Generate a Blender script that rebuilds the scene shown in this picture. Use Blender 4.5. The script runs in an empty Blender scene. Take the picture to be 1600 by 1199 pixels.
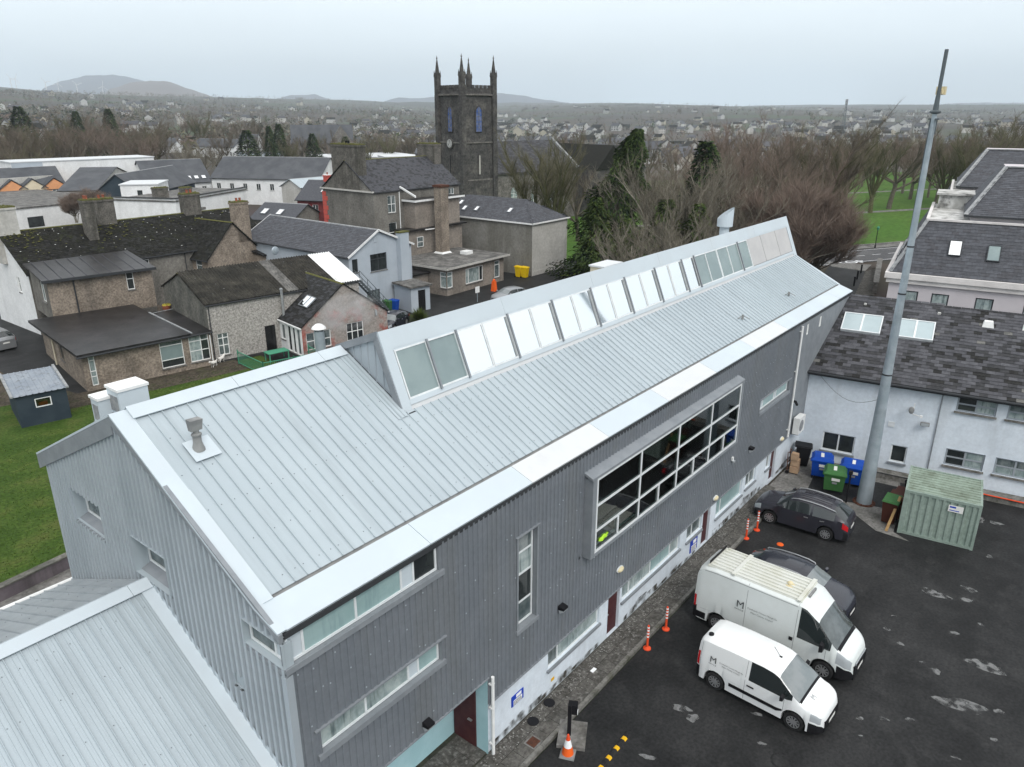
import bpy, math, random
from mathutils import Vector, Matrix
random.seed(11)
S = bpy.context.scene
COL = S.collection
R = math.radians
V = Vector
# ------------------------------------------------------------------ camera
# world: X runs along the long metal-clad building, Y to its far side, Z up, metres
CAM_H = 19.0
FPX, PITCH, YAW, ROLL = 1168.147, R(19.964), R(38.706), R(0.079)
FW = V((math.cos(YAW)*math.cos(PITCH), math.sin(YAW)*math.cos(PITCH), -math.sin(PITCH)))
RT = V((math.sin(YAW), -math.cos(YAW), 0))
UP = RT.cross(FW)
RT, UP = RT*math.cos(ROLL)+UP*math.sin(ROLL), UP*math.cos(ROLL)-RT*math.sin(ROLL)
cd = bpy.data.cameras.new('camera'); cam = bpy.data.objects.new('camera', cd); COL.objects.link(cam)
cd.sensor_width = 36; cd.lens = FPX/1600*36; cd.clip_start = 0.5; cd.clip_end = 40000
cam.matrix_world = Matrix(((RT.x, UP.x, -FW.x, 0), (RT.y, UP.y, -FW.y, 0), (RT.z, UP.z, -FW.z, CAM_H), (0, 0, 0, 1)))
S.camera = cam
def ray(px, py):
    return FW + RT*((px-800)/FPX) + UP*((599.5-py)/FPX)
def at(px, py, z=0.0):           # where the ray through a photo pixel meets height z
    d = ray(px, py); return V((0, 0, CAM_H)) + d*((z-CAM_H)/d.z)
def atd(px, py, D):              # point at horizontal distance D along that ray
    d = ray(px, py); return V((0, 0, CAM_H)) + d*(D/math.hypot(d.x, d.y))
# ------------------------------------------------------------------ sky, sun, exposure
W = bpy.data.worlds.new('World'); S.world = W; W.use_nodes = True
nt = W.node_tree; N = nt.nodes; Lk = nt.links; N.clear()
SUN_EL, SUN_AZ = R(48), math.atan2(-0.86, -0.50)       # direction towards the sun in world xy
sky = N.new('ShaderNodeTexSky'); sky.sky_type = 'NISHITA'; sky.sun_disc = False
sky.sun_elevation = SUN_EL; sky.sun_rotation = math.pi/2-SUN_AZ; sky.air_density = 1.2; sky.dust_density = 4; sky.ozone_density = 1
tc = N.new('ShaderNodeTexCoord'); sx = N.new('ShaderNodeSeparateXYZ'); Lk.new(tc.outputs['Generated'], sx.inputs[0])
cr = N.new('ShaderNodeValToRGB'); cr.color_ramp.elements[0].position = 0.0; cr.color_ramp.elements[0].color = (.73, .845, .915, 1)
cr.color_ramp.elements[1].position = .75; cr.color_ramp.elements[1].color = (1.0, 1.0, 1.0, 1)
e = cr.color_ramp.elements.new(.12); e.color = (.84, .925, .98, 1)
Lk.new(sx.outputs['Z'], cr.inputs[0])
mp = N.new('ShaderNodeMapping'); mp.inputs['Scale'].default_value = (1.2, 1.2, 5); Lk.new(tc.outputs['Generated'], mp.inputs[0])
cn = N.new('ShaderNodeTexNoise'); cn.inputs['Scale'].default_value = 2.2; cn.inputs['Detail'].default_value = 5; Lk.new(mp.outputs[0], cn.inputs[0])
mr = N.new('ShaderNodeMapRange'); mr.inputs[1].default_value = .3; mr.inputs[2].default_value = .7; mr.inputs[3].default_value = 11.8; mr.inputs[4].default_value = 12.9
Lk.new(cn.outputs['Fac'], mr.inputs[0])
sc = N.new('ShaderNodeVectorMath'); sc.operation = 'SCALE'; Lk.new(cr.outputs[0], sc.inputs[0]); Lk.new(mr.outputs[0], sc.inputs['Scale'])
mx = N.new('ShaderNodeMix'); mx.data_type = 'RGBA'; mx.inputs[0].default_value = .86
Lk.new(sky.outputs[0], mx.inputs[6]); Lk.new(sc.outputs[0], mx.inputs[7])
bg = N.new('ShaderNodeBackground'); bg.inputs[1].default_value = .1; Lk.new(mx.outputs[2], bg.inputs[0])
wo = N.new('ShaderNodeOutputWorld'); Lk.new(bg.outputs[0], wo.inputs[0])
ld = bpy.data.lights.new('sun', 'SUN'); ld.energy = 1.4; ld.angle = R(26); ld.color = (1, .975, .94)
sun = bpy.data.objects.new('sun', ld); COL.objects.link(sun)
sd = V((math.cos(SUN_AZ)*math.cos(SUN_EL), math.sin(SUN_AZ)*math.cos(SUN_EL), math.sin(SUN_EL)))
sun.rotation_euler = sd.to_track_quat('Z', 'Y').to_euler(); sun.location = (0, 0, 60)
vs = S.view_settings; vs.view_transform = 'Standard'; vs.look = 'None'; vs.exposure = 0.3; vs.gamma = 1.0; vs.use_curve_mapping = False
S.cycles.use_denoising = True; S.cycles.max_bounces = 6; S.cycles.transparent_max_bounces = 12; S.cycles.volume_bounces = 0
S.cycles.diffuse_bounces = 3; S.cycles.glossy_bounces = 3; S.cycles.caustics_reflective = False; S.cycles.caustics_refractive = False
# ------------------------------------------------------------------ materials
M = {}
def mat(name, c, c2=None, scale=3.0, rough=.75, metal=0.0, bump=0.0, bscale=40.0, dirt=None, dscale=1.0, damt=.5, streak=False, spec=.10, detail=5, lo=.35, hi=.65, coord='World', grain=0.0, gscale=7.0):
    m = bpy.data.materials.new(name); m.use_nodes = True; n = m.node_tree.nodes; l = m.node_tree.links
    b = n['Principled BSDF']; b.inputs['Roughness'].default_value = rough; b.inputs['Metallic'].default_value = metal
    b.inputs['Specular IOR Level'].default_value = spec
    b.inputs['Base Color'].default_value = (*c, 1); m.diffuse_color = (*c, 1)
    M[name] = m
    if c2 is None and not bump and not dirt and not grain: return m
    t = n.new('ShaderNodeTexCoord' if coord != 'World' else 'ShaderNodeNewGeometry'); src = t.outputs[coord if coord != 'World' else 'Position']
    def noise(sc, det, st=False):
        k = src
        if st:
            mpp = n.new('ShaderNodeMapping'); mpp.inputs['Scale'].default_value = (1, .10, .10) if st == 'y' else (1, 1, .12); l.new(src, mpp.inputs[0]); k = mpp.outputs[0]
        x = n.new('ShaderNodeTexNoise'); x.inputs['Scale'].default_value = sc; x.inputs['Detail'].default_value = det; x.inputs['Roughness'].default_value = .62
        l.new(k, x.inputs['Vector']); return x.outputs['Fac']
    def ramp(o, a, bb):
        r_ = n.new('ShaderNodeMapRange'); r_.interpolation_type = 'SMOOTHSTEP'; r_.inputs[1].default_value = a; r_.inputs[2].default_value = bb; l.new(o, r_.inputs[0]); return r_.outputs[0]
    col = None
    if c2 is not None:
        x = n.new('ShaderNodeMix'); x.data_type = 'RGBA'; x.inputs[6].default_value = (*c, 1); x.inputs[7].default_value = (*c2, 1)
        l.new(ramp(noise(scale, detail), lo, hi), x.inputs[0]); col = x.outputs[2]
    if dirt is not None:
        x = n.new('ShaderNodeMix'); x.data_type = 'RGBA'; x.inputs[7].default_value = (*dirt, 1)
        if col: l.new(col, x.inputs[6])
        else: x.inputs[6].default_value = (*c, 1)
        f = ramp(noise(dscale, 6, streak), .48, .72); g = n.new('ShaderNodeMath'); g.operation = 'MULTIPLY'; g.inputs[1].default_value = damt; l.new(f, g.inputs[0])
        l.new(g.outputs[0], x.inputs[0]); col = x.outputs[2]
    if grain:
        x = n.new('ShaderNodeMix'); x.data_type = 'RGBA'; x.blend_type = 'MULTIPLY'; x.inputs[0].default_value = 1
        if col: l.new(col, x.inputs[6])
        else: x.inputs[6].default_value = (*c, 1)
        r_ = n.new('ShaderNodeMapRange'); r_.inputs[1].default_value = .32; r_.inputs[2].default_value = .68; r_.inputs[3].default_value = 1-grain; r_.inputs[4].default_value = 1+grain; l.new(noise(gscale, 3), r_.inputs[0]); l.new(r_.outputs[0], x.inputs[7]); col = x.outputs[2]
    if col: l.new(col, b.inputs['Base Color'])
    if bump:
        bp = n.new('ShaderNodeBump'); bp.inputs['Strength'].default_value = bump; bp.inputs['Distance'].default_value = .02
        l.new(noise(bscale, 4), bp.inputs['Height']); l.new(bp.outputs[0], b.inputs['Normal'])
    return m
mat('roof_metal', (.395, .452, .485), (.42, .478, .51), .35, .45, .1, dirt=(.325, .37, .395), dscale=2.2, damt=.5, streak='y')
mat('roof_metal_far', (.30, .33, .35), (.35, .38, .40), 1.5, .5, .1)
mat('white_metal', (.53, .595, .635), (.50, .56, .60), .5, .45, .0, dirt=(.58, .62, .64), dscale=.5, damt=.3)
mat('white_metal_grey', (.58, .60, .61), (.62, .64, .65), .8, .4, 0, dirt=(.5, .5, .5), dscale=.8, damt=.4)
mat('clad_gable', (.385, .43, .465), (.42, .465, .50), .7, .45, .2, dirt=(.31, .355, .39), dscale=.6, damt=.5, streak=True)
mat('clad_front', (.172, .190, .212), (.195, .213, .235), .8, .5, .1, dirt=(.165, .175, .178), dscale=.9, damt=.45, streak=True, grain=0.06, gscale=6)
mat('flash_grey', (.22, .24, .26), (.26, .28, .30), 2, .5, .1)
mat('dark_trim', (.045, .048, .052), None, rough=.5)
mat('gutter_grey', (.20, .205, .205), (.27, .275, .27), 3, .7)
mat('stain_pale', (.20, .205, .205), (.13, .132, .132), 7, .85)
mat('screw', (.10, .11, .12), None, rough=.5)
mat('frame_white', (.72, .75, .76), (.64, .67, .68), 4, .45)
mat('pvc', (.82, .83, .82), (.74, .75, .74), 3, .4)
mat('frame_grey', (.30, .33, .36), None, rough=.5)
mat('frame_dark', (.05, .055, .06), None, rough=.45)
mat('glass_sky', (.96, .97, .97), None, rough=.05, metal=1.0)
mat('glass_green', (.19, .25, .255), (.235, .30, .30), .6, .16, 0, spec=.7)
mat('glass_blind', (.27, .39, .39), (.32, .44, .44), .9, .10, 0, spec=.6, dirt=(.20, .30, .31), dscale=5, damt=.6, streak=True)
mat('glass_dark', (.018, .022, .024), (.035, .042, .042), 1.2, .06, 0, spec=.7)
mat('glass_mid', (.07, .095, .10), (.18, .21, .21), 1.6, .08, 0, spec=.7, dirt=(.03, .04, .04), dscale=4, damt=.8, streak=True)
mat('glass_curtain', (.40, .46, .45), (.22, .28, .28), 1.6, .10, 0, spec=.6, dirt=(.07, .10, .105), dscale=7, damt=.85, streak=True)
mat('grey_panel', (.46, .455, .455), (.50, .495, .49), 1, .5)
def ragged(name, scale, lo, hi):                     # worn, broken-up edge for a thin stain
    n = M[name].node_tree.nodes; l = M[name].node_tree.links; t = n.new('ShaderNodeNewGeometry'); x = n.new('ShaderNodeTexNoise'); x.inputs['Scale'].default_value = scale; x.inputs['Detail'].default_value = 7; l.new(t.outputs['Position'], x.inputs['Vector'])
    r_ = n.new('ShaderNodeMapRange'); r_.inputs[1].default_value = lo; r_.inputs[2].default_value = hi; l.new(x.outputs['Fac'], r_.inputs[0]); l.new(r_.outputs[0], n['Principled BSDF'].inputs['Alpha'])
ragged('stain_pale', 3.5, .40, .56)
def clear_glass(name, tint, refl):
    m = bpy.data.materials.new(name); m.use_nodes = True; n = m.node_tree.nodes; l = m.node_tree.links; n.clear()
    o = n.new('ShaderNodeOutputMaterial'); t = n.new('ShaderNodeBsdfTransparent'); t.inputs[0].default_value = (*tint, 1)
    g = n.new('ShaderNodeBsdfGlossy'); g.inputs['Roughness'].default_value = .03; g.inputs[0].default_value = (.9, .95, .95, 1)
    fr = n.new('ShaderNodeFresnel'); fr.inputs[0].default_value = refl; x = n.new('ShaderNodeMixShader')
    l.new(fr.outputs[0], x.inputs[0]); l.new(t.outputs[0], x.inputs[1]); l.new(g.outputs[0], x.inputs[2]); l.new(x.outputs[0], o.inputs[0]); M[name] = m
clear_glass('glass_clear', (.80, .90, .86), 1.55)
mat('wall_white', (.62, .68, .74), (.68, .74, .80), .9, .8, dirt=(.36, .38, .39), dscale=.8, damt=.3, streak=True, bump=.15, grain=0.06, gscale=5)
mat('wall_turq', (.36, .56, .60), (.42, .62, .66), 1, .7, bump=.1)
mat('maroon', (.065, .022, .026), (.08, .03, .03), 4, .5)
mat('asphalt', (.016, .0165, .017), (.028, .0285, .029), .45, .62, bump=.12, bscale=45, dirt=(.05, .05, .05), dscale=1.1, damt=.4, spec=.13, grain=0.3, gscale=9)
mat('asphalt_pale', (.075, .076, .08), (.11, .11, .112), .3, .75, bump=.25, bscale=60, dirt=(.16, .16, .155), dscale=.5, damt=.35, grain=0.25, gscale=4)
mat('patch_pale', (.20, .205, .205), (.12, .122, .122), 7, .85, bump=.2)
mat('slab', (.078, .075, .068), (.125, .12, .11), 2.2, .85, bump=.4, bscale=30, dirt=(.055, .05, .045), dscale=1.4, damt=.75, grain=0.35, gscale=9)
mat('slab_b', (.105, .10, .092), (.065, .062, .056), 3.0, .85, bump=.4, bscale=30, dirt=(.27, .265, .25), dscale=7, damt=.6, grain=0.35, gscale=9)
mat('joint', (.035, .036, .03), (.06, .062, .045), 4, .95, bump=.3)
mat('kerb', (.20, .195, .18), (.135, .13, .12), 2.5, .85, bump=.3, dirt=(.06, .065, .04), dscale=2.5, damt=.6, grain=0.25, gscale=8)
mat('concrete', (.21, .205, .195), (.14, .138, .13), .8, .85, bump=.3, dirt=(.075, .07, .06), dscale=.9, damt=.7, grain=0.3, gscale=6)
mat('render_grey', (.215, .205, .185), (.155, .147, .132), .5, .9, bump=.35, bscale=25, dirt=(.085, .082, .075), dscale=.45, damt=.6, streak=True, grain=0.25, gscale=5)
mat('render_brown', (.29, .245, .20), (.20, .168, .137), .9, .92, bump=.6, bscale=30, dirt=(.12, .105, .09), dscale=.5, damt=.6, streak=True, grain=0.38, gscale=7)
mat('render_beige', (.29, .255, .222), (.225, .20, .175), .5, .9, bump=.25, dirt=(.12, .11, .095), dscale=.5, damt=.6, streak=True, grain=0.2, gscale=5)
mat('pebbledash', (.42, .40, .375), (.31, .295, .275), 6, .95, bump=.8, bscale=26, dirt=(.17, .16, .145), dscale=.6, damt=.5, streak=True, grain=0.4, gscale=8)
mat('render_dark', (.105, .105, .095), (.17, .165, .145), .6, .9, bump=.3, dirt=(.06, .065, .05), dscale=.5, damt=.7, streak=True, grain=0.3, gscale=5)
mat('render_pale', (.52, .51, .48), (.45, .44, .41), .4, .85, bump=.2, dirt=(.30, .29, .26), dscale=.35, damt=.5, streak=True, grain=0.12, gscale=4)
mat('render_box', (.27, .265, .245), (.20, .195, .175), .35, .9, bump=.2, dirt=(.12, .115, .095), dscale=.3, damt=.65, streak=True, grain=0.15, gscale=4)
mat('paint_white', (.80, .81, .81), (.72, .73, .73), .6, .8, dirt=(.45, .45, .43), dscale=.5, damt=.35, streak=True, grain=0.06, gscale=4)
mat('paint_bluegrey', (.40, .45, .50), (.44, .49, .54), .5, .8, dirt=(.30, .33, .36), dscale=.4, damt=.4, streak=True)
mat('paint_cream', (.62, .57, .44), (.55, .50, .38), .6, .8)
mat('paint_orange', (.74, .36, .18), (.66, .32, .16), .6, .8)
mat('paint_peach', (.68, .60, .45), (.62, .54, .40), .6, .8)
mat('pink_wall', (.33, .30, .275), (.34, .115, .095), .42, .9, bump=.3, dirt=(.22, .20, .185), dscale=.8, damt=.6, lo=.46, hi=.62, grain=0.25, gscale=6)
mat('red_wall', (.19, .045, .045), (.14, .035, .036), .8, .85, bump=.2)
mat('red_quoin', (.50, .10, .08), None, rough=.8)
mat('felt_dark', (.011, .0105, .011), (.024, .023, .023), .7, .38, spec=.3, bump=.2, dirt=(.05, .045, .048), dscale=.6, damt=.5, grain=0.35, gscale=3)
mat('felt_grey', (.19, .185, .175), (.10, .098, .094), .9, .8, bump=.2, dirt=(.05, .05, .047), dscale=1.4, damt=.7, grain=0.3, gscale=4)
mat('corrugated', (.026, .025, .022), (.046, .043, .037), .8, .85, bump=.2, dirt=(.085, .08, .065), dscale=1.2, damt=.5, grain=0.3, gscale=4)
for nm, c, c2 in (('slate_a', (.060, .061, .068), (.082, .083, .092)), ('slate_b', (.078, .079, .088), (.105, .106, .116)), ('slate_c', (.036, .037, .040), (.052, .052, .055)), ('slate_lichen', (.16, .158, .15), (.095, .095, .09)),
                 ('slate_d', (.018, .018, .018), (.030, .030, .029)), ('slate_moss', (.011, .011, .010), (.020, .020, .015)), ('slate_n', (.062, .065, .074), (.085, .088, .098)), ('slate_n2', (.078, .081, .092), (.10, .105, .118))):
    mat(nm, c, c2, 5, .62, bump=.25, bscale=25)
mat('roof_far', (.070, .074, .082), (.095, .10, .108), .4, .7)
mat('roof_moss', (.012, .012, .012), (.024, .024, .021), .8, .85, bump=.3, dirt=(.035, .040, .018), dscale=.6, damt=.6, grain=0.4, gscale=5)
mat('moss', (.075, .085, .03), (.13, .12, .045), 8, .95, bump=.6, bscale=20)
mat('lead', (.22, .23, .24), (.32, .33, .33), 4, .6)
mat('stone_dark', (.056, .054, .053), (.088, .085, .081), 1.1, .9, bump=.5, bscale=12, dirt=(.15, .14, .125), dscale=.5, damt=.6, grain=0.35, gscale=3.2)
mat('stone_mid', (.135, .128, .118), (.19, .18, .165), .9, .9, bump=.5, bscale=10, dirt=(.075, .07, .062), dscale=.5, damt=.6, grain=0.35, gscale=3.2)
mat('chimney', (.155, .145, .13), (.10, .095, .085), 1.4, .9, bump=.4, dirt=(.05, .05, .04), dscale=.9, damt=.7, streak=True, grain=0.3, gscale=7)
mat('pot', (.30, .10, .06), (.22, .075, .05), 6, .8)
mat('lilac', (.565, .53, .55), (.52, .49, .51), .4, .8)
mat('lilac_trim', (.68, .655, .64), (.60, .575, .56), .8, .75, dirt=(.42, .41, .40), dscale=1, damt=.4)
mat('deck_white', (.60, .60, .585), (.36, .36, .34), 1.0, .8, dirt=(.10, .10, .095), dscale=1.3, damt=.9)
mat('steel_galv', (.33, .39, .43), (.42, .48, .52), 1.1, .45, .35, dirt=(.24, .28, .31), dscale=1.2, damt=.5)
mat('steel_dark', (.12, .14, .15), None, rough=.5, metal=.4)
mat('grass', (.036, .068, .012), (.058, .095, .018), .5, .95, bump=.5, bscale=18, dirt=(.085, .085, .03), dscale=.5, damt=.6, grain=0.35, gscale=6)
mat('grass_bright', (.052, .115, .018), (.075, .14, .026), .08, .95, bump=.3, bscale=6, dirt=(.06, .10, .02), dscale=.12, damt=.5, grain=0.25, gscale=1.2)
mat('soil', (.050, .043, .034), (.085, .072, .055), 1.5, .95, bump=.5, dirt=(.05, .07, .025), dscale=.8, damt=.5, grain=0.35, gscale=6)
mat('gravel', (.20, .195, .185), (.09, .085, .08), 14, .95, bump=.8, bscale=22)
mat('purple_wall', (.135, .115, .13), (.19, .165, .18), .7, .85, bump=.2, dirt=(.06, .055, .055), dscale=.8, damt=.7, streak=True)
mat('bark', (.11, .098, .075), (.15, .135, .105), 3, .95, bump=.4)
mat('bark_pale', (.27, .25, .205), (.20, .185, .15), 3, .95)
mat('bark_moss', (.075, .08, .035), (.10, .10, .05), 3, .95)
mat('twig', (.10, .082, .062), (.15, .125, .095), 1, .95)
mat('twig_red', (.158, .120, .098), (.22, .172, .142), 1, .95)
mat('twig_grey', (.15, .135, .105), (.22, .20, .16), 1, .95)
mat('twig_olive', (.115, .108, .066), (.155, .142, .09), 1, .95)
mat('leaf_conifer', (.038, .068, .020), (.075, .11, .034), .9, .9)
mat('leaf_conifer_dark', (.014, .026, .014), (.028, .042, .02), .9, .9)
mat('leaf_bush', (.06, .09, .02), (.10, .13, .035), 2, .9)
mat('black_plastic', (.014, .014, .016), None, rough=.5)
mat('rubber', (.018, .018, .019), (.03, .03, .03), 8, .8)
mat('rim', (.50, .51, .52), None, rough=.3, metal=.7)
mat('paint_van', (.80, .82, .82), (.77, .79, .79), .5, .18, spec=.6)
mat('paint_van_old', (.70, .74, .735), (.66, .70, .69), .6, .3, spec=.5, dirt=(.55, .58, .56), dscale=.9, damt=.4)
mat('van_roof', (.64, .655, .615), (.59, .60, .54), .9, .5, dirt=(.44, .43, .31), dscale=.8, damt=.5)
mat('paint_navy', (.022, .024, .034), None, rough=.16, spec=.7)
mat('paint_suv', (.030, .030, .039), None, rough=.2, spec=.6)
mat('paint_black', (.012, .012, .013), None, rough=.18, spec=.6)
mat('paint_silver', (.30, .31, .32), None, rough=.28, metal=.5)
mat('car_glass', (.02, .026, .027), None, rough=.05, spec=.9)
mat('car_glass_light', (.15, .175, .18), (.20, .22, .225), 1.5, .05, spec=.9)
mat('car_glass_mid', (.05, .062, .063), (.10, .115, .118), 1.5, .05, spec=.9)
mat('lamp_clear', (.38, .41, .43), None, rough=.08, spec=.8)
mat('lamp_red', (.50, .015, .02), None, rough=.2)
mat('ink', (.05, .055, .06), None, rough=.6)
mat('ink_grey', (.25, .26, .27), None, rough=.6)
mat('plate', (.75, .75, .72), None, rough=.5)
mat('bin_blue', (.008, .06, .36), (.01, .075, .42), 2, .4, dirt=(.03, .05, .15), dscale=2, damt=.3)
mat('bin_green', (.045, .14, .045), (.055, .16, .05), 2, .45, dirt=(.03, .07, .03), dscale=2, damt=.4)
mat('bin_brown', (.075, .028, .02), None, rough=.5)
mat('bin_yellow', (.75, .50, .01), None, rough=.4)
mat('container_green', (.235, .30, .262), (.27, .335, .295), 1, .6, dirt=(.15, .20, .15), dscale=.9, damt=.5, streak=True, grain=0.12, gscale=6)
mat('container_roof', (.30, .37, .31), (.23, .28, .23), 1.5, .75, dirt=(.12, .14, .10), dscale=1.6, damt=.6)
mat('sign_blue', (.02, .06, .42), None, rough=.5)
mat('white_ink', (.85, .86, .87), None, rough=.6)
mat('orange_red', (.72, .085, .03), None, rough=.5)
mat('cone_orange', (.80, .13, .025), None, rough=.5)
mat('yellow', (.72, .42, .02), None, rough=.5)
mat('cream', (.66, .58, .38), None, rough=.5)
mat('rust', (.105, .045, .03), (.07, .035, .025), 9, .9)
mat('wood', (.40, .27, .13), (.32, .20, .09), 5, .8)
mat('shed_blue', (.032, .046, .060), (.042, .058, .072), 1, .7, bump=.1)
mat('shed_roof', (.22, .25, .29), (.28, .31, .345), 1.5, .55, dirt=(.05, .05, .055), dscale=3, damt=.6)
mat('rail_green', (.07, .27, .17), None, rough=.5)
mat('tower_glass', (.05, .10, .27), (.15, .18, .30), 1.8, .25)
mat('field_far', (.10, .09, .05), (.06, .085, .03), .004, .95)
mat('far_white', (.50, .50, .485), (.42, .42, .41), .02, .85)
mat('far_cream', (.42, .39, .32), None, rough=.85)
mat('hill_haze_blue', (.060, .072, .105), (.085, .085, .10), .0008, .95)  # moor colour with the blue of distant air painted into it
mat('hill_heather', (.15, .105, .085), (.11, .085, .072), .0012, .95)
mat('hill_brown', (.062, .052, .042), (.045, .052, .036), .0012, .95)
# ------------------------------------------------------------------ mesh helpers
FR = {}
class MB:
    def __init__(s): s.v = []; s.f = []; s.m = []
    def q(s, *p, m=0):
        i = len(s.v); s.v += [tuple(a) for a in p]; s.f.append(tuple(range(i, i+len(p)))); s.m.append(m)
    def box(s, x0, x1, y0, y1, z0, z1, m=0):
        s.hex([(x0, y0, z0), (x1, y0, z0), (x1, y1, z0), (x0, y1, z0), (x0, y0, z1), (x1, y0, z1), (x1, y1, z1), (x0, y1, z1)], m)
    def hex(s, p, m=0):
        i = len(s.v); s.v += [tuple(a) for a in p]
        for f in ((3, 2, 1, 0), (4, 5, 6, 7), (0, 1, 5, 4), (1, 2, 6, 5), (2, 3, 7, 6), (3, 0, 4, 7)):
            s.f.append(tuple(i+k for k in f)); s.m.append(m)
    def bar(s, a, b, w, h, m=0, up=(0, 0, 1)):      # box from a to b, w across, h along up
        a, b = V(a), V(b); d = (b-a).normalized(); u = V(up)
        x = d.cross(u)
        if x.length < 1e-4: x = d.cross(V((1, 0, 0)))
        x.normalize(); y = x.cross(d).normalized(); x *= w/2; y *= h/2
        s.hex([a-x-y, a+x-y, b+x-y, b-x-y, a-x+y, a+x+y, b+x+y, b-x+y], m)
    def cyl(s, a, b, r0, r1=None, n=10, m=0, caps=True):
        a, b = V(a), V(b); r1 = r0 if r1 is None else r1; d = (b-a).normalized()
        x = d.cross(V((0, 0, 1)) if abs(d.z) < .9 else V((1, 0, 0))).normalized(); y = d.cross(x); i = len(s.v)
        for c, r in ((a, r0), (b, r1)):
            for k in range(n):
                t = 2*math.pi*k/n; s.v.append(tuple(c+x*(r*math.cos(t))+y*(r*math.sin(t))))
        for k in range(n):
            j = (k+1) % n; s.f.append((i+j, i+k, i+n+k, i+n+j)); s.m.append(m)
        if caps:
            s.f.append(tuple(range(i, i+n))); s.m.append(m); s.f.append(tuple(range(i+2*n-1, i+n-1, -1))); s.m.append(m)
    def tube(s, pts, rs, n=5, m=0):
        pts = [V(p) for p in pts]; i0 = len(s.v); L = len(pts)
        for k, p in enumerate(pts):
            d = (pts[min(k+1, L-1)]-pts[max(k-1, 0)]).normalized()
            x = d.cross(V((0, 0, 1)) if abs(d.z) < .95 else V((1, 0, 0))).normalized(); y = d.cross(x)
            for j in range(n):
                t = 2*math.pi*j/n; s.v.append(tuple(p+x*(rs[k]*math.cos(t))+y*(rs[k]*math.sin(t))))
        for k in range(L-1):
            for j in range(n):
                j2 = (j+1) % n; a = i0+k*n
                s.f.append((a+j2, a+j, a+n+j, a+n+j2)); s.m.append(m)
    def ext(s, poly, d, m=0, m2=None):               # polygon swept by d
        d = V(d); p = [V(a) for a in poly]; i = len(s.v); n = len(p); s.v += [tuple(a) for a in p]+[tuple(a+d) for a in p]
        s.f.append(tuple(range(i+n-1, i-1, -1))); s.m.append(m); s.f.append(tuple(range(i+n, i+2*n))); s.m.append(m)
        for k in range(n):
            j = (k+1) % n; s.f.append((i+k, i+j, i+n+j, i+n+k)); s.m.append(m if m2 is None else m2)
    def lathe(s, prof, c=(0, 0, 0), n=14, m=0, caps=True):
        i0 = len(s.v)
        for r, z in prof:
            for k in range(n):
                t = 2*math.pi*k/n; s.v.append((c[0]+r*math.cos(t), c[1]+r*math.sin(t), c[2]+z))
        for a in range(len(prof)-1):
            for k in range(n):
                j = (k+1) % n; b = i0+a*n; s.f.append((b+k, b+j, b+n+j, b+n+k)); s.m.append(m)
        if not caps: return
        s.f.append(tuple(range(i0+n-1, i0-1, -1))); s.m.append(m); e_ = i0+(len(prof)-1)*n; s.f.append(tuple(range(e_, e_+n))); s.m.append(m)
    def mesh(s, name, mats, smooth=0):
        me = bpy.data.meshes.new(name); me.from_pydata(s.v, [], s.f)
        for k in ([mats] if isinstance(mats, str) else mats): me.materials.append(M[k])
        if any(s.m): me.polygons.foreach_set('material_index', s.m)
        if smooth:
            me.polygons.foreach_set('use_smooth', [True]*len(s.f)); me.set_sharp_from_angle(angle=R(smooth))
        me.update(); return me
    def build(s, name, mats, parent=None, world=False, smooth=0, **kw):
        if world and parent is not None and parent in FR:
            inv = FR[parent].inverted(); s.v = [tuple(inv @ V(a)) for a in s.v]
        o = link(name, s.mesh(name, mats, smooth), parent); props(o, **kw); return o
def props(o, label=None, cat=None, group=None, kind=None):
    if label: o['label'] = label
    if cat: o['category'] = cat
    if group: o['group'] = group
    if kind: o['kind'] = kind
    return o
def link(name, me, parent=None, loc=None, rz=None, mw=None):
    o = bpy.data.objects.new(name, me); COL.objects.link(o)
    if parent is not None:
        o.parent = parent
        if parent in FR: FR[o] = FR[parent]
    if mw is not None: o.matrix_local = mw
    if loc is not None: o.location = loc
    if rz is not None: o.rotation_euler[2] = rz
    return o
def thing(name, label, cat, loc=(0, 0, 0), rz=0.0, group=None):
    o = bpy.data.objects.new(name, None); COL.objects.link(o); o.location = loc; o.rotation_euler = (0, 0, rz); o.empty_display_size = .3
    FR[o] = Matrix.Translation(V(loc)) @ Matrix.Rotation(rz, 4, 'Z'); return props(o, label, cat, group)
def dup(root, loc, rz, label=None, scale=None):
    r = root.copy(); COL.objects.link(r); r.location = loc; r.rotation_euler[2] = rz
    if label: r['label'] = label
    if scale: r.scale = (scale,)*3 if not isinstance(scale, tuple) else scale
    for ch in root.children:
        c = ch.copy(); COL.objects.link(c); c.parent = r
        for g in ch.children:
            d = g.copy(); COL.objects.link(d); d.parent = c
    return r
def frange(a, b, n): return [a+(b-a)*k/n for k in range(n+1)]
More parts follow.
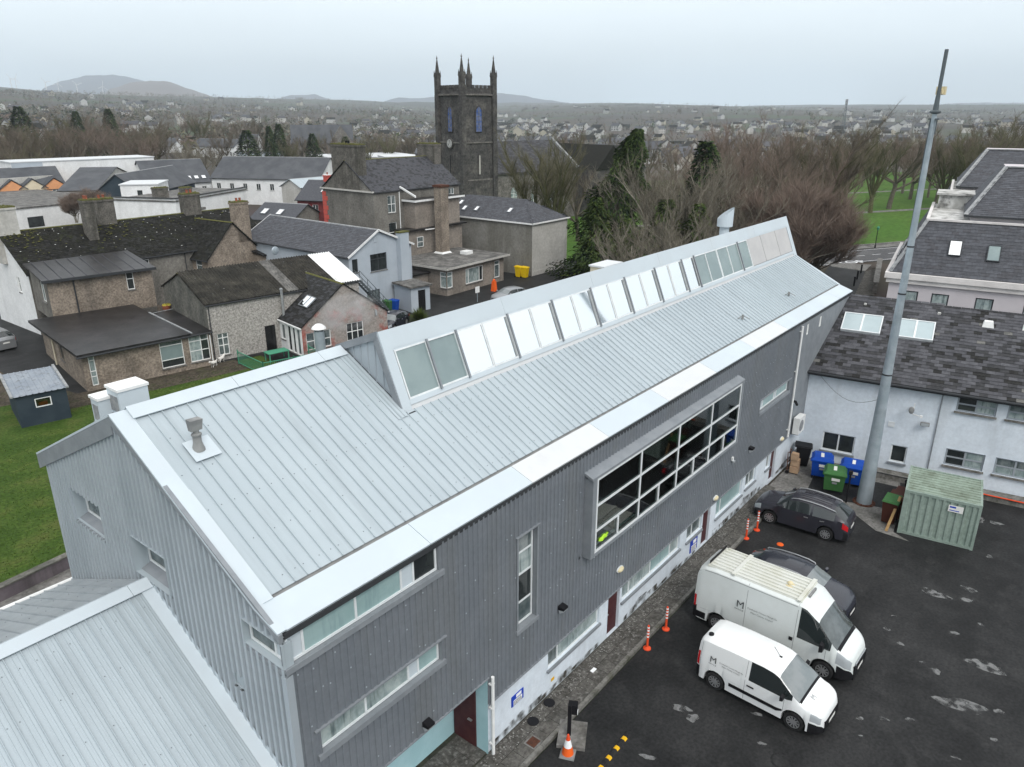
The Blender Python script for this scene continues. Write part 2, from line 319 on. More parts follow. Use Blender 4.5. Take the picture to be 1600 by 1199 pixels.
# wall sheet with real openings. O origin, du along wall, dn outwards; zb/zt number or function of u
def wall(mb, O, du, dn, u0, u1, zb, zt, holes=(), off=None, extra=(), m=0, reveal=.14, mr=None):
    O, du, dn = V(O), V(du).normalized(), V(dn).normalized()
    fb = zb if callable(zb) else (lambda u: zb); ft = zt if callable(zt) else (lambda u: zt); fo = off or (lambda u: 0.0)
    us = {round(u0, 4), round(u1, 4)} | {round(x, 4) for x in extra if u0 < x < u1}
    for h in holes:
        for x in h[:2]:
            if u0 < x < u1: us.add(round(x, 4))
    us = sorted(us)
    P = lambda u, z, d=None: O+du*u+dn*(fo(u) if d is None else d)+V((0, 0, z))
    for a, b in zip(us, us[1:]):
        if b-a < 1e-4: continue
        c = (a+b)/2; iv = [(fb, ft)]
        hs = sorted([h for h in holes if h[0] < c < h[1]], key=lambda h: h[2]); lo = fb
        segs = []
        for h in hs:
            segs.append((lo, (lambda u, z=h[2]: z))); lo = (lambda u, z=h[3]: z)
        segs.append((lo, ft))
        for l_, t_ in segs:
            if t_(c)-l_(c) < .005: continue
            mb.q(P(a, l_(a)), P(b, l_(b)), P(b, t_(b)), P(a, t_(a)), m=m)
    k = m if mr is None else mr
    for h in holes:
        a, b, c, d = h[:4]; r = h[4] if len(h) > 4 else reveal
        mo = max(fo(a), fo(b), .0)+.012
        mb.q(P(a, c, mo), P(b, c, mo), P(b, c, -r), P(a, c, -r), m=k); mb.q(P(a, d, -r), P(b, d, -r), P(b, d, mo), P(a, d, mo), m=k)
        mb.q(P(a, c, mo), P(a, c, -r), P(a, d, -r), P(a, d, mo), m=k); mb.q(P(b, c, -r), P(b, c, mo), P(b, d, mo), P(b, d, -r), m=k)
# window set into an opening: frame + panes (+ sill). cols: list of relative widths, rows likewise
def window(parent, O, du, dn, u0, u1, z0, z1, cols=(1,), rows=(1,), fm='pvc', gm='glass_mid', depth=.10, fw=.06, sill=None, world=True, gms=None, sillm='concrete', label=None, name='window'):
    O, du, dn = V(O), V(du).normalized(), V(dn).normalized(); w, h = u1-u0, z1-z0
    P = lambda u, z, d: O+du*u+dn*d+V((0, 0, z)); fb = MB(); panes = []
    def bx(mb, a, b, c, d, e0, e1, m=0): mb.hex([P(a, c, e1), P(b, c, e1), P(b, c, e0), P(a, c, e0), P(a, d, e1), P(b, d, e1), P(b, d, e0), P(a, d, e0)], m)
    d0, d1 = -depth-.03, -depth+.035
    tc_, tr_ = float(sum(cols)), float(sum(rows)); xs = [u0]; zs = [z0]
    for c in cols: xs.append(xs[-1]+w*c/tc_)
    for r_ in rows: zs.append(zs[-1]+h*r_/tr_)
    bx(fb, u0, u1, z0, z0+fw, d0, d1); bx(fb, u0, u1, z1-fw, z1, d0, d1); bx(fb, u0, u0+fw, z0+fw, z1-fw, d0, d1); bx(fb, u1-fw, u1, z0+fw, z1-fw, d0, d1)
    for x in xs[1:-1]: bx(fb, x-fw/2, x+fw/2, z0+fw, z1-fw, d0, d1-.004)
    for z in zs[1:-1]: bx(fb, u0+fw, u1-fw, z-fw/2, z+fw/2, d0, d1-.008)
    fo_ = fb.build(name, fm, parent, world); 
    if label: fo_['label'] = label
    k = 0
    for i in range(len(cols)):
        for j in range(len(rows)):
            g = MB(); bx(g, xs[i]+fw*.4, xs[i+1]-fw*.4, zs[j]+fw*.4, zs[j+1]-fw*.4, -depth-.012, -depth+.006)
            g.build('pane', gms[k % len(gms)] if gms else gm, fo_, world); k += 1
    if sill:
        g = MB(); bx(g, u0-.06, u1+.06, z0-.09, z0-.004, -depth, sill); g.build('sill', sillm, fo_, world)
    return fo_
def trap(p, h, a=.30, b=.42, c=.78, d=.90):          # trapezoidal rib profile: offset function + break points
    def f(u):
        t = (u % p)/p
        if t < a: return 0.0
        if t < b: return h*(t-a)/(b-a)
        if t < c: return h
        if t < d: return h*(1-(t-c)/(d-c))
        return 0.0
    def brk(u0, u1):
        r = []; k = math.floor(u0/p)
        while k*p < u1:
            r += [(k+x)*p for x in (a, b, c, d)]; k += 1
        return r
    return f, brk
# slates on a roof plane: O lower left, du along eave, dv up slope (unit), outline = function (u,v)->bool
def slates(parent, O, du, dv, L, H, w=.30, e=.21, mats=('slate_a', 'slate_b', 'slate_c'), wts=(5, 3, 2), inside=None, nobj=0, near=None, world=True, seed=1, under='slate_c', base=True, outline=None):
    rnd = random.Random(seed); O, du, dv = V(O), V(du).normalized(), V(dv).normalized(); nn = du.cross(dv).normalized()
    if base:
        b = MB(); pts = outline or [(0, 0), (L, 0), (L, H), (0, H)]
        b.ext([O+du*a+dv*c-nn*.06 for a, c in pts], nn*.05); b.build('roof_deck', under, parent, world)
    items = []
    rows = int(H/e)
    for j in range(rows+1):
        v0 = j*e; u = -(w/2 if j % 2 else 0)
        while u < L:
            a, b_ = max(u, 0)+.004, min(u+w, L)-.004; u += w
            if b_-a < .05 or v0 > H-.03: continue
            v1 = min(v0+e*1.35, H)
            if inside and not (inside((a+b_)/2, v0+e*.3)): continue
            items.append((a, b_, v0, v1, rnd.choices(range(len(mats)), wts)[0], rnd.random(), rnd.random()))
    objs = set()
    if nobj:
        cpos = V((0, 0, CAM_H)); order = sorted(range(len(items)), key=lambda i: (O+du*items[i][0]+dv*items[i][2]-(near or cpos)).length)
        order = [i for i in order if items[i][1]-items[i][0] > w*.9][:nobj]; objs = set(order)
        proto = []
        for k in range(len(mats)):
            p = MB(); T = .012
            p.hex([(0, 0, 0), (w-.008, 0, 0), (w-.008, e*1.35, -.004), (0, e*1.35, -.004), (0, 0, T*1.9), (w-.008, 0, T*1.9), (w-.008, e*1.35, .006), (0, e*1.35, .006)]); proto.append(p.mesh('slate', mats[k]))
    st = MB()
    for i, (a, b_, v0, v1, k, r1, r2) in enumerate(items):
        t = .023+r1*.010; sk = (r2-.5)*.012
        if i in objs:
            o = link('slate', proto[k], parent); p = O+du*a+dv*(v0+sk)+nn*(r1*.006)
            mw = Matrix(((du.x, dv.x, nn.x, p.x), (du.y, dv.y, nn.y, p.y), (du.z, dv.z, nn.z, p.z), (0, 0, 0, 1)))
            if world and parent in FR: mw = FR[parent].inverted() @ mw
            o.matrix_local = mw
        else:
            P = lambda u_, v_, h_: O+du*u_+dv*v_+nn*h_
            A, B, C_, D = P(a, v0+sk, t), P(b_, v0+sk*.5, t), P(b_, v1, .006), P(a, v1, .006)
            st.q(A, B, C_, D, m=k); st.q(P(a, v0+sk, -.005), P(b_, v0+sk*.5, -.005), B, A, m=k)
            st.q(P(a, v0+sk, -.005), A, D, m=k); st.q(B, P(b_, v0+sk*.5, -.005), C_, m=k)
    if st.f: st.build('slates', list(mats), parent, world, kind='stuff')
def text_mesh(txt, size, name, matn, parent, O, du, dv, align='LEFT', kind=None):
    cu = bpy.data.curves.new('t', 'FONT'); cu.body = txt; cu.size = size; cu.align_x = align; cu.resolution_u = 2
    to = bpy.data.objects.new('t', cu); COL.objects.link(to); bpy.context.view_layer.update()
    me = bpy.data.meshes.new_from_object(to.evaluated_get(bpy.context.evaluated_depsgraph_get())); bpy.data.objects.remove(to); bpy.data.curves.remove(cu)
    me.materials.clear(); me.materials.append(M[matn]); O, du, dv = V(O), V(du).normalized(), V(dv).normalized(); nn = du.cross(dv)
    mw = Matrix(((du.x, dv.x, nn.x, O.x), (du.y, dv.y, nn.y, O.y), (du.z, dv.z, nn.z, O.z), (0, 0, 0, 1)))
    if parent is not None and parent in FR: mw = FR[parent].inverted() @ mw
    me.transform(mw); me.name = name; return link(name, me, parent)
def chimney_stack(parent, c, sx, sy, z0, z1, m='chimney', cap='moss', pots=2, world=True, yaw=0.0, pot_m='pot', name='chimney'):
    ca, sa = math.cos(yaw), math.sin(yaw); T = lambda x, y, z: V((c[0]+x*ca-y*sa, c[1]+x*sa+y*ca, z)); b = MB()
    def bb(x0, x1, y0, y1, a, e_, k): b.hex([T(x0, y0, a), T(x1, y0, a), T(x1, y1, a), T(x0, y1, a), T(x0, y0, e_), T(x1, y0, e_), T(x1, y1, e_), T(x0, y1, e_)], k)
    bb(-sx/2, sx/2, -sy/2, sy/2, z0, z1-.3, 0); bb(-sx/2-.07, sx/2+.07, -sy/2-.07, sy/2+.07, z1-.3, z1-.12, 0); bb(-sx/2-.02, sx/2+.02, -sy/2-.02, sy/2+.02, z1-.12, z1, 1)
    o = b.build(name, [m, cap], parent, world)
    rnd = random.Random(int(c[0]*7+z1*3)); ml = MB()
    for k in range(14):
        x, y = rnd.uniform(-sx/2, sx/2), rnd.uniform(-sy/2, sy/2); p = T(x, y, z1); r = rnd.uniform(.05, .13); ml.lathe([(r, -.02), (r*.8, r*.5), (r*.3, r*.8)], p, 6)
    if cap == 'moss': ml.build('moss_clump', 'moss', o, world)
    for k in range(pots):
        d = (k-(pots-1)/2)*.42; x, y = (d, 0) if sx > sy else (0, d); p = T(x, y, z1-.02); g = MB(); g.lathe([(.13, 0), (.11, .22), (.13, .26), (.13, .34), (.10, .34)], p, 10); g.build('chimney_pot', pot_m, o, world)
    return o
# ------------------------------------------------------------------ terrain
FH = V((math.cos(YAW), math.sin(YAW), 0)); RH = V((math.sin(YAW), -math.cos(YAW), 0))
TABS = ([(0, 0), (190, 0), (500, 7), (900, 16), (1800, 42), (3500, 84), (6500, 120)],
        [(0, 0), (190, 0), (400, -5), (700, -11), (1200, -1), (2500, 25), (4500, 60), (6500, 72)],
        [(0, 0), (220, 0), (500, -7), (800, -8), (1300, 0), (2500, 22), (4000, 42), (6500, 55)])
def lerp_tab(T, x):
    for (a, b), (c, d) in zip(T, T[1:]):
        if x <= c:
            t = (x-a)/(c-a); return b+(d-b)*t
    return T[-1][1]
def hgt(x, y):
    d = math.hypot(x, y); p = V((x, y, 0)); phi = math.degrees(math.atan2(p.dot(RH), p.dot(FH))); s = min(max((phi+34)/68, 0), 1)
    if s < .45: t = s/.45; a, b = TABS[0], TABS[1]
    else: t = (s-.45)/.55; a, b = TABS[1], TABS[2]
    h = lerp_tab(a, d)*(1-t)+lerp_tab(b, d)*t
    k = min(max((d-250)/900, 0), 1)
    return h+k*(math.sin(x*.0061+1.3)*math.cos(y*.0049)*4+math.sin(x*.0023-y*.0031)*7*min(d/2500, 1.4))-.06
mb = MB(); NA = 220; rad = [3*(6800/3)**(k/70) for k in range(71)]
for r_ in rad:
    for k in range(NA):
        t = 2*math.pi*k/NA; x, y = r_*math.cos(t), r_*math.sin(t); mb.v.append((x, y, hgt(x, y)))
for i in range(70):
    for k in range(NA):
        j = (k+1) % NA; mb.f.append((i*NA+k, (i+1)*NA+k, (i+1)*NA+j, i*NA+j)); mb.m.append(0)
mb.f.append(tuple(range(NA))); mb.m.append(0)
m = bpy.data.materials.new('terrain'); m.use_nodes = True; M['terrain'] = m; n = m.node_tree.nodes; l = m.node_tree.links
t = n.new('ShaderNodeTexCoord'); vo = n.new('ShaderNodeTexVoronoi'); vo.inputs['Scale'].default_value = .0075; l.new(t.outputs['Object'], vo.inputs['Vector'])
rp = n.new('ShaderNodeValToRGB'); rp.color_ramp.interpolation = 'CONSTANT'
for k, (p, c) in enumerate(((0, (.048, .040, .026)), (.22, (.055, .064, .026)), (.38, (.070, .054, .034)), (.55, (.050, .046, .031)), (.70, (.050, .078, .025)), (.82, (.078, .062, .042)))):
    e_ = rp.color_ramp.elements[k] if k < 2 else rp.color_ramp.elements.new(p); e_.position = p; e_.color = (*c, 1)
sp = n.new('ShaderNodeSeparateColor'); l.new(vo.outputs['Color'], sp.inputs[0]); l.new(sp.outputs[0], rp.inputs[0])
no = n.new('ShaderNodeTexNoise'); no.inputs['Scale'].default_value = .05; no.inputs['Detail'].default_value = 8; l.new(t.outputs['Object'], no.inputs['Vector'])
x = n.new('ShaderNodeMix'); x.data_type = 'RGBA'; x.blend_type = 'MULTIPLY'; x.inputs[0].default_value = .75; l.new(rp.outputs[0], x.inputs[6]); l.new(no.outputs['Color'], x.inputs[7])
n['Principled BSDF'].inputs['Roughness'].default_value = .95; l.new(x.outputs[2], n['Principled BSDF'].inputs['Base Color'])
mb.build('ground', 'terrain', smooth=60, kind='structure')
def sheet(name, pts, z, mt, sub=0):
    b = MB(); b.q(*[(p[0], p[1], z) for p in pts], m=0); return b.build(name, mt, kind='structure')
# ------------------------------------------------------------------ sheets near the buildings
cp = sheet('car_park', [(-12, -32), (44, -32), (44, 6.3), (41.4, 10.62), (-12, 10.62)], .0, 'asphalt')
sheet('lawn', [(-14, 33.6), (10.4, 33.9), (31, 24.2), (33, 53.2), (19.2, 54.3), (18.4, 60), (-14, 60)], .0, 'grass')
sheet('passage', [(-14, 24), (31, 24), (10.4, 33.8), (-14, 31)], -.02, 'concrete')
sheet('back_yard', [(31.2, 24), (86, 24), (86, 57), (78, 57), (80, 90), (10, 100), (10, 60.2), (18.6, 60.2), (19.4, 54.5), (33.2, 53.4)], .004, 'asphalt')
sheet('garden_path', [(16.8, 53.0), (30.6, 50.9), (31.0, 53.8), (19.6, 55.6), (18.6, 61), (17.4, 61)], .012, 'soil')
sheet('house_drive', [(-5, 61), (17.6, 56.5), (18.6, 80), (-5, 80)], .010, 'soil')
sheet('churchyard_lawn', [(81, 57), (87, 40), (140, 62), (128, 112), (84, 112), (81, 90)], .0, 'grass_bright')
ra, rn = V((.871, -.491, 0)), V((.491, .871, 0))
def rs(s, t): return ra*s+rn*t
def strip(name, s0, s1, t0, t1, z, mt): return sheet(name, [rs(s0, t0), rs(s1, t0), rs(s1, t1), rs(s0, t1)], z, mt)
road = strip('road', 62, 230, 75.5, 83.2, .004, 'asphalt_pale')
b = MB()
for k in range(22, 70): b.q(*[p+V((0, 0, .010)) for p in (rs(k*3, 79.3), rs(k*3+1.6, 79.3), rs(k*3+1.6, 79.42), rs(k*3, 79.42))])
for tt in (76.0, 82.7): b.q(*[p+V((0, 0, .010)) for p in (rs(62, tt), rs(230, tt), rs(230, tt+.1), rs(62, tt+.1))])
b.build('lane_marking', 'white_ink', road)
strip('park_footpath', 62, 230, 83.4, 85.2, .05, 'concrete')
strip('park_lawn', 55, 230, 85.4, 195, .006, 'grass_bright')
strip('park_path', 60, 230, 115.2, 117.2, .016, 'concrete')
strip('park_path', 60, 230, 146, 148, .016, 'concrete')
lane = sheet('side_lane', [at(1296, 416), at(1352, 423), at(1338, 470), at(1255, 470)], .016, 'asphalt')
sheet('lane_pavement', [at(1290, 410), at(1300, 417), at(1352, 424), at(1362, 414)], .020, 'concrete')
sheet('slope_path', [at(1353, 424), at(1372, 420), at(1366, 462), at(1335, 462)], .022, 'slab')
p0, p1 = at(1302, 413.5), at(1338, 411.5)
text_mesh('STOP', 2.3, 'road_lettering', 'white_ink', road, p0+V((0, 0, .02)), (p1-p0), (V((0, 0, 1)).cross(p1-p0)))
# pale worn patches on the tarmac (own shapes)
rnd = random.Random(5)
def blob(cx, cy, a, b_, ang, z=.004, n_=18, rg=.25):
    g = MB(); pts = []
    ph = [rnd.uniform(0, 6.28) for _ in range(3)]
    for k in range(n_):
        t = 2*math.pi*k/n_; r_ = 1+rg*(math.sin(2*t+ph[0])*.6+math.sin(3*t+ph[1])*.5+math.sin(5*t+ph[2])*.4)
        x, y = a*r_*math.cos(t), b_*r_*math.sin(t); pts.append((cx+x*math.cos(ang)-y*math.sin(ang), cy+x*math.sin(ang)+y*math.cos(ang), z))
    g.q(*pts); return g.build('worn_patch', 'stain_pale', cp)
for px, py, w_, h_ in ((1540, 1041, 30, 9), (1502, 1102, 40, 11), (1561, 1112, 8, 4), (1462, 1049, 8, 5), (1462, 928, 22, 6), (1514, 921, 12, 4), (1508, 937, 10, 4), (1490, 989, 8, 3), (1533, 976, 5, 2),
                       (1065, 1107, 17, 6), (1082, 1122, 10, 8), (1183, 1116, 9, 3), (1012, 1183, 12, 5), (1343, 1123, 6, 4), (1381, 1124, 7, 4), (1422, 1125, 7, 4), (1398, 963, 5, 2), (1386, 983, 5, 3), (1407, 1006, 5, 3), (1440, 1035, 4, 2),
                       (1529, 812, 10, 5), (1546, 870, 5, 3), (1557, 818, 10, 3), (1190, 1162, 8, 3), (1553, 1156, 6, 3), (1493, 1184, 7, 2), (1345, 1150, 3, 2)):
    c = at(px, py); ex = (at(px+w_, py)-c).length; ey = (at(px, py-h_)-c).length
    u = at(px+w_, py+w_*.28)-c; blob(c.x, c.y, ex*.95, ey*.8, math.atan2(u.y, u.x))
# pavement along the front of the building: individual flags and kerb stones
pv = MB(); pv.box(4, 36.2, 10.66, 13.3, -.05, .085); pave = pv.build('pavement', 'joint', kind='structure')
fl = MB(); fl.box(.006, .594, .006, .520, 0, .03); flm = [fl.mesh('paving_slab', 'slab'), fl.mesh('paving_slab', 'slab_b')]
k = 0; x = 4.0
while x < 36.1:
    for j, y in enumerate((10.80, 11.33)):
        o = link('paving_slab', flm[rnd.random() < .4], pave, loc=(x+(.3 if j else 0), y, .088+rnd.uniform(-.004, .006)), rz=rnd.uniform(-.006, .006)); k += 1
    x += .60
ks = MB(); ks.box(.006, .904, 0, .135, -.02, .13); ksm = ks.mesh('kerb_stone', 'kerb'); x = 4.0
while x < 36: link('kerb_stone', ksm, pave, loc=(x, 10.655+rnd.uniform(-.006, .006), 0)); x += .91
fl2 = MB(); fl2.box(.006, .594, .006, .594, 0, .03); f2 = fl2.mesh('paving_slab', 'slab_b')
for i in range(10):
    for j in range(2): link('paving_slab', f2, pave, loc=(7.7+i*.6, 11.92+j*.6, .087+rnd.uniform(-.003, .004)))
sheet('concrete_apron', [(36.2, 10.62), (36.4, 9.2), (37.3, 8.9), (36.9, 7.6), (35.6, 6.0), (35.55, 4.5), (36.0, 5.3), (38.6, 5.6), (42.2, 6.4), (42.0, 11.75), (36.2, 11.75)], .012, 'concrete')
sheet('wet_tarmac', [(37.3, 9.9), (36.5, 9.6), (37.4, 8.8), (38.0, 6.9), (38.4, 5.4), (41.2, 5.6), (40.6, 10.4)], .020, 'asphalt')
# debris: pale flakes and leaves lying on the pavement
g = MB()
for k in range(900):
    x = rnd.uniform(12, 34); y = 11.84-abs(rnd.gauss(0, .30))-.06; s_ = rnd.uniform(.012, .045)
    if y < 10.8: continue
    a = rnd.uniform(0, 3); g.q(*[(x+s_*math.cos(a+q_)*rnd.uniform(.6, 1), y+s_*math.sin(a+q_)*rnd.uniform(.6, 1), .1285+(q_ % 2)*.003) for q_ in (0, 1.6, 3.1, 4.7)])
mat('flake', (.30, .295, .28), (.2, .195, .18), 9, .9); g.build('fallen_flakes', 'flake', kind='stuff', label='pale flakes and grit scattered along the pavement by the wall', cat='debris')
# grass blades on the near lawn
g = MB(); gl = []
for k in range(26000):
    x, y = rnd.uniform(1, 32), rnd.uniform(33.5, 54)
    if y < 34+max(0, 10-x)*.0 or (x > 10.4 and y < 24.2+(31-x)*.47) or (x > 18 and y > 53.0-(x-19)*.05): continue
    if 12.5 < x < 18.2 and y > 50: continue
    a = rnd.uniform(0, 6.28); h = rnd.uniform(.03, .09); w_ = .025; dx, dy = w_*math.cos(a), w_*math.sin(a); lx, ly = rnd.uniform(-.06, .06), rnd.uniform(-.06, .06)
    g.q((x-dx, y-dy, 0), (x+dx, y+dy, 0), (x+lx, y+ly, h), m=rnd.random() < .3)
mat('blade_a', (.048, .088, .016), (.064, .105, .022), .6, .9); mat('blade_b', (.075, .12, .03), (.09, .11, .035), .6, .9)
g.build('lawn_grass', ['blade_a', 'blade_b'], kind='stuff', label='short green grass growing on the lawn behind the metal building', cat='grass')
# retaining wall and gravel strip left of the metal building
r0, r1 = at(0, 919, .6), at(112, 866, .6); r0.z = r1.z = 0; g = MB(); d = (r1-r0).normalized(); nn = V((-d.y, d.x, 0)); a0 = r0-d*16; a1 = r1+d*1.0
t = thing('retaining_wall', 'low purple grey rendered garden wall with gravel behind it', 'wall', tuple(a0))
g.hex([a0+V((0, 0, -.6)), a1+V((0, 0, -.6)), a1+nn*.3+V((0, 0, -.6)), a0+nn*.3+V((0, 0, -.6)), a0+V((0, 0, .55)), a1+V((0, 0, .55)), a1+nn*.3+V((0, 0, .55)), a0+nn*.3+V((0, 0, .55))]); g.build('wall_body', 'purple_wall', t, True)
g = MB(); g.hex([a0-nn*.03+V((0, 0, .552)), a1-nn*.03+V((0, 0, .552)), a1+nn*.33+V((0, 0, .552)), a0+nn*.33+V((0, 0, .552)), a0-nn*.03+V((0, 0, .62)), a1-nn*.03+V((0, 0, .62)), a1+nn*.33+V((0, 0, .62)), a0+nn*.33+V((0, 0, .62))]); g.build('coping', 'render_dark', t, True)
g = MB()
for k in range(2600):
    p = a0+(a1-a0)*rnd.random()+nn*(.34+abs(rnd.gauss(0, .35))); s_ = rnd.uniform(.03, .08); z_ = rnd.uniform(.02, .5*max(0, 1-((p-a0).dot(nn)-.34)/.9))
    g.lathe([(s_, 0), (s_*.7, s_*.7)], (p.x, p.y, max(.0, z_)), 5, m=k % 2)
g.build('gravel_strip', ['patch_pale', 'gravel'], kind='stuff', label='pale gravel strip along the top of the garden retaining wall', cat='gravel')
# ------------------------------------------------------------------ the long metal-clad building
X0, X1, XC, YW = 7.09, 48.1, 14.2, 11.84
YE, ZE, YI, ZI, YT, ZT, YP, ZP, YR, ZR, YK, ZK = 11.83, 8.75, 12.64, 9.03, 15.48, 10.42, 16.49, 12.85, 18.14, 12.02, 23.9, 9.29
B = thing('metal_clad_building', 'long grey metal clad building with pale ribbed roof and glazed rooflight', 'building', (X0, YW, 0))
fo, fbk = trap(.20, .030, .34, .42, .70, .78); fog, fbg = trap(.24, .075, .30, .36, .74, .80)
ex, ey, ez = V((1, 0, 0)), V((0, 1, 0)), V((0, 0, 1))
# openings on the front (u = X)
top_h = (X0-.02, 11.75, 7.82, 8.62, .14); mid_h = (7.72, 11.72, 4.98, 5.68, .16); ent_h = (8.0, 13.62, -.2, 3.08, .05); tall_h = (15.05, 15.98, 3.93, 7.2, .22); small_h = (34.25, 38.25, 5.1, 5.75, .15)
bay_h = (18.62, 30.72, 4.86, 7.9, .05)
w = MB()
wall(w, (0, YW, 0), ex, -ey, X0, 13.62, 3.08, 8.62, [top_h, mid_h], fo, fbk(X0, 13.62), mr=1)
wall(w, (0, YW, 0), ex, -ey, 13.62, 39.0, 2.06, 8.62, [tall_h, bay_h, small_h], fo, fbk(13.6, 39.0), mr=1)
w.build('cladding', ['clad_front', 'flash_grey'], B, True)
w = MB(); wall(w, (0, YW, 0), ex, -ey, 39.0, X1-.1, 2.06, 8.62, [(40.0, 40.28, 7.75, 8.34), (42.1, 42.42, 7.75, 8.34)], reveal=.06, m=0); w.build('flat_cladding', 'flash_grey', B, True)
for a in (40.0, 42.1): window(B, (0, YW, 0), ex, -ey, a, a+.3, 7.75, 8.34, fm='pvc', gm='pvc', depth=.03, fw=.05)
g = MB()      # ragged drip flashing and sill flashings
for a, b_, z in ((X0+.02, 13.66, 3.05), (13.66, 41.4, 2.03)): g.box(a, b_, YW-.055, YW-.002, z, z+.035)
for h in (mid_h, small_h): g.box(h[0]-.12, h[1]+.12, YW-.075, YW-.004, h[2]-.16, h[2]-.002); g.box(h[0]-.15, h[1]+.18, YW-.08, YW-.004, h[3]+.003, h[3]+.04)
g.box(X0-.06, 11.9, YW-.07, YW-.004, 7.66, 7.815); g.box(tall_h[0]-.1, tall_h[1]+.1, YW-.08, YW-.004, 3.78, 3.925); g.box(tall_h[0]-.12, tall_h[1]+.14, YW-.07, YW-.004, 7.205, 7.25)
for x in (tall_h[0]-.07, tall_h[1]): g.box(x, x+.07, YW-.05, YW-.004, 3.93, 7.2)
g.build('flashing', 'flash_grey', B, True)
g = MB(); rnd = random.Random(3)       # screw heads on the front cladding
for z in (3.5, 4.5, 5.9, 6.7, 7.4):
    x = 7.3
    while x < 38:
        if rnd.random() < .6 and not (18.4 < x < 31 and z > 4.7) and not (14.9 < x < 16.1 and z > 3.8) and not (z > 4.4 and z < 5.2 and x < 12): g.box(x, x+.03, YW-.045, YW-.030, z+(k_ := rnd.uniform(-.1, .1)), z+k_+.03)
        x += rnd.choice((.2, .4, .6))
g.build('screw_heads', 'clad_gable', B, True, kind='stuff')
# front windows
O = (0, YW, 0)
window(B, O, ex, -ey, X0+.06, 11.72, 7.84, 8.6, cols=(.44, 1.5, 1.45, .42, .83), fm='frame_white', gms=['white_metal', 'glass_blind', 'glass_blind', 'white_metal', 'glass_dark'], depth=.08)
window(B, O, ex, -ey, 7.74, 11.70, 5.0, 5.66, cols=(1.38, 1.42, .35, .75), fm='frame_white', gms=['glass_curtain', 'glass_curtain', 'white_metal', 'glass_blind'], depth=.11)
window(B, O, ex, -ey, 15.08, 15.95, 3.96, 7.17, rows=(1, 1.3, 1, .85), fm='frame_white', gms=['glass_mid', 'glass_dark', 'glass_curtain', 'glass_mid'], depth=.15)
window(B, O, ex, -ey, 34.35, 38.15, 5.15, 5.70, cols=(.4, 1.5, .3, 1.6), fm='frame_white', gms=['white_metal', 'glass_blind', 'white_metal', 'glass_blind'], depth=.09)
# projecting bay window with its frame, panes and room behind
yb = 11.55; g = MB()
g.hex([(18.36, YW, 4.74), (31.0, YW, 4.74), (31.0, YW+.2, 4.74), (18.36, YW+.2, 4.74), (18.36, YW, 4.85), (31.0, YW, 4.85), (31.0, YW+.2, 4.85), (18.36, YW+.2, 4.85)])
g.hex([(18.54, yb-.06, 7.74), (30.95, yb-.06, 7.74), (30.95, YW+.02, 7.88), (18.54, YW+.02, 7.88), (18.54, yb-.06, 7.83), (30.95, yb-.06, 7.83), (30.95, YW+.02, 7.98), (18.54, YW+.02, 7.98)])
for x in (18.60, 30.74): g.box(x, x+.24 if x < 20 else x+.16, yb-.05, YW+.02, 4.86, 7.75)
g.box(18.6, 30.90, yb-.05, YW+.02, 4.76, 4.86); g.build('bay_frame', 'flash_grey', B, True)
bw = window(B, (0, yb-.02, 0), ex, -ey, 18.86, 30.72, 4.88, 7.72, cols=(1, 1, 1, 1), rows=(.82, .95, 1.02), fm='frame_white', gm='glass_clear', depth=.02, fw=.09, name='bay_window')
for k in range(4): g = MB(); x = 18.86+(k+.5)*2.965; g.box(x-.04, x+.04, yb-.05, yb+.02, 4.93, 5.68); g.build('bay_mullion', 'frame_white', bw, True)
g = MB()
mat('room_green', (.56, .68, .60), None); mat('room_floor', (.42, .46, .41), None); mat('room_ceiling', (.62, .66, .62), None)
g.box(18.7, 30.9, 13.9, 14.0, 4.6, 8.0, m=0); g.q((18.7, 11.86, 4.72), (30.9, 11.86, 4.72), (30.9, 13.9, 4.72), (18.7, 13.9, 4.72), m=1); g.q((18.7, 11.9, 7.96), (18.7, 13.9, 7.96), (30.9, 13.9, 7.96), (30.9, 11.9, 7.96), m=2)
for x in (18.7, 24.6, 30.8): g.box(x, x+.1, 12.3, 13.9, 4.73, 7.95, m=0)
g.build('room', ['room_green', 'room_floor', 'room_ceiling'], B, True)
t = thing('office_desk', 'pale desk with papers inside the left end of the bay window', 'desk', (20.0, 12.0, 4.62)); g = MB(); g.box(19.0, 21.6, 11.55, 12.4, 5.14, 5.18); g.build('desktop', 'glass_curtain', t, True)
for x in (19.0, 21.5):
    for y in (11.6, 12.32): g = MB(); g.box(x, x+.05, y, y+.05, 4.62, 5.135); g.build('leg', 'frame_white', t, True)
mat('hivis', (.42, .72, .05), None, rough=.6)
t = MB(); c0 = V((19.45, 11.85, 5.19)); rnd = random.Random(8)
for k in range(26): t.lathe([(.16, 0), (.14, .06), (.05, .10)], c0+V((rnd.uniform(-.3, .3), rnd.uniform(-.25, .25), rnd.uniform(-.0, .10))), 7)
t.build('high_vis_jacket', 'hivis', label='crumpled lime high visibility jacket on the desk in the bay window', cat='jacket')
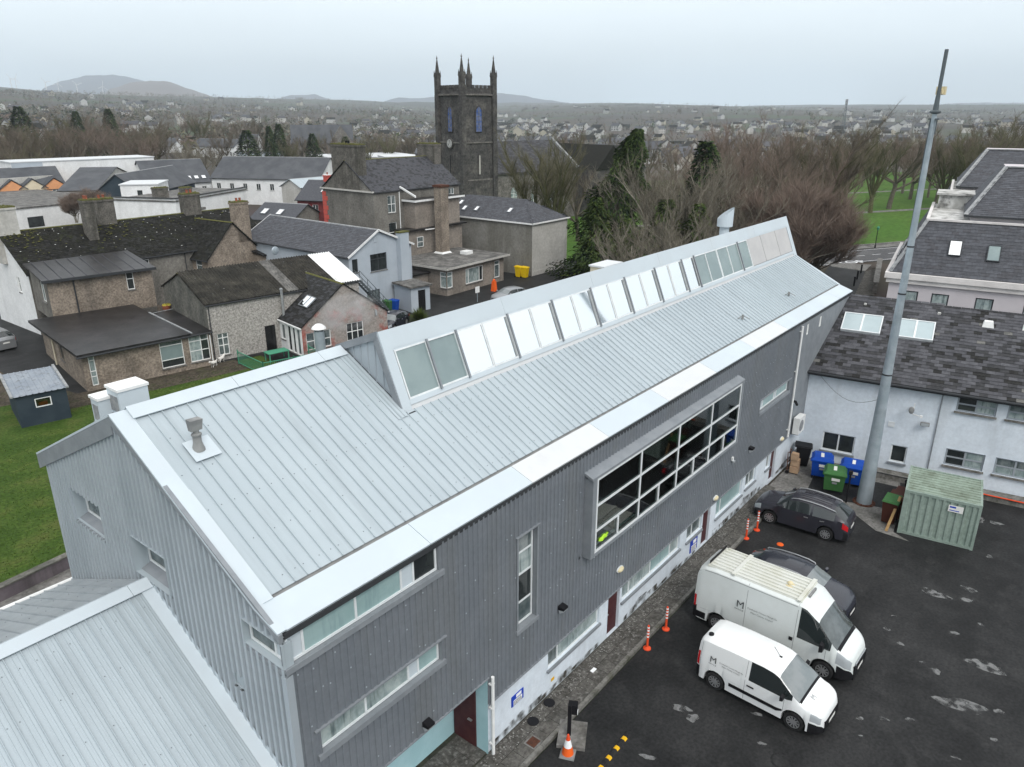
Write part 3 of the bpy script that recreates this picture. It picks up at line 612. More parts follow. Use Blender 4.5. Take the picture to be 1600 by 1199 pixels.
for i, (x, c_) in enumerate(((22.6, 'black_plastic'), (25.6, 'black_plastic'), (27.3, 'paint_black'), (30.0, 'bin_blue'))):
    t = thing('office_chair', ('dark office chair near the desk behind the bay window', 'dark office chair in the middle of the bay window', 'black office chair right of the bay centre mullion', 'blue office chair at the right end of the bay window')[i], 'chair', (x, 12.8, 4.62), .4*i, 'office chairs behind the bay window')
    g = MB(); g.box(-.25, .25, -.25, .25, .45, .53); g.build('seat', c_, t); g = MB(); g.box(-.24, .24, .22, .28, .56, 1.1); g.build('backrest', c_, t); g = MB(); g.cyl((0, 0, .05), (0, 0, .45), .03); g.build('column', 'black_plastic', t)
    g = MB(); [g.bar((0, 0, .05), (.3*math.cos(a), .3*math.sin(a), .03), .05, .04) for a in (0, 1.26, 2.5, 3.77, 5.03)]; g.build('base', 'black_plastic', t)
# ground floor white wall, openings, doors
gf = [(16.8, 20.0, 1.18, 2.04), (20.62, 21.46, .1, 2.04), (21.62, 26.45, 1.18, 2.04), (27.12, 28.62, 1.16, 2.04), (28.74, 29.52, .1, 2.04), (30.15, 33.22, .98, 2.04), (33.62, 34.95, 1.1, 2.04), (36.35, 36.95, 1.1, 2.04), (37.05, 37.8, .1, 2.04)]
w = MB(); wall(w, (0, YW+.06, 0), ex, -ey, 13.66, 42.2, -.05, 2.09, gf, reveal=.16); w.build('plinth_wall', 'wall_white', B, True)
O2 = (0, YW+.06, 0)
for i, h in enumerate(gf):
    if h[2] < .5:
        g = MB(); g.box(h[0]+.01, h[1]-.01, YW+.16, YW+.21, .12, 2.03); d_ = g.build('door', 'maroon', B, True); g = MB(); g.box(h[0]+.1, h[0]+.22, YW+.12, YW+.16, 1.0, 1.04); g.build('handle', 'rim', d_, True)
    else:
        wd = h[1]-h[0]; cols = (.65, wd-.65) if wd > 1.4 else (1, 1)
        if i == 2: cols = (.8, 2.1, 2.1, .95)
        window(B, O2, ex, -ey, *h[:4], cols=cols, fm='frame_white', gms=(['glass_mid', 'glass_curtain'] if i == 0 else ['glass_curtain', 'glass_curtain', 'glass_blind'] if i == 2 else ['glass_blind'] if i == 5 else ['glass_mid']), depth=.1, sill=.09, sillm='flash_grey')
mat('grime', (.055, .052, .045), (.09, .085, .072), 3, .95); ragged('grime', 2.6, .40, .66)
g = MB(); x = 13.8
while x < 41.5:
    if not any(h[2] < .5 and x+.9 > h[0]-.05 and x < h[1]+.05 for h in gf): h_ = random.uniform(.16, .42); g.q((x, YW+.054, .11), (x+.9, YW+.054, .11), (x+.9, YW+.054, .11+h_), (x, YW+.054, .11+h_*random.uniform(.6, 1.2)))
    x += .9
g.build('grime_stain', 'grime', B, True, kind='stuff')
# entrance recess
g = MB()
g.q((8.0, YW+1.45, 0), (13.62, YW+1.45, 0), (13.62, YW+1.45, 3.08), (8.0, YW+1.45, 3.08)); g.q((13.62, YW+1.45, 0), (13.62, YW, 0), (13.62, YW, 3.08), (13.62, YW+1.45, 3.08)); g.q((8.0, YW, 0), (8.0, YW+1.45, 0), (8.0, YW+1.45, 3.08), (8.0, YW, 3.08)); g.q((8, YW, 3.07), (13.62, YW, 3.07), (13.62, YW+1.45, 3.07), (8, YW+1.45, 3.07))
g.build('entrance_wall', 'wall_turq', B, True)
w = MB(); w.q((X0+.01, YW+.02, 0), (8.0, YW+.02, 0), (8.0, YW+.02, 3.1), (X0+.01, YW+.02, 3.1)); w.build('corner_pier', 'wall_white', B, True)
for (a, b_, c_, d_) in ((13.57, 13.615, YW+.48, YW+1.40), (9.2, 10.1, YW+1.40, YW+1.445)):
    g = MB(); g.box(a, b_, c_, d_, .13, 2.3); dr = g.build('door', 'maroon', B, True); g = MB()
    if a > 13: g.box(13.50, 13.57, YW+.60, YW+.76, 1.12, 1.15)
    else: g.box(9.9, 10.02, YW+1.36, YW+1.40, 1.1, 1.13)
    g.build('handle', 'rim', dr, True)
# sign boards on the wall
def blue_sign(x0, x1, z0, z1, label):
    t = thing('wall_sign', label, 'sign', (x0, YW, z0)); g = MB(); g.box(x0, x1, YW+.03, YW+.055, z0, z1); g.build('board', 'sign_blue', t, True)
    h = z1-z0; w_ = x1-x0
    g = MB(); g.box(x0+w_*.36, x1-w_*.20, YW+.024, YW+.029, z0+h*.66, z1-h*.05); g.box(x0+w_*.14, x1-w_*.14, YW+.024, YW+.029, z0+h*.05, z0+h*.55); g.build('print_panel', 'white_ink', t, True)
    g = MB(); rr = random.Random(2)
    for j in range(4):
        u = x0+w_*.17
        while u < x1-w_*.24: l_ = rr.uniform(.03, .09); g.box(u, min(u+l_, x1-w_*.16), YW+.020, YW+.0235, z0+h*(.10+j*.11), z0+h*(.15+j*.11)); u += l_+.02
    g.build('print_lines', 'ink', t, True)
blue_sign(14.83, 15.44, 1.02, 1.42, 'blue notice board with white panel near the entrance recess'); blue_sign(27.6, 28.3, .35, .95, 'blue notice under the window beside the middle maroon door')
t = MB(); t.box(17.02, 17.18, YW+.035, YW+.05, .55, .66); t.build('arrow_plate', 'yellow', label='small yellow marker plate low on the white wall', cat='sign')
# wall lights, camera, downpipes
def wall_light(x, z, kind, label):
    t = thing('wall_light', label, 'wall light', (x, YW, z), 0, 'lights along the front wall'); g = MB()
    if kind == 'dark':
        g.ext([(0, -.03, .14), (0, -.26, .10), (0, -.26, .02), (0, -.03, -.02)], (.26, 0, 0)); g.v = [(a-.13, b_, c_) for a, b_, c_ in g.v]; g.build('housing', 'black_plastic', t); g = MB(); g.ext([(-.12, -.04, -.025), (-.12, -.255, .015), (-.12, -.24, -.05), (-.12, -.08, -.16)], (.24, 0, 0)); g.build('diffuser', 'lamp_clear', t)
    else:
        g.lathe([(.17, 0), (.17, .05)], (0, 0, 0), 14); g.v = [(a*1.3, -.03-c_, b_*.7) for a, b_, c_ in g.v]; g.build('base', 'frame_white', t); g = MB(); g.lathe([(.15, .05), (.13, .10), (.06, .14)], (0, 0, 0), 14); g.v = [(a*1.3, -.03-c_, b_*.7) for a, b_, c_ in g.v]; g.build('diffuser', 'cream', t)
wall_light(17.33, 3.45, 'dark', 'black hooded lamp between the tall window and the first ground floor window'); wall_light(33.4, 3.45, 'dark', 'black hooded lamp on the cladding right of the bay window')
wall_light(21.17, 2.95, 'cream', 'cream oval bulkhead lamp above the first maroon street door'); wall_light(29.69, 2.32, 'cream', 'cream bulkhead lamp above the middle maroon door'); wall_light(38.1, 2.35, 'cream', 'cream bulkhead lamp near the far corner by the heat pump'); wall_light(11.0, 3.35, 'dark', 'black hooded lamp above the entrance recess at the bottom edge')
t = thing('dome_camera', 'small white dome camera on the cladding below the bay window', 'camera', (31.23, YW, 3.7)); g = MB(); g.box(-.07, .07, -.10, -.03, -.05, .12); g.build('bracket', 'pvc', t); g = MB(); g.lathe([(.09, 0), (.08, -.08), (.03, -.12)], (0, -.12, -.04), 12); g.build('dome', 'lamp_clear', t)
for x, z0, z1, l_ in ((13.72, .12, 3.1, 'white downpipe beside the entrance recess'), (38.9, 2.2, 8.5, 'long white downpipe at the far end of the grey cladding')):
    t = thing('downpipe', l_, 'pipe', (x, YW-.12, z0)); g = MB(); g.cyl((0, 0, 0), (0, 0, z1-z0), .055, n=10); g.build('pipe', 'pvc', t, smooth=40)
    for z in (.4, (z1-z0)*.6, z1-z0-.3): g = MB(); g.box(-.075, .075, -.02, .11, z, z+.05); g.build('clip', 'pvc', t)
# gable end towards the camera
gt = lambda u: 8.62+(11.93-8.62)*(u-YW)/(YR-YW) if u < YR else 11.93-(11.93-9.22)*(u-YR)/(YK-YR)
gab = [(YW-.02, 13.30, 7.82, 8.44, .18), (20.22, 22.04, 7.74, 8.80, .38), (16.62, 18.40, 7.52, 8.62, .38), (13.75, 14.12, 6.15, 6.55, .06)]
w = MB(); wall(w, (X0, 0, 0), ey, -ex, YW, 23.55, 0, gt, gab, fog, fbg(YW, 23.55), mr=1); w.build('gable_cladding', ['clad_gable', 'roof_metal'], B, True)
for h in gab[1:3]: g = MB(); g.hex([(X0-.05, h[0], h[2]-.10), (X0-.05, h[1], h[2]-.10), (X0+.37, h[1], h[2]+.02), (X0+.37, h[0], h[2]+.02), (X0-.05, h[0], h[2]-.04), (X0-.05, h[1], h[2]-.04), (X0+.37, h[1], h[2]+.12), (X0+.37, h[0], h[2]+.12)]); g.build('gable_sill', 'flash_grey', B, True)
g = MB(); g.hex([(X0-.06, YW-.05, 7.60), (X0-.06, 13.36, 7.60), (X0+.1, 13.36, 7.72), (X0+.1, YW-.05, 7.72), (X0-.06, YW-.05, 7.70), (X0-.06, 13.36, 7.70), (X0+.1, 13.36, 7.815), (X0+.1, YW-.05, 7.815)]); g.build('gable_sill', 'flash_grey', B, True)
OG = (X0, 0, 0)
window(B, OG, ey, -ex, YW+.06, 13.26, 7.84, 8.42, cols=(.42, 1.0), fm='frame_white', gms=['white_metal', 'glass_mid'], depth=.1)
window(B, OG, ey, -ex, 20.24, 22.02, 7.86, 8.78, cols=(1.0, 1.25), fm='frame_white', gms=['glass_dark', 'glass_mid'], depth=.33)
window(B, OG, ey, -ex, 16.64, 18.38, 7.66, 8.60, cols=(1.0, 1.25), fm='frame_white', gms=['glass_dark', 'glass_mid'], depth=.33)
g = MB(); g.box(X0+.02, X0+.05, 13.77, 14.10, 6.17, 6.53); g.build('hatch', 'roof_metal', B, True)
# other walls (rear, far end)
g = MB(); g.q((X0+.02, 23.55, 0), (X1-.1, 23.55, 0), (X1-.1, 23.55, 9.2), (X0+.02, 23.55, 9.2)); g.q((X1-.1, YW, 0), (X1-.1, 23.55, 0), (X1-.1, 23.55, 9.2), (X1-.1, YR, 11.9), (X1-.1, YW, 8.6)); g.build('rear_wall', 'clad_gable', B, True)
# roof panels, one object per sheet
def panel_mesh(wd, L, swage, seed):
    rr = random.Random(seed); p = MB(); pr = [(0, .0), (.008, .042), (.026, .042), (.034, 0)]
    if swage: pr += [(.14, 0), (.15, .009), (.17, .009), (.18, 0), (.25, 0), (.26, .009), (.28, .009), (.29, 0)]
    pr.append((wd, 0))
    for (a, b_), (c_, d_) in zip(pr, pr[1:]): p.q((a, 0, b_), (c_, 0, d_), (c_, L, d_), (a, L, b_))
    p.q(*[(a, 0, b_) for a, b_ in reversed(pr)])
    v = .30
    while v < L-.2:
        if rr.random() < .75: a = .10 if rr.random() < .5 else .21; p.box(a-.009, a+.009, v-.009, v+.009, .001, .012, m=1)
        v += 1.16
    return p
def lay(parent, Xa, Xb, Ya, Za, Yb, Zb, wd, mt, name='roof_sheet', flip=False, swage=False):
    d = V((0, Yb-Ya, Zb-Za)); L = d.length; d.normalize(); nn = ex.cross(d) if not flip else -ex.cross(d)
    n_ = round((Xb-Xa)/wd); wd = (Xb-Xa)/n_; mes = [panel_mesh(wd, L, swage, q).mesh(name, [mt, 'screw']) for q in range(5)]; ux = ex if not flip else -ex
    for k in range(n_):
        x = Xa+k*wd if not flip else Xb-k*wd
        mw = Matrix(((ux.x, d.x, nn.x, x), (0, d.y, nn.y, Ya), (0, d.z, nn.z, Za+random.uniform(0, .004)), (0, 0, 0, 1))); o = link(name, mes[(k*3+k//4) % 5], parent); o.matrix_local = FR[parent].inverted() @ mw
rf = MB(); rf.q((X0+.3, YI+.02, ZI-.08), (X1-.15, YI+.02, ZI-.08), (X1-.15, YR, ZR-.08), (X0+.3, YR, ZR-.08)); rf.build('roof_deck', 'gutter_grey', B, True)
lay(B, X0+.33, XC-.02, YI+.10, ZI+.02, YR-.05, ZR+.01, .342, 'roof_metal'); lay(B, XC-.02, X1-.16, YI+.10, ZI+.02, YT-.04, ZI+.02+(YT-.04-YI-.10)*(ZR-ZI)/(YR-YI-.12), .342, 'roof_metal')
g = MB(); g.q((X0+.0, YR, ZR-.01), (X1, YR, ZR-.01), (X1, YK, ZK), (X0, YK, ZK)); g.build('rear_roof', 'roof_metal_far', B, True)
def capseg(mb, pts, m=0, t=.05):                 # thin folded sheet: list of quads given as 4 points
    a, b_, c_, d_ = [V(p) for p in pts]; n_ = (b_-a).cross(d_-a).normalized()*t; mb.hex([a-n_, b_-n_, c_-n_, d_-n_, a, b_, c_, d_], m)
g = MB(); up = .07
capseg(g, [(X0-.12, YI-.02, ZI+.02), (X0+.36, YI-.02, ZI+.02), (X0+.36, YR, ZR+up), (X0-.12, YR, ZR+up)]); g.build('verge_cap', 'white_metal', B, True); g = MB(); capseg(g, [(X0-.12, YE, ZE+.02), (X0+.10, YE, ZE+.02), (X0+.10, YI-.02, ZI+.02), (X0-.12, YI-.02, ZI+.02)])
g.build('verge_cap', 'white_metal', B, True); g = MB(); capseg(g, [(X0-.12, YR, ZR+up), (X0+.36, YR, ZR+up), (X0+.36, YK, ZK+up), (X0-.12, YK, ZK+up)]); g.build('verge_cap', 'white_metal', B, True); g = MB(); capseg(g, [(X1-.22, YI, ZI+.02), (X1+.02, YI, ZI+.02), (X1+.02, YT+.2, ZT+.18), (X1-.22, YT+.2, ZT+.18)])
g.build('verge_cap', 'white_metal', B, True)
x = X0+.30                                       # ridge capping in lengths
while x < XC-.2:
    e_ = min(x+2.9, XC-.12); g = MB(); capseg(g, [(x+.006, YR-.36, ZR-.36*.545+.125), (e_-.006, YR-.36, ZR-.36*.545+.125), (e_-.006, YR, ZR+.14), (x+.006, YR, ZR+.14)], t=.03); capseg(g, [(x+.006, YR, ZR+.14), (e_-.006, YR, ZR+.14), (e_-.006, YR+.32, ZR-.07), (x+.006, YR+.32, ZR-.07)], t=.03); g.build('ridge_cap', 'white_metal', B, True); x = e_
g = MB()                                        # dark verge trim below caps on the gable
g.hex([(X0-.115, YW-.02, 8.50), (X0-.01, YW-.02, 8.50), (X0-.01, YR, 11.80), (X0-.115, YR, 11.80), (X0-.115, YW-.02, 8.72), (X0-.01, YW-.02, 8.72), (X0-.01, YR, 12.03), (X0-.115, YR, 12.03)])
g.hex([(X0-.115, YR, 11.55), (X0-.01, YR, 11.55), (X0-.01, YK, 8.85), (X0-.115, YK, 8.85), (X0-.115, YR, 12.03), (X0-.01, YR, 12.03), (X0-.01, YK, 9.3), (X0-.115, YK, 9.3)]); g.build('verge_trim', 'flash_grey', B, True)
g = MB(); g.box(X0-.085, X0+.10, YW-.05, YW-.028, 3.1, 7.6); g.box(X0-.085, X0-.06, YW-.028, YW+.12, 3.1, 7.6); g.build('corner_trim', 'clad_gable', B, True)
g = MB(); g.box(X0+.1, X1-.2, YI-.02, YI+.12, ZI-.16, ZI-.05); g.build('valley_gutter', 'gutter_grey', B, True)
x = X0+.10; k = 0                               # white eave panels
while x < X1-.05:
    e_ = min(x+(4.25 if k else 4.3), X1); g = MB(); capseg(g, [(x+.008, YE, ZE), (e_-.008, YE, ZE), (e_-.008, YI, ZI), (x+.008, YI, ZI)], t=.06); g.build('eave_panel', 'white_metal_grey' if k in (2, 4, 6) else 'white_metal', B, True); x = e_; k += 1
g = MB(); g.box(X0+.02, X1-.02, YE-.015, YE+.05, ZE-.20, ZE-.065); g.box(X0+.02, X1-.02, YE+.05, YW+.6, ZE-.16, ZE-.12); g.build('eave_soffit', 'dark_trim', B, True)
# glazed rooflight (monitor) along the ridge
sl = V((0, YT-YP, ZT-ZP)); SL = sl.length; sl.normalize(); nrm = V((0, sl.z, -sl.y)); nrm = nrm if nrm.y < 0 else -nrm
def cp_(x, s_, d_=0.0): return V((x, YP, ZP))+sl*s_+nrm*d_
def cbox(mb, xa, xb, sa, sb, da, db, m=0): mb.hex([cp_(xa, sb, da), cp_(xb, sb, da), cp_(xb, sb, db), cp_(xa, sb, db), cp_(xa, sa, da), cp_(xb, sa, da), cp_(xb, sa, db), cp_(xa, sa, db)], m)
x = XC-.05; k = 0
while x < X1: e_ = min(x+5.7, X1); g = MB(); cbox(g, x+.004, e_-.004, 0, .60, -.05, .05); g.build('rooflight_cap', 'white_metal', B, True); x = e_
g = MB(); cbox(g, XC-.02, X1-.02, .6, SL-.12, -.09, -.05); g.build('rooflight_back', 'gutter_grey', B, True)
g = MB(); cbox(g, XC-.05, 14.50, .6, SL-.02, -.05, .05); cbox(g, 47.62, X1, .6, SL-.1, -.05, .05); cbox(g, 14.50, 47.62, 2.22, 2.38, -.04, .06); cbox(g, 14.5, 47.62, .6, .66, -.04, .04); g.build('rooflight_frame', 'white_metal', B, True)
g = MB(); g.hex([(XC, YT-.02, ZT-.02), (X1-.1, YT-.02, ZT-.02), (X1-.1, YT+.25, ZT+.05), (XC, YT+.25, ZT+.05), (XC, YT-.02, ZT+.05), (X1-.1, YT-.02, ZT+.05), (X1-.1, YT+.12, ZT+.32), (XC, YT+.12, ZT+.32)]); g.build('rooflight_apron', 'white_metal_grey', B, True)
g = MB(); g.box(XC-.02, XC+.30, YT-.14, YT-.02, ZT-.06, ZT+.10); g.build('apron_outlet', 'dark_trim', B, True)
xs = [14.53+i*1.335 for i in range(21)]
for i in range(20):
    xa, xb = xs[i], xs[i+1]; fr = MB(); big = (i in (0, 1)) or (i > 1 and (i-1) % 2 == 0) or i >= 15; lift = .0
    d1 = .05 if i % 2 == 0 else .075
    cbox(fr, xa, xa+.05, .66, 2.22, -.04, d1); cbox(fr, xb-.05, xb, .66, 2.22, -.04, d1); cbox(fr, xa+.05, xb-.05, .66, .71, -.04, d1); cbox(fr, xa+.05, xb-.05, 2.16, 2.22, -.04, d1)
    f_ = fr.build('rooflight_window', 'frame_white', B, True); g = MB(); cbox(g, xa+.045, xb-.045, .70, 2.17, .015, .032); g.build('pane', 'glass_green' if (i < 2 or i >= 15) else 'glass_sky', f_, True)
    if i % 2 == 0 and 1 < i < 15 or i in (1, 15, 19): g = MB(); cbox(g, xa-.035, xa+.035, .62, 2.26, .076, .13); g.build('mullion', 'flash_grey', f_, True)
for a, b_ in ((41.25, 43.3), (43.32, 45.6), (45.62, 47.6)): g = MB(); cbox(g, a, b_-.03, .66, 2.2, -.03, .035); g.build('grey_panel', 'grey_panel', B, True)
# side cheek of the rooflight
zr = lambda y: ZI+.04+(y-YI-.1)*(ZR-ZI)/(YR-YI-.12)
w = MB(); zt_ = lambda u: (ZT+.1+(ZP-ZT-.1)*(u-YT)/(YP-YT)) if u < YP else (ZP-(ZP-ZR)*(u-YP)/(YR+.25-YP)); fo2, fb2 = trap(.33, .03, .46, .48, .54, .56)
wall(w, (XC, 0, 0), ey, -ex, YT, YR+.2, zr, zt_, [], fo2, list(fb2(YT, YR+.2))+[YP]); w.build('rooflight_cheek', 'clad_gable', B, True)
w = MB(); w.q((X1-.05, YT, ZT), (X1-.05, YR+.2, ZR), (X1-.05, YP, ZP)); w.build('rooflight_cheek', 'clad_gable', B, True)
g = MB(); g.hex([(XC-.1, YP, ZP-.22), (XC-.02, YP, ZP-.22), (XC-.02, YR+.3, ZR-.14), (XC-.1, YR+.3, ZR-.14), (XC-.1, YP, ZP+.03), (XC-.02, YP, ZP+.03), (XC-.02, YR+.3, ZR+.08), (XC-.1, YR+.3, ZR+.08)]); g.hex([(XC-.09, YT-.02, ZT+.05), (XC-.02, YT-.02, ZT+.05), (XC-.02, YP, ZP-.06), (XC-.09, YP, ZP-.06), (XC-.09, YT+.25, ZT+.05), (XC-.02, YT+.25, ZT+.05), (XC-.02, YP+.22, ZP-.1), (XC-.09, YP+.22, ZP-.1)]); g.build('cheek_trim', 'flash_grey', B, True)
g = MB(); g.q((XC, YP, ZP-.02), (X1, YP, ZP-.02), (X1, YR+.2, ZR-.05), (XC, YR+.2, ZR-.05)); g.build('rooflight_rear', 'roof_metal', B, True)
# step flashing along the cheek
g = MB()
for k in range(3): y0 = YT-.2; capseg(g, [(XC-.18-k*.13, y0, zr(y0)+.03-k*.008), (XC-.06-k*.13, y0, zr(y0)+.03-k*.008), (XC-.06-k*.13, YR-.2, zr(YR-.2)+.03-k*.008), (XC-.18-k*.13, YR-.2, zr(YR-.2)+.03-k*.008)], t=.01)
g.build('cheek_flashing', 'roof_metal', B, True)
# roof furniture
p = V((8.3, 16.5, zr(16.5))); t = thing('roof_flue', 'grey metal flue with cowl on the near end of the ribbed roof', 'flue', tuple(p))
dsl = V((0, YR-YI, ZR-ZI)).normalized(); nsl = ex.cross(dsl)
g = MB(); c = V((0, 0, 0)); g.hex([c-ex*.32-dsl*.36+nsl*.05, c+ex*.36-dsl*.36+nsl*.05, c+ex*.36+dsl*.32+nsl*.05, c-ex*.32+dsl*.32+nsl*.05, c-ex*.32-dsl*.36+nsl*.062, c+ex*.36-dsl*.36+nsl*.062, c+ex*.36+dsl*.32+nsl*.062, c-ex*.32+dsl*.32+nsl*.062]); g.build('flashing_plate', 'white_metal', t)
g = MB(); g.lathe([(.17, .0), (.13, .12), (.105, .22), (.105, .40), (.125, .40), (.125, .44), (.08, .46)], (-.05, .0, 0), 16); g.build('pipe', 'gutter_grey', t, smooth=35)
g = MB(); g.hex([(-.20, -.08, .54), (.08, -.08, .54), (.08, .08, .54), (-.20, .08, .54), (-.22, -.13, .84), (.10, -.13, .82), (.10, .10, .82), (-.22, .10, .84)]); g.lathe([(.07, .45), (.07, .56)], (-.05, 0, 0), 12); g.build('cowl', 'gutter_grey', t)
for px, py, l_ in ((1232, 464, 'small pipe bracket at the far end of the ribbed roof'), (1160, 500, 'small pipe bracket on the ribbed roof left of the far one')):
    q = at(px, py, 9.5); y = 13.4; q = V((q.x*y/q.y, y, zr(y))); t = thing('roof_bracket', l_, 'bracket', tuple(q)); g = MB(); g.cyl((0, 0, .03), (0, 0, .25), .06, n=8); g.build('stub', 'gutter_grey', t); g = MB(); g.bar((-.35, .1, .12), (.0, 0, .2), .03, .03); g.bar((.0, 0, .2), (.2, -.3, .05), .03, .03); g.build('arm', 'gutter_grey', t)
p = V((45.9, 19.5, 11.3))
t = thing('slanted_vent', 'white slant topped vent stack behind the rooflight', 'vent', tuple(p)); g = MB()
g.cyl((0, 0, -.2), (0, 0, 1.05), .30, n=18); g.build('stem', 'white_metal', t, smooth=40); g = MB(); n_ = 20; r_ = .49
for k in range(n_):
    a, b_ = 2*math.pi*k/n_, 2*math.pi*(k+1)/n_; h = lambda a_: 1.72+.36*math.cos(a_+1.0); g.q((r_*math.cos(a), r_*math.sin(a), .9), (r_*math.cos(b_), r_*math.sin(b_), .9), (r_*math.cos(b_), r_*math.sin(b_), h(b_)), (r_*math.cos(a), r_*math.sin(a), h(a)))
g.q(*[(r_*math.cos(2*math.pi*k/n_), r_*math.sin(2*math.pi*k/n_), .9) for k in range(n_)]); g.build('hood', 'white_metal', t, smooth=40)
t = thing('roof_hatch', 'small cream box hatch behind the rooflight cap', 'hatch', (31.8, 19.5, 11.3)); g = MB(); g.box(-.8, .8, -.4, .4, -.2, .55); g.build('box', 'paint_cream', t); g = MB(); g.box(-.86, .86, -.46, .46, .553, .63); g.build('lid', 'white_metal_grey', t)
# air handling boxes behind the near ridge
for k, (x, y, a, b_, c_, l_) in enumerate(((10.45, 25.2, 1.0, .85, 10.2, 'large white air handling cabinet behind the near end of the roof'), (9.85, 25.75, .6, .6, 9.85, 'smaller white air handling cabinet left of the large one'))):
    t = thing('air_cabinet', l_, 'air unit', (x, y, 0)); g = MB()
    for dx in (-a/2+.1, a/2-.1):
        for dy in (-b_/2+.1, b_/2-.1): g.box(dx-.05, dx+.05, dy-.05, dy+.05, 0, c_-1.6)
    g.build('support_frame', 'steel_galv', t); g = MB(); g.box(-a/2, a/2, -b_/2, b_/2, c_-1.6, c_); g.build('casing', 'white_metal', t); g = MB(); g.box(-a/2-.04, a/2+.04, -b_/2-.04, b_/2+.04, c_+.003, c_+.10); g.build('lid', 'pvc', t)
    g = MB(); g.box(-a/2-.02, -a/2-.003, -b_/2+.12, b_/2-.12, c_-.75, c_-.2); g.build('louvre', 'lead', t); g = MB(); g.box(-a/2-.025, a/2+.025, -b_/2-.025, b_/2+.025, c_-.98, c_-.86); g.build('band', 'lead', t)
# ------------------------------------------------------------------ annex with the pale roof at the lower left
A = thing('roof_annex', 'lower ribbed pale metal roofed wing at the bottom left corner', 'building', (-9, 11.2, 0))
AX0, AX1, AYR, AZR = -9.0, X0-.06, 17.83, 7.47; SA = .557
g = MB(); g.box(AX0+.2, AX1, 11.3, 23.2, 0, 3.6); g.ext([(AX0+.2, 11.3, 3.6), (AX0+.2, 23.2, 3.6), (AX0+.2, 23.2, 4.9), (AX0+.2, AYR, AZR-.25), (AX0+.2, 11.3, AZR-.25-(AYR-11.3)*SA)], (AX1-AX0-.2, 0, 0)); g.build('walls', 'clad_front', A, True)
lay(A, AX0, AX1-.30, 10.9, AZR-(AYR-10.9)*SA, AYR-.05, AZR-.02, .36, 'roof_metal', swage=True)
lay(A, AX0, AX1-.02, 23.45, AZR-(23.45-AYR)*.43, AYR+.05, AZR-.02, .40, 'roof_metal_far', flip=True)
x = AX0
while x < AX1-.1: e_ = min(x+3.1, AX1-.02); g = MB(); capseg(g, [(x+.005, AYR-.30, AZR-.30*SA+.11), (e_-.005, AYR-.30, AZR-.30*SA+.11), (e_-.005, AYR, AZR+.11), (x+.005, AYR, AZR+.11)], t=.03); capseg(g, [(x+.005, AYR, AZR+.11), (e_-.005, AYR, AZR+.11), (e_-.005, AYR+.26, AZR-.03), (x+.005, AYR+.26, AZR-.03)], t=.03); g.build('ridge_cap', 'white_metal', A, True); x = e_
g = MB(); g.cyl((AX0, 23.55, AZR-(23.45-AYR)*.43-.06), (AX1+.3, 23.55, AZR-(23.45-AYR)*.43-.06), .09, n=10); g.build('gutter', 'pvc', A, True, smooth=40)
g = MB(); rnd = random.Random(4); y = 11.2          # abutment flashing with ragged edge
zz = lambda y_: AZR-(AYR-y_)*SA
capseg(g, [(AX1-.32, 10.9, zz(10.9)+.06), (AX1+.02, 10.9, zz(10.9)+.06), (AX1+.02, AYR, zz(AYR)+.06), (AX1-.32, AYR, zz(AYR)+.06)], t=.01)
while y < AYR-.25: h_ = rnd.uniform(.10, .22); g.q((AX1-.005, y, zz(y)+.05), (AX1-.005, y+.21, zz(y+.21)+.05), (AX1-.005, y+.19, zz(y+.21)+.05+h_), (AX1-.005, y+.02, zz(y)+.05+h_)); y += .2
g.build('abutment_flashing', 'white_metal', A, True)
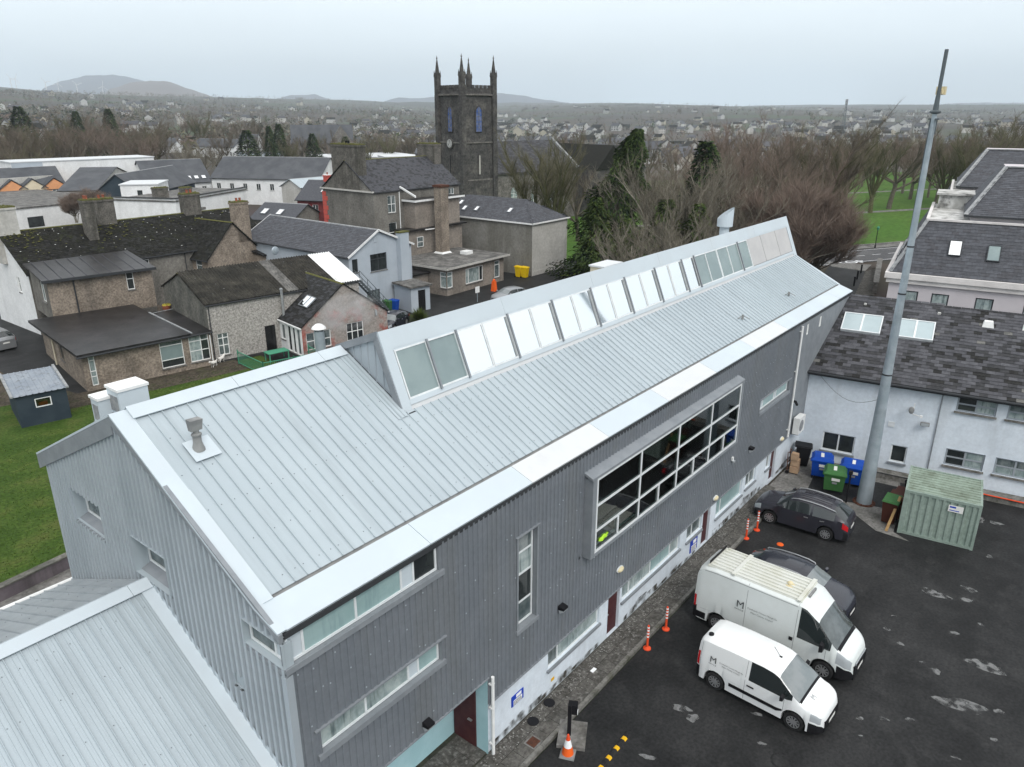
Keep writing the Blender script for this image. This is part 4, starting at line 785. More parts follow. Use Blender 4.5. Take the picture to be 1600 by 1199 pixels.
# ------------------------------------------------------------------ generic gabled house (local frame)
EX, EY = V((1, 0, 0)), V((0, 1, 0))
def gabled(t, x0, x1, y0, y1, ze, zr, wm, rm='roof_moss', wins=(), ov=.22, axis='x', slate=None, zb=-.05, wm2=None, gut='dark_trim', verge=None, ym=None, ze2=None, seed=1, ridge='lead', sw=.32, se=.24, under=None):
    ze2 = ze if ze2 is None else ze2
    if axis == 'x':
        m_ = (y0+y1)/2 if ym is None else ym; tops = {'S': ze, 'N': ze2}; gf_ = lambda u: ze+(zr-ze)*(u-y0)/(m_-y0) if u < m_ else zr-(zr-ze2)*(u-m_)/(y1-m_); tops['W'] = tops['E'] = gf_
    else:
        m_ = (x0+x1)/2 if ym is None else ym; tops = {'W': ze, 'E': ze2}; gf_ = lambda u: ze+(zr-ze)*(u-x0)/(m_-x0) if u < m_ else zr-(zr-ze2)*(u-m_)/(x1-m_); tops['S'] = tops['N'] = gf_
    fr = {'S': ((0, y0, 0), EX, -EY, x0, x1), 'N': ((0, y1, 0), EX, EY, x0, x1), 'W': ((x0, 0, 0), EY, -EX, y0, y1), 'E': ((x1, 0, 0), EY, EX, y0, y1)}
    for s_, (O, du, dn, a, b) in fr.items():
        hs = [(w[1], w[2], w[3], w[4], .14) for w in wins if w[0] == s_]; g = MB()
        wall(g, O, du, dn, a, b, zb, tops[s_], hs, extra=[m_] if callable(tops[s_]) else []); g.build('wall', (wm2 or {}).get(s_, wm), t)
        for w in wins:
            if w[0] != s_: continue
            if w[5] == 'door':
                g = MB(); A_, B_ = V(O)+du*w[1], V(O)+du*w[2]; C_ = -dn*.10; g.hex([A_+C_+V((0, 0, w[3])), B_+C_+V((0, 0, w[3])), B_+C_*1.4+V((0, 0, w[3])), A_+C_*1.4+V((0, 0, w[3])), A_+C_+V((0, 0, w[4])), B_+C_+V((0, 0, w[4])), B_+C_*1.4+V((0, 0, w[4])), A_+C_*1.4+V((0, 0, w[4]))]); g.build('door', w[6], t)
            else: window(t, O, du, dn, w[1], w[2], w[3], w[4], cols=w[5], rows=w[6], gm=w[7] if len(w) > 7 else 'glass_dark', fm=w[8] if len(w) > 8 else 'pvc', depth=.09, sill=.07, world=False, fw=.07)
    pl = []
    if axis == 'x':
        for ya, za, sg in ((y0, ze, 1), (y1, ze2, -1)):
            sl_ = (zr-za)/(m_-ya); pl.append((V((x0-ov if sg > 0 else x1+ov, ya-sg*ov, za-abs(sl_)*ov+.04)), EX*sg, V((0, m_-ya+sg*ov, zr-za+abs(sl_)*ov)), x1-x0+2*ov))
        rp_ = (V((x0-ov, m_, zr+.05)), V((x1+ov, m_, zr+.05)))
    else:
        for xa, za, sg in ((x0, ze, -1), (x1, ze2, 1)):
            sl_ = (zr-za)/(m_-xa); pl.append((V((xa+sg*ov, y1+ov if sg < 0 else y0-ov, za-abs(sl_)*ov+.04)), EY*sg, V((m_-xa-sg*ov, 0, zr-za+abs(sl_)*ov)), y1-y0+2*ov))
        rp_ = (V((m_, y0-ov, zr+.05)), V((m_, y1+ov, zr+.05)))
    for i, (O, du, dv, L) in enumerate(pl):
        H_ = dv.length; d = dv.normalized(); nn = du.cross(d)
        if slate and i in slate[0]: slates(t, O, du, d, L, H_, sw, se, slate[1], slate[2], world=False, seed=seed+i, under=under or slate[1][-1])
        else:
            g = MB(); g.ext([O-nn*.08, O+du*L-nn*.08, O+du*L+d*H_-nn*.08, O+d*H_-nn*.08], nn*.08); g.build('roof', rm, t)
        if gut:
            g = MB(); a = O-d*.05-nn*.05; g.cyl(a, a+du*L, .065, n=8); g.build('gutter', gut, t)
        if verge:
            for uu in (0, L):
                g = MB(); a = O+du*uu-nn*.06; g.bar(a, a+d*H_, .05, .20, up=nn); g.build('verge_board', verge, t)
    if ridge:
        a, b = rp_; n_ = max(2, int((b-a).length/.45)); g = MB(); dd = (b-a)/n_; sd_ = dd.normalized().cross(V((0, 0, 1)))
        for k in range(n_): p, q_ = a+dd*k, a+dd*(k+1)*.0+dd*k+dd*.97; g.ext([p+sd_*.15-V((0, 0, .075)), p+sd_*.06, p-sd_*.06, p-sd_*.15-V((0, 0, .075))], q_-p)
        g.build('ridge_tiles', ridge, t)
    return pl
def down(t, x, y, z0, z1, m='dark_trim', r_=.045): g = MB(); g.cyl((x, y, z0), (x, y, z1), r_, n=8); g.build('downpipe', m, t)
DARK = ('slate_moss', 'roof_moss', 'slate_d'); DW = (5, 5, 3); NEW = ('slate_n', 'slate_n2', 'slate_a'); NWT = (5, 4, 2)
LO, LA = V((20.34, 55.36, 0)), math.atan2(-.153, .988); LM = Matrix.Translation(LO) @ Matrix.Rotation(LA, 4, 'Z')
def Lp(u, v, z=0): return tuple(LM @ V((u, v, z)))
def onroof(t, name, c, du, dv, w_, h_, fm, gm, bars=1, lift=.10):     # skylight lying on a roof plane
    c, du, dv = V(c), V(du).normalized(), V(dv).normalized(); nn = du.cross(dv); nn = nn if nn.z > 0 else -nn; fr = MB()
    def bx(g, a, b, e_, f_, d0, d1): g.hex([c+du*a+dv*e_+nn*d0, c+du*b+dv*e_+nn*d0, c+du*b+dv*f_+nn*d0, c+du*a+dv*f_+nn*d0, c+du*a+dv*e_+nn*d1, c+du*b+dv*e_+nn*d1, c+du*b+dv*f_+nn*d1, c+du*a+dv*f_+nn*d1])
    b = .06; bx(fr, -w_/2, w_/2, -h_/2, -h_/2+b, 0, lift); bx(fr, -w_/2, w_/2, h_/2-b, h_/2, 0, lift); bx(fr, -w_/2, -w_/2+b, -h_/2+b, h_/2-b, 0, lift); bx(fr, w_/2-b, w_/2, -h_/2+b, h_/2-b, 0, lift)
    for k in range(1, bars): x = -w_/2+w_*k/bars; bx(fr, x-.05, x+.05, -h_/2+b, h_/2-b, 0, lift-.004)
    o = fr.build(name, fm, t)
    for k in range(bars): g = MB(); bx(g, -w_/2+w_*k/bars+.05, -w_/2+w_*(k+1)/bars-.05, -h_/2+.05, h_/2-.05, lift*.5, lift*.8); g.build('pane', gm, o)
    return o
# flat roofed rear extension
T = thing('flat_roof_extension', 'single storey brown rendered extension with wet black felt roof', 'building', LO, LA)
S_h = [(.30, .72, .35, 2.62), (5.2, 6.92, .52, 2.58), (7.38, 8.92, .55, 2.62)]
g = MB(); wall(g, (0, 0, 0), EX, -EY, -.1, 9.15, -.05, 2.72, [h+(.14,) for h in S_h]); g.build('wall', 'render_brown', T)
window(T, (0, 0, 0), EX, -EY, *S_h[0], rows=(1, .6, 1.2, .6), gm='glass_curtain', world=False, depth=.08); window(T, (0, 0, 0), EX, -EY, *S_h[1], rows=(.6, 1.1, .35), gms=['glass_dark', 'glass_green', 'glass_mid'], world=False, depth=.08, sill=.08); window(T, (0, 0, 0), EX, -EY, *S_h[2], cols=(1.5, 1), rows=(1, .9, .5), gms=['glass_curtain', 'glass_curtain', 'glass_curtain', 'glass_dark', 'glass_dark', 'glass_mid'], world=False, depth=.08, sill=.08)
g = MB(); wall(g, (-.1, 0, 0), EY, -EX, 0, 12.2, -.05, 2.72, [(5.6, 6.8, .9, 2.1, .14)]); g.build('wall', 'render_brown', T); window(T, (-.1, 0, 0), EY, -EX, 5.6, 6.8, .9, 2.1, cols=(1, 1), gm='glass_dark', fm='concrete', world=False, sill=.06)
g = MB(); g.q((9.15, 0, 0), (9.15, 12.2, 0), (9.15, 12.2, 2.72), (9.15, 0, 2.72)); g.build('wall', 'render_brown', T)
g = MB(); g.hex([(-.45, -.45, 2.72), (7.55, -.25, 2.72), (7.2, 12.2, 2.82), (-.9, 12.2, 2.82), (-.45, -.45, 2.92), (7.55, -.25, 2.92), (7.2, 12.2, 3.02), (-.9, 12.2, 3.02)]); g.build('felt_roof', 'felt_dark', T)
g = MB(); g.hex([(7.7, -.2, 2.60), (9.3, .1, 2.60), (9.25, 8.4, 2.74), (7.3, 8.0, 2.74), (7.7, -.2, 2.74), (9.3, .1, 2.74), (9.25, 8.4, 2.90), (7.3, 8.0, 2.90)]); g.build('lean_to_roof', 'felt_dark', T); g = MB(); g.bar((7.62, -.25, 2.94), (7.24, 8.2, 3.02), .13, .10); g.bar((7.3, 8.0, 2.96), (9.25, 8.4, 2.96), .08, .05); g.build('parapet_strip', 'lead', T)
g = MB(); g.cyl((-.5, -.50, 2.70), (9.25, -.18, 2.70), .07, n=8); g.build('gutter', 'dark_trim', T); down(T, -.20, 8.4, 0, 2.7, 'paint_cream', .06); down(T, 9.02, -.08, 0, 2.6); down(T, 8.98, -.18, 0, 2.5, 'pvc', .04)
t = MB(); p = Lp(8.9, 8.9, 2.9); t.lathe([(.30, 0), (.36, .35), (.30, .38)], p, 10, m=0)
for k in range(30): a = random.uniform(0, 6.28); r_ = random.uniform(0, .3); t.lathe([(.12, 0), (.08, .12)], (p[0]+r_*math.cos(a), p[1]+r_*math.sin(a), p[2]+.34), 5, m=1)
mat('yellow_flower', (.40, .34, .06), None); t.build('flower_tub', ['pot', 'yellow_flower'], label='terracotta tub of yellow flowers at the back of the black felt roof', cat='flower pot')
# two storey return with lean-to felt roof behind the extension
T = thing('rear_return', 'two storey brown pebbledash return with low black lean-to roof', 'building', Lp(0, 12.3), LA)
hs = [(7.02, 7.62, 4.32, 5.92)]; g = MB(); wall(g, (0, 0, 0), EX, -EY, .96, 9.2, 2.5, 5.95, [hs[0]+(.12,)]); g.build('wall', 'render_brown', T); window(T, (0, 0, 0), EX, -EY, *hs[0], rows=(1.4, 1), gm='glass_dark', world=False, sill=.08, depth=.07)
g = MB(); wall(g, (.96, 0, 0), EY, -EX, 0, 6, 2.5, lambda u: 5.95+u*.04, [(1.2, 2.6, 3.9, 5.7, .12)]); g.build('wall', 'render_grey', T); window(T, (.96, 0, 0), EY, -EX, 1.2, 2.6, 3.9, 5.7, cols=(1, 1.2), gm='glass_curtain', world=False, sill=.1)
g = MB(); g.q((9.2, 0, 2.5), (9.2, 6, 2.5), (9.2, 6, 6.1), (9.2, 0, 5.95)); g.build('wall', 'render_brown', T)
g = MB(); g.hex([(.6, -.35, 5.95), (9.45, -.35, 5.95), (9.3, 6.6, 6.55), (.6, 6.2, 6.45), (.6, -.35, 6.07), (9.45, -.35, 6.07), (9.3, 6.6, 6.67), (.6, 6.2, 6.57)]); g.build('felt_roof', 'felt_dark', T)
g = MB()
for k in range(9): x = 1.1+k*.95; g.bar((x, -.3, 6.09), (x+.1, 6.0, 6.64), .06, .03)
g.build('felt_batten', 'slate_a', T); g = MB(); g.bar((.55, -.40, 5.95), (9.5, -.40, 5.95), .10, .22); g.build('fascia', 'dark_trim', T); down(T, 2.9, -.10, 2.9, 5.9, r_=.06)
# long slated terrace house
TR = thing('slate_terrace', 'long grey terrace house with dark mossy slate roof and three chimneys', 'house', (24.1, 73.8, 0), R(1.2)); rz_ = R(1.2)
pl = gabled(TR, .0, 24.5, 0, 9.0, 5.65, 8.75, 'render_grey', wins=[('S', 10.0, 10.9, 3.7, 5.3, (1,), (1.3, 1), 'glass_dark'), ('S', 15.6, 16.6, 3.9, 5.4, (1,), (1, 1.1), 'glass_mid'), ('W', 2.2, 2.7, 3.6, 5.0, (1,), (1.5, 1), 'glass_mid')], slate=((0,), DARK, DW), wm2={'W': 'paint_white'}, ridge='moss', seed=21)
for x, l_, h_ in ((.6, 1.9, 11.0), (7.2, 1.1, 11.2), (9.4, 1.9, 11.0), (18.6, 1.9, 10.8)):
    p = FR[TR] @ V((x, 4.5 if x != 7.2 else 2.9, 0)); chimney_stack(TR, p, l_ if x != 7.2 else .9, .95, 6.5 if x > 1 else 6, h_, 'render_pale' if x < 1 else 'chimney', pots=2 if x != .6 else 0, yaw=rz_)
down(TR, 14.6, -.12, 2, 5.6); g = MB(); rnd = random.Random(9); d9 = V((0, 4.5, 3.1)).normalized()
for k in range(70): s_ = rnd.uniform(.03, .08); vv = rnd.betavariate(1.4, .9)*5.2; g.lathe([(s_, 0), (s_*.6, .02)], V((rnd.uniform(.2, 24), 0, 5.7))+d9*vv+V((0, -.01, .055)), 6)
g.build('lichen_spots', 'paint_white', TR, kind='stuff'); g = MB()
for k in range(260): s_ = rnd.uniform(.04, .14); vv = rnd.betavariate(2.5, .8)*5.3; g.lathe([(s_, 0), (s_*.8, s_*.3), (s_*.2, s_*.4)], V((rnd.choice((rnd.uniform(0, 3), rnd.uniform(0, 24), rnd.uniform(7, 11))), 0, 5.7))+d9*vv+V((0, -.01, .05)), 6)
g.build('moss_tufts', 'moss', TR, kind='stuff')
T = thing('stone_gable_wing', 'rough stone gabled wing with dark slate roof at the end of the terrace', 'house', tuple(at(345, 412, 4.2).xy)+(0,), R(6))
T.location.z = 0; FR[T] = Matrix.Translation(T.location) @ Matrix.Rotation(R(6), 4, 'Z')
gabled(T, -1.5, 5.2, 0, 7.5, 4.9, 8.2, 'render_brown', axis='y', slate=((0, 1), DARK, DW), wins=[('W', 1.0, 2.0, 3.5, 4.7, (1,), (1, 1), 'glass_mid'), ('W', 4.4, 5.4, 3.5, 4.7, (1,), (1, 1), 'glass_mid')], ridge='moss', seed=31)
p = FR[T] @ V((3.4, .45, 0)); chimney_stack(T, p, 1.7, .9, 6, 10.2, 'render_brown', yaw=R(6)); g = MB(); g.box(4.2, 7.2, -1.6, .2, 0, 4.5); g.build('lean_to', 'render_brown', T); g = MB(); g.hex([(4.0, -1.8, 4.5), (7.4, -1.8, 4.5), (7.4, .3, 4.9), (4.0, .3, 4.9), (4.0, -1.8, 4.62), (7.4, -1.8, 4.62), (7.4, .3, 5.02), (4.0, .3, 5.02)]); g.build('lean_to_roof', 'felt_dark', T)
g = MB(); g.lathe([(.42, 0), (.36, .05), (.1, .12)], (0, 0, 0), 16); g.v = [(a, -c_, b_) for a, b_, c_ in g.v]; p = at(430, 392, 6.0); g.v = [(a+p.x, b_+p.y, c_+p.z) for a, b_, c_ in g.v]; g.cyl((p.x, p.y, p.z), (p.x, p.y+.6, p.z-.1), .03); g.build('satellite_dish', 'steel_galv', label='round grey satellite dish beside the corrugated roof', cat='satellite dish')
# corrugated roof workshop
T = thing('corrugated_workshop', 'pebbledash workshop with black corrugated roof and one white sheet', 'building', Lp(9.3, .62), LA)
gabled(T, 0, 13.8, 0, 9.6, 4.70, 6.45, 'pebbledash', 'corrugated', wins=[('S', .55, 1.45, .42, 2.25, (1, 1), (1.2, .9, .6), 'glass_mid'), ('S', 4.55, 5.5, 0, 2.15, 'door', 'paint_black')], ov=.12, wm2={'W': 'render_dark'}, ridge='moss', ym=5.2)
sl_ = (6.45-4.70)/5.2; fo3, fb3 = trap(.25, .075, .15, .4, .6, .85); d = V((0, 1, sl_)).normalized(); nn = EX.cross(d); L_ = 5.35*math.hypot(1, sl_)
def corr(xa, xb, mt, nm, lift=0.0, v0=-.15, v1=L_-.12):
    g = MB(); us = sorted({xa, xb} | {u for u in fb3(xa, xb) if xa < u < xb})
    for a, b in zip(us, us[1:]): g.q(*[V((u, 0, 4.76))+d*v+nn*(fo3(u)+.03+lift) for u, v in ((a, v0), (b, v0), (b, v1), (a, v1))])
    g.build(nm, mt, T)
xx = -.12
while xx < 11.6: corr(xx, min(xx+1.0, 11.66), 'felt_grey' if 6.0 < xx < 7.0 else 'corrugated', 'roof_sheet', .004*(int(xx*10) % 3), v0=-.15); xx += 1.0
corr(11.68, 13.9, 'paint_white', 'white_roof_sheet', .01); down(T, .12, -.1, 0, 4.6)
for k in range(10): p = V((random.uniform(0, 13), 0, 4.76))+d*random.uniform(.2, 5)+nn*.085; p.x = min(p.x, 13); g = MB(); g.lathe([(.07, 0), (.05, .02)], p, 6); g.build('bird_lime', 'patch_pale', T)
g = MB(); g.cyl((6.2, -.35, 1.8), (6.2, -.35, 5.1), .11, n=10); g.lathe([(.16, 0), (.10, .10)], (6.2, -.35, 5.1), 10); g.build('flue_pipe', 'lead', T, smooth=40)
# cottage with the pink gable
T = thing('pink_gable_cottage', 'small cottage with worn pink rendered gable and slate roof', 'house', Lp(15.2, -3.3), LA)
gabled(T, 0, 8.2, 0, 7.2, 2.62, 5.6, 'pink_wall', axis='y', slate=((0, 1), ('slate_c', 'slate_d'), (3, 4)), wins=[('S', .35, 2.6, .55, 2.0, (1, 1, 1), (1, 1), 'glass_mid'), ('S', 4.1, 5.75, .6, 2.15, (1, 1, 1), (1, 1), 'glass_dark'), ('W', .35, 1.0, .1, 2.3, (1,), (1,), 'glass_mid'), ('W', 1.2, 1.75, .1, 2.3, (1,), (1,), 'glass_dark'), ('W', 1.95, 2.6, .1, 2.3, (1,), (1,), 'glass_dark'), ('W', 3.0, 3.7, .9, 2.2, (1,), (1,), 'glass_mid')], wm2={'W': 'paint_white'}, ym=4.05, ov=.12, ridge='moss', gut='pvc', seed=41, sw=.4, se=.22)
dvr = V((4.05, 0, 5.6-2.62)).normalized(); onroof(T, 'roof_window', V((0, 2.0, 2.66))+dvr*2.25+V((-.03, 0, .08)), EY, dvr, 1.5, 1.15, 'flash_grey', 'glass_sky', 2)
g = MB(); g.box(6.95, 7.1, -.15, -.03, 2.4, 2.9); g.build('wall_lamp', 'lamp_clear', T)
# two steel flue cowls behind the metal roof, steam rising from one
cx, cy = 33.2, 40.8; p = at(501, 545, 5.2)
t = thing('steel_flue', 'wide galvanised boiler flue with white cap in front of the pink gable', 'flue', (p.x, p.y, 0)); g = MB(); g.cyl((0, 0, 0), (0, 0, 6.35), .32, n=18); g.build('stack', 'steel_galv', t, smooth=40); g = MB(); g.cyl((0, 0, 6.5), (0, 0, 6.60), .46, .40, n=18); g.lathe([(.40, 6.60), (.2, 6.76), (.02, 6.78)], (0, 0, 0), 18); g.build('cap', 'pvc', t, smooth=40); g = MB()
for k in range(4): a = k*1.57; g.box(.29*math.cos(a)-.03, .29*math.cos(a)+.03, .29*math.sin(a)-.03, .29*math.sin(a)+.03, 6.35, 6.5)
g.build('cap_strut', 'steel_dark', t); g = MB(); g.box(-1.1, 1.1, -.8, .8, 4.2, 4.4); g.box(-.9, .9, -.6, .6, 0, 4.2); g.build('boiler_housing', 'render_pale', t)
st = MB(); rr = random.Random(6); pc = V((p.x, p.y, 6.7))
sv = bpy.data.materials.new('steam'); sv.use_nodes = True; n = sv.node_tree.nodes; l = sv.node_tree.links; n.clear(); o_ = n.new('ShaderNodeOutputMaterial'); pv_ = n.new('ShaderNodeVolumePrincipled'); pv_.inputs['Color'].default_value = (.99, .99, 1, 1)
tcs = n.new('ShaderNodeTexCoord'); nz = n.new('ShaderNodeTexNoise'); nz.inputs['Scale'].default_value = 3.2; nz.inputs['Detail'].default_value = 4; l.new(tcs.outputs['Generated'], nz.inputs['Vector'])
vm = n.new('ShaderNodeVectorMath'); vm.operation = 'SUBTRACT'; vm.inputs[1].default_value = (.5, .5, .5); l.new(tcs.outputs['Generated'], vm.inputs[0]); ln = n.new('ShaderNodeVectorMath'); ln.operation = 'LENGTH'; l.new(vm.outputs[0], ln.inputs[0])
m1 = n.new('ShaderNodeMapRange'); m1.inputs[1].default_value = .48; m1.inputs[2].default_value = .1; m1.inputs[3].default_value = 0; m1.inputs[4].default_value = 1; l.new(ln.outputs['Value'], m1.inputs[0]); m2 = n.new('ShaderNodeMapRange'); m2.inputs[1].default_value = .42; m2.inputs[2].default_value = .72; m2.inputs[3].default_value = 0; m2.inputs[4].default_value = 2.4; l.new(nz.outputs['Fac'], m2.inputs[0])
mm = n.new('ShaderNodeMath'); mm.operation = 'MULTIPLY'; l.new(m1.outputs[0], mm.inputs[0]); l.new(m2.outputs[0], mm.inputs[1]); l.new(mm.outputs[0], pv_.inputs['Density']); l.new(pv_.outputs[0], o_.inputs['Volume']); M['steam'] = sv
g = MB(); g.lathe([(.25, -1), (.75, -.66), (1, 0), (.75, .66), (.25, 1)], (0, 0, 0), 16); g.v = [(a*2.6+pc.x+2.1, b_*1.3+pc.y-.4, c_*1.3+pc.z+.5) for a, b_, c_ in g.v]; g.build('steam_plume', 'steam', kind='stuff', label='thin white steam drifting from the boiler flue', cat='steam')
# green rail enclosure with table
q0, q1, q2 = at(350, 575, .9), at(376, 560, .9), at(474, 545, .9); t = thing('green_railing', 'green painted metal railing round the small yard', 'railing', Lp(10, -1.0), LA); g = MB()
def rail(a, b):
    n_ = int((V(b)-V(a)).length/.16); g = MB(); g.bar(V(a)+V((0, 0, 1.05)), V(b)+V((0, 0, 1.05)), .06, .05); g.bar(V(a)+V((0, 0, .12)), V(b)+V((0, 0, .12)), .05, .04); g.build('rail', 'rail_green', t); g = MB()
    for k in range(n_): p = V(a)+(V(b)-V(a))*(k+.5)/n_; g.bar(p+V((0, 0, .1)), p+V((0, 0, 1.04)), .022, .022)
    g.build('balusters', 'rail_green', t)
    for p in (a, b): g = MB(); p = V(p); g.bar(p, p+V((0, 0, 1.2)), .07, .07); g.build('post', 'rail_green', t)
rail((.6, -.2, 0), (.8, -4.3, 0)); rail((.8, -4.3, 0), (3.2, -4.6, 0)); rail((3.2, -4.6, 0), (5.4, -4.8, 0)); rail((5.4, -4.8, 0), (5.5, -2.6, 0))
t = thing('garden_table', 'bright green plastic garden table beside the workshop door', 'table', Lp(13.4, -2.2), LA); g = MB(); g.box(-.9, .9, -.5, .5, .70, .75); g.build('tabletop', 'rail_green', t)
for a in (-.8, .8):
    for b_ in (-.42, .42): g = MB(); g.box(a-.04, a+.04, b_-.04, b_+.04, 0, .70); g.build('leg', 'rail_green', t)
# dog on the path in front of the extension
def dog(px, py, heading, label):
    p = at(px, py, .02); me = bpy.data.meshes.new('dog'); vv = [(0, 0, .36), (.22, 0, .37), (.40, 0, .38), (.50, 0, .47), (.60, 0, .50), (.70, 0, .47), (-.08, 0, .38), (-.20, 0, .46), (-.28, 0, .52)]; ee = [(0, 1), (1, 2), (2, 3), (3, 4), (4, 5), (0, 6), (6, 7), (7, 8)]; rr = [.11, .12, .13, .085, .085, .04, .09, .025, .015]
    for sx_, rt_ in ((.36, 2), (-.02, 0)):
        for sy in (-.08, .08):
            i = len(vv); k = .0 if sx_ > 0 else -.06; vv += [(sx_, sy, .26), (sx_+k*.6-.01, sy, .14), (sx_+k*.2, sy, .03), (sx_+.05, sy, .015)]; rr += [.06, .035, .025, .025]; ee += [(rt_, i), (i, i+1), (i+1, i+2), (i+2, i+3)]
    for sy in (-.05, .05): vv.append((.57, sy, .60)); rr.append(.022); ee.append((4, len(vv)-1))
    me.from_pydata(vv, ee, []); o = bpy.data.objects.new('dog', me); COL.objects.link(o); md = o.modifiers.new('s', 'SKIN')
    for i, r_ in enumerate(rr): me.skin_vertices[0].data[i].radius = (r_, r_)
    me.skin_vertices[0].data[0].use_root = True; o.modifiers.new('b', 'SUBSURF').levels = 1; o.modifiers['b'].render_levels = 2; bpy.context.view_layer.update()
    nm = bpy.data.meshes.new_from_object(o.evaluated_get(bpy.context.evaluated_depsgraph_get())); bpy.data.objects.remove(o); nm.materials.clear(); nm.materials.append(M['dog']); nm.polygons.foreach_set('use_smooth', [True]*len(nm.polygons))
    o = link('dog', nm, loc=p, rz=heading); props(o, label, 'dog'); return o
mat('dog', (.72, .70, .66), (.05, .045, .04), 3.2, .9, lo=.56, hi=.60)
try:
    dog(337, 572, R(200), 'white dog with dark patches standing at the left on the path'); dog(344, 567, R(20), 'white and dark dog close to the downpipe on the path')
except Exception as ex_:
    print('dog failed', ex_)
# garden shed
T = thing('garden_shed', 'dark blue grey garden shed with pale tin roof on the lawn', 'shed', (16.05, 51.5, 0), math.atan2(-.53, 2.6)); a = .0
g = MB(); wall(g, (0, 0, 0), EX, -EY, -1.42, 1.42, 0, 2.12, [(-.42, .50, 1.15, 1.75, .06)]); wall(g, (-1.42, 0, 0), EY, -EX, 0, 4.2, 0, lambda u: 2.12+.30*u/4.2); wall(g, (1.42, 0, 0), EY, EX, 0, 4.2, 0, lambda u: 2.12+.30*u/4.2); wall(g, (0, 4.2, 0), EX, EY, -1.42, 1.42, 0, 2.42); g.build('walls', 'shed_blue', T)
window(T, (0, 0, 0), EX, -EY, -.42, .50, 1.15, 1.75, fm='pvc', gm='glass_clear', depth=.03, world=False); g = MB(); g.box(-.6, .7, .5, .6, .3, 1.45, m=0); g.box(-.2, .3, .35, .45, .9, 1.35, m=1); g.build('shelf_contents', ['wood', 'cone_orange'], T)
d = V((0, 4.5, .33)); L_ = d.length; dn_ = d.normalized(); nn = EX.cross(dn_)
for k in range(9):
    x = -1.58+k*.351; g = MB(); 
    for a, b_, h0, h1 in ((0, .05, .0, .03), (.05, .09, .03, .03), (.09, .13, .03, 0), (.13, .351, 0, 0)): g.q(*[V((x+u, -.18, 2.13))+dn_*v+nn*h for u, v, h in ((a, 0, h0), (b_, 0, h1), (b_, L_, h1), (a, L_, h0))])
    g.build('roof_sheet', 'shed_roof', T)
for x in (-1.6, 1.5): g = MB(); a = V((x, -.2, 2.17)); g.bar(a, a+d*1.02, .16, .10); g.build('verge', 'lead', T)
# ------------------------------------------------------------------ grey gable house with its store, steps and bins
T = thing('grey_gable_house', 'tall pale blue grey gable house with white barge boards', 'house', (46.0, 56.9, 0), R(0))
gabled(T, -.1, 8.2, 0, 17.5, 6.0, 8.1, 'paint_bluegrey', axis='y', slate=((0,), NEW, NWT), wins=[('S', 2.6, 4.75, 4.05, 5.75, (1, 1), (1.8, .8), 'glass_dark', 'frame_dark'), ('S', .3, 1.0, 4.3, 5.6, (1,), (1,), 'glass_dark', 'frame_dark'), ('S', 1.9, 3.6, .6, 2.2, (1, 1), (1,), 'glass_mid', 'frame_dark')], ov=.25, verge='paint_white', ym=3.7, ze2=6.2, ridge='lead', seed=51, sw=.34, se=.25)
g = MB(); g.box(6.15, 7.35, -.62, -.003, 0, 7.5); g.build('flue_breast', 'paint_bluegrey', T); g = MB(); g.box(6.08, 7.42, -.68, .05, 7.503, 7.62); g.build('flue_cap', 'moss', T)
g = MB(); g.box(3.2, 3.55, -.05, -.003, 6.9, 7.25); g.build('gable_vent', 'paint_bluegrey', T)
T = thing('door_store', 'small flat roofed grey store with black door', 'outhouse', (50.75, 53.6, 0), math.atan2(-.4, 2.33))
g = MB(); wall(g, (0, 0, 0), EX, -EY, 0, 2.3, 0, 2.5, [(.85, 1.75, 0, 2.15, .1)]); wall(g, (0, 0, 0), EY, -EX, 0, 3.0, 0, 2.5); wall(g, (2.3, 0, 0), EY, EX, 0, 3.0, 0, 2.5); g.build('walls', 'paint_bluegrey', T); g = MB(); g.box(.86, 1.74, .05, .10, .01, 2.14); g.build('door', 'paint_black', T); g = MB(); g.box(-.2, 2.5, -.25, 3.1, 2.503, 2.66); g.build('roof_slab', 'felt_grey', T)
T = thing('outside_stair', 'thin black metal outside stair against the grey gable', 'stair', (45.2, 55.6, 0)); g = MB()
for y in (-.0, -.8):
    g.bar((.2, y, 4.0), (3.9, y, .1), .06, .18); g.bar((.2, y, 4.95), (3.9, y, 1.05), .04, .04)
    for k in range(5): x = .2+k*.92; z = 4-(x-.2)*3.9/3.7; g.bar((x, y, z), (x, y, z+.95), .035, .035)
g.build('stringers', 'steel_dark', T); g = MB()
for k in range(14): x = .35+k*.26; z = 3.85-k*.27; g.box(x, x+.24, -.78, -.02, z, z+.03)
g.build('treads', 'steel_dark', T)
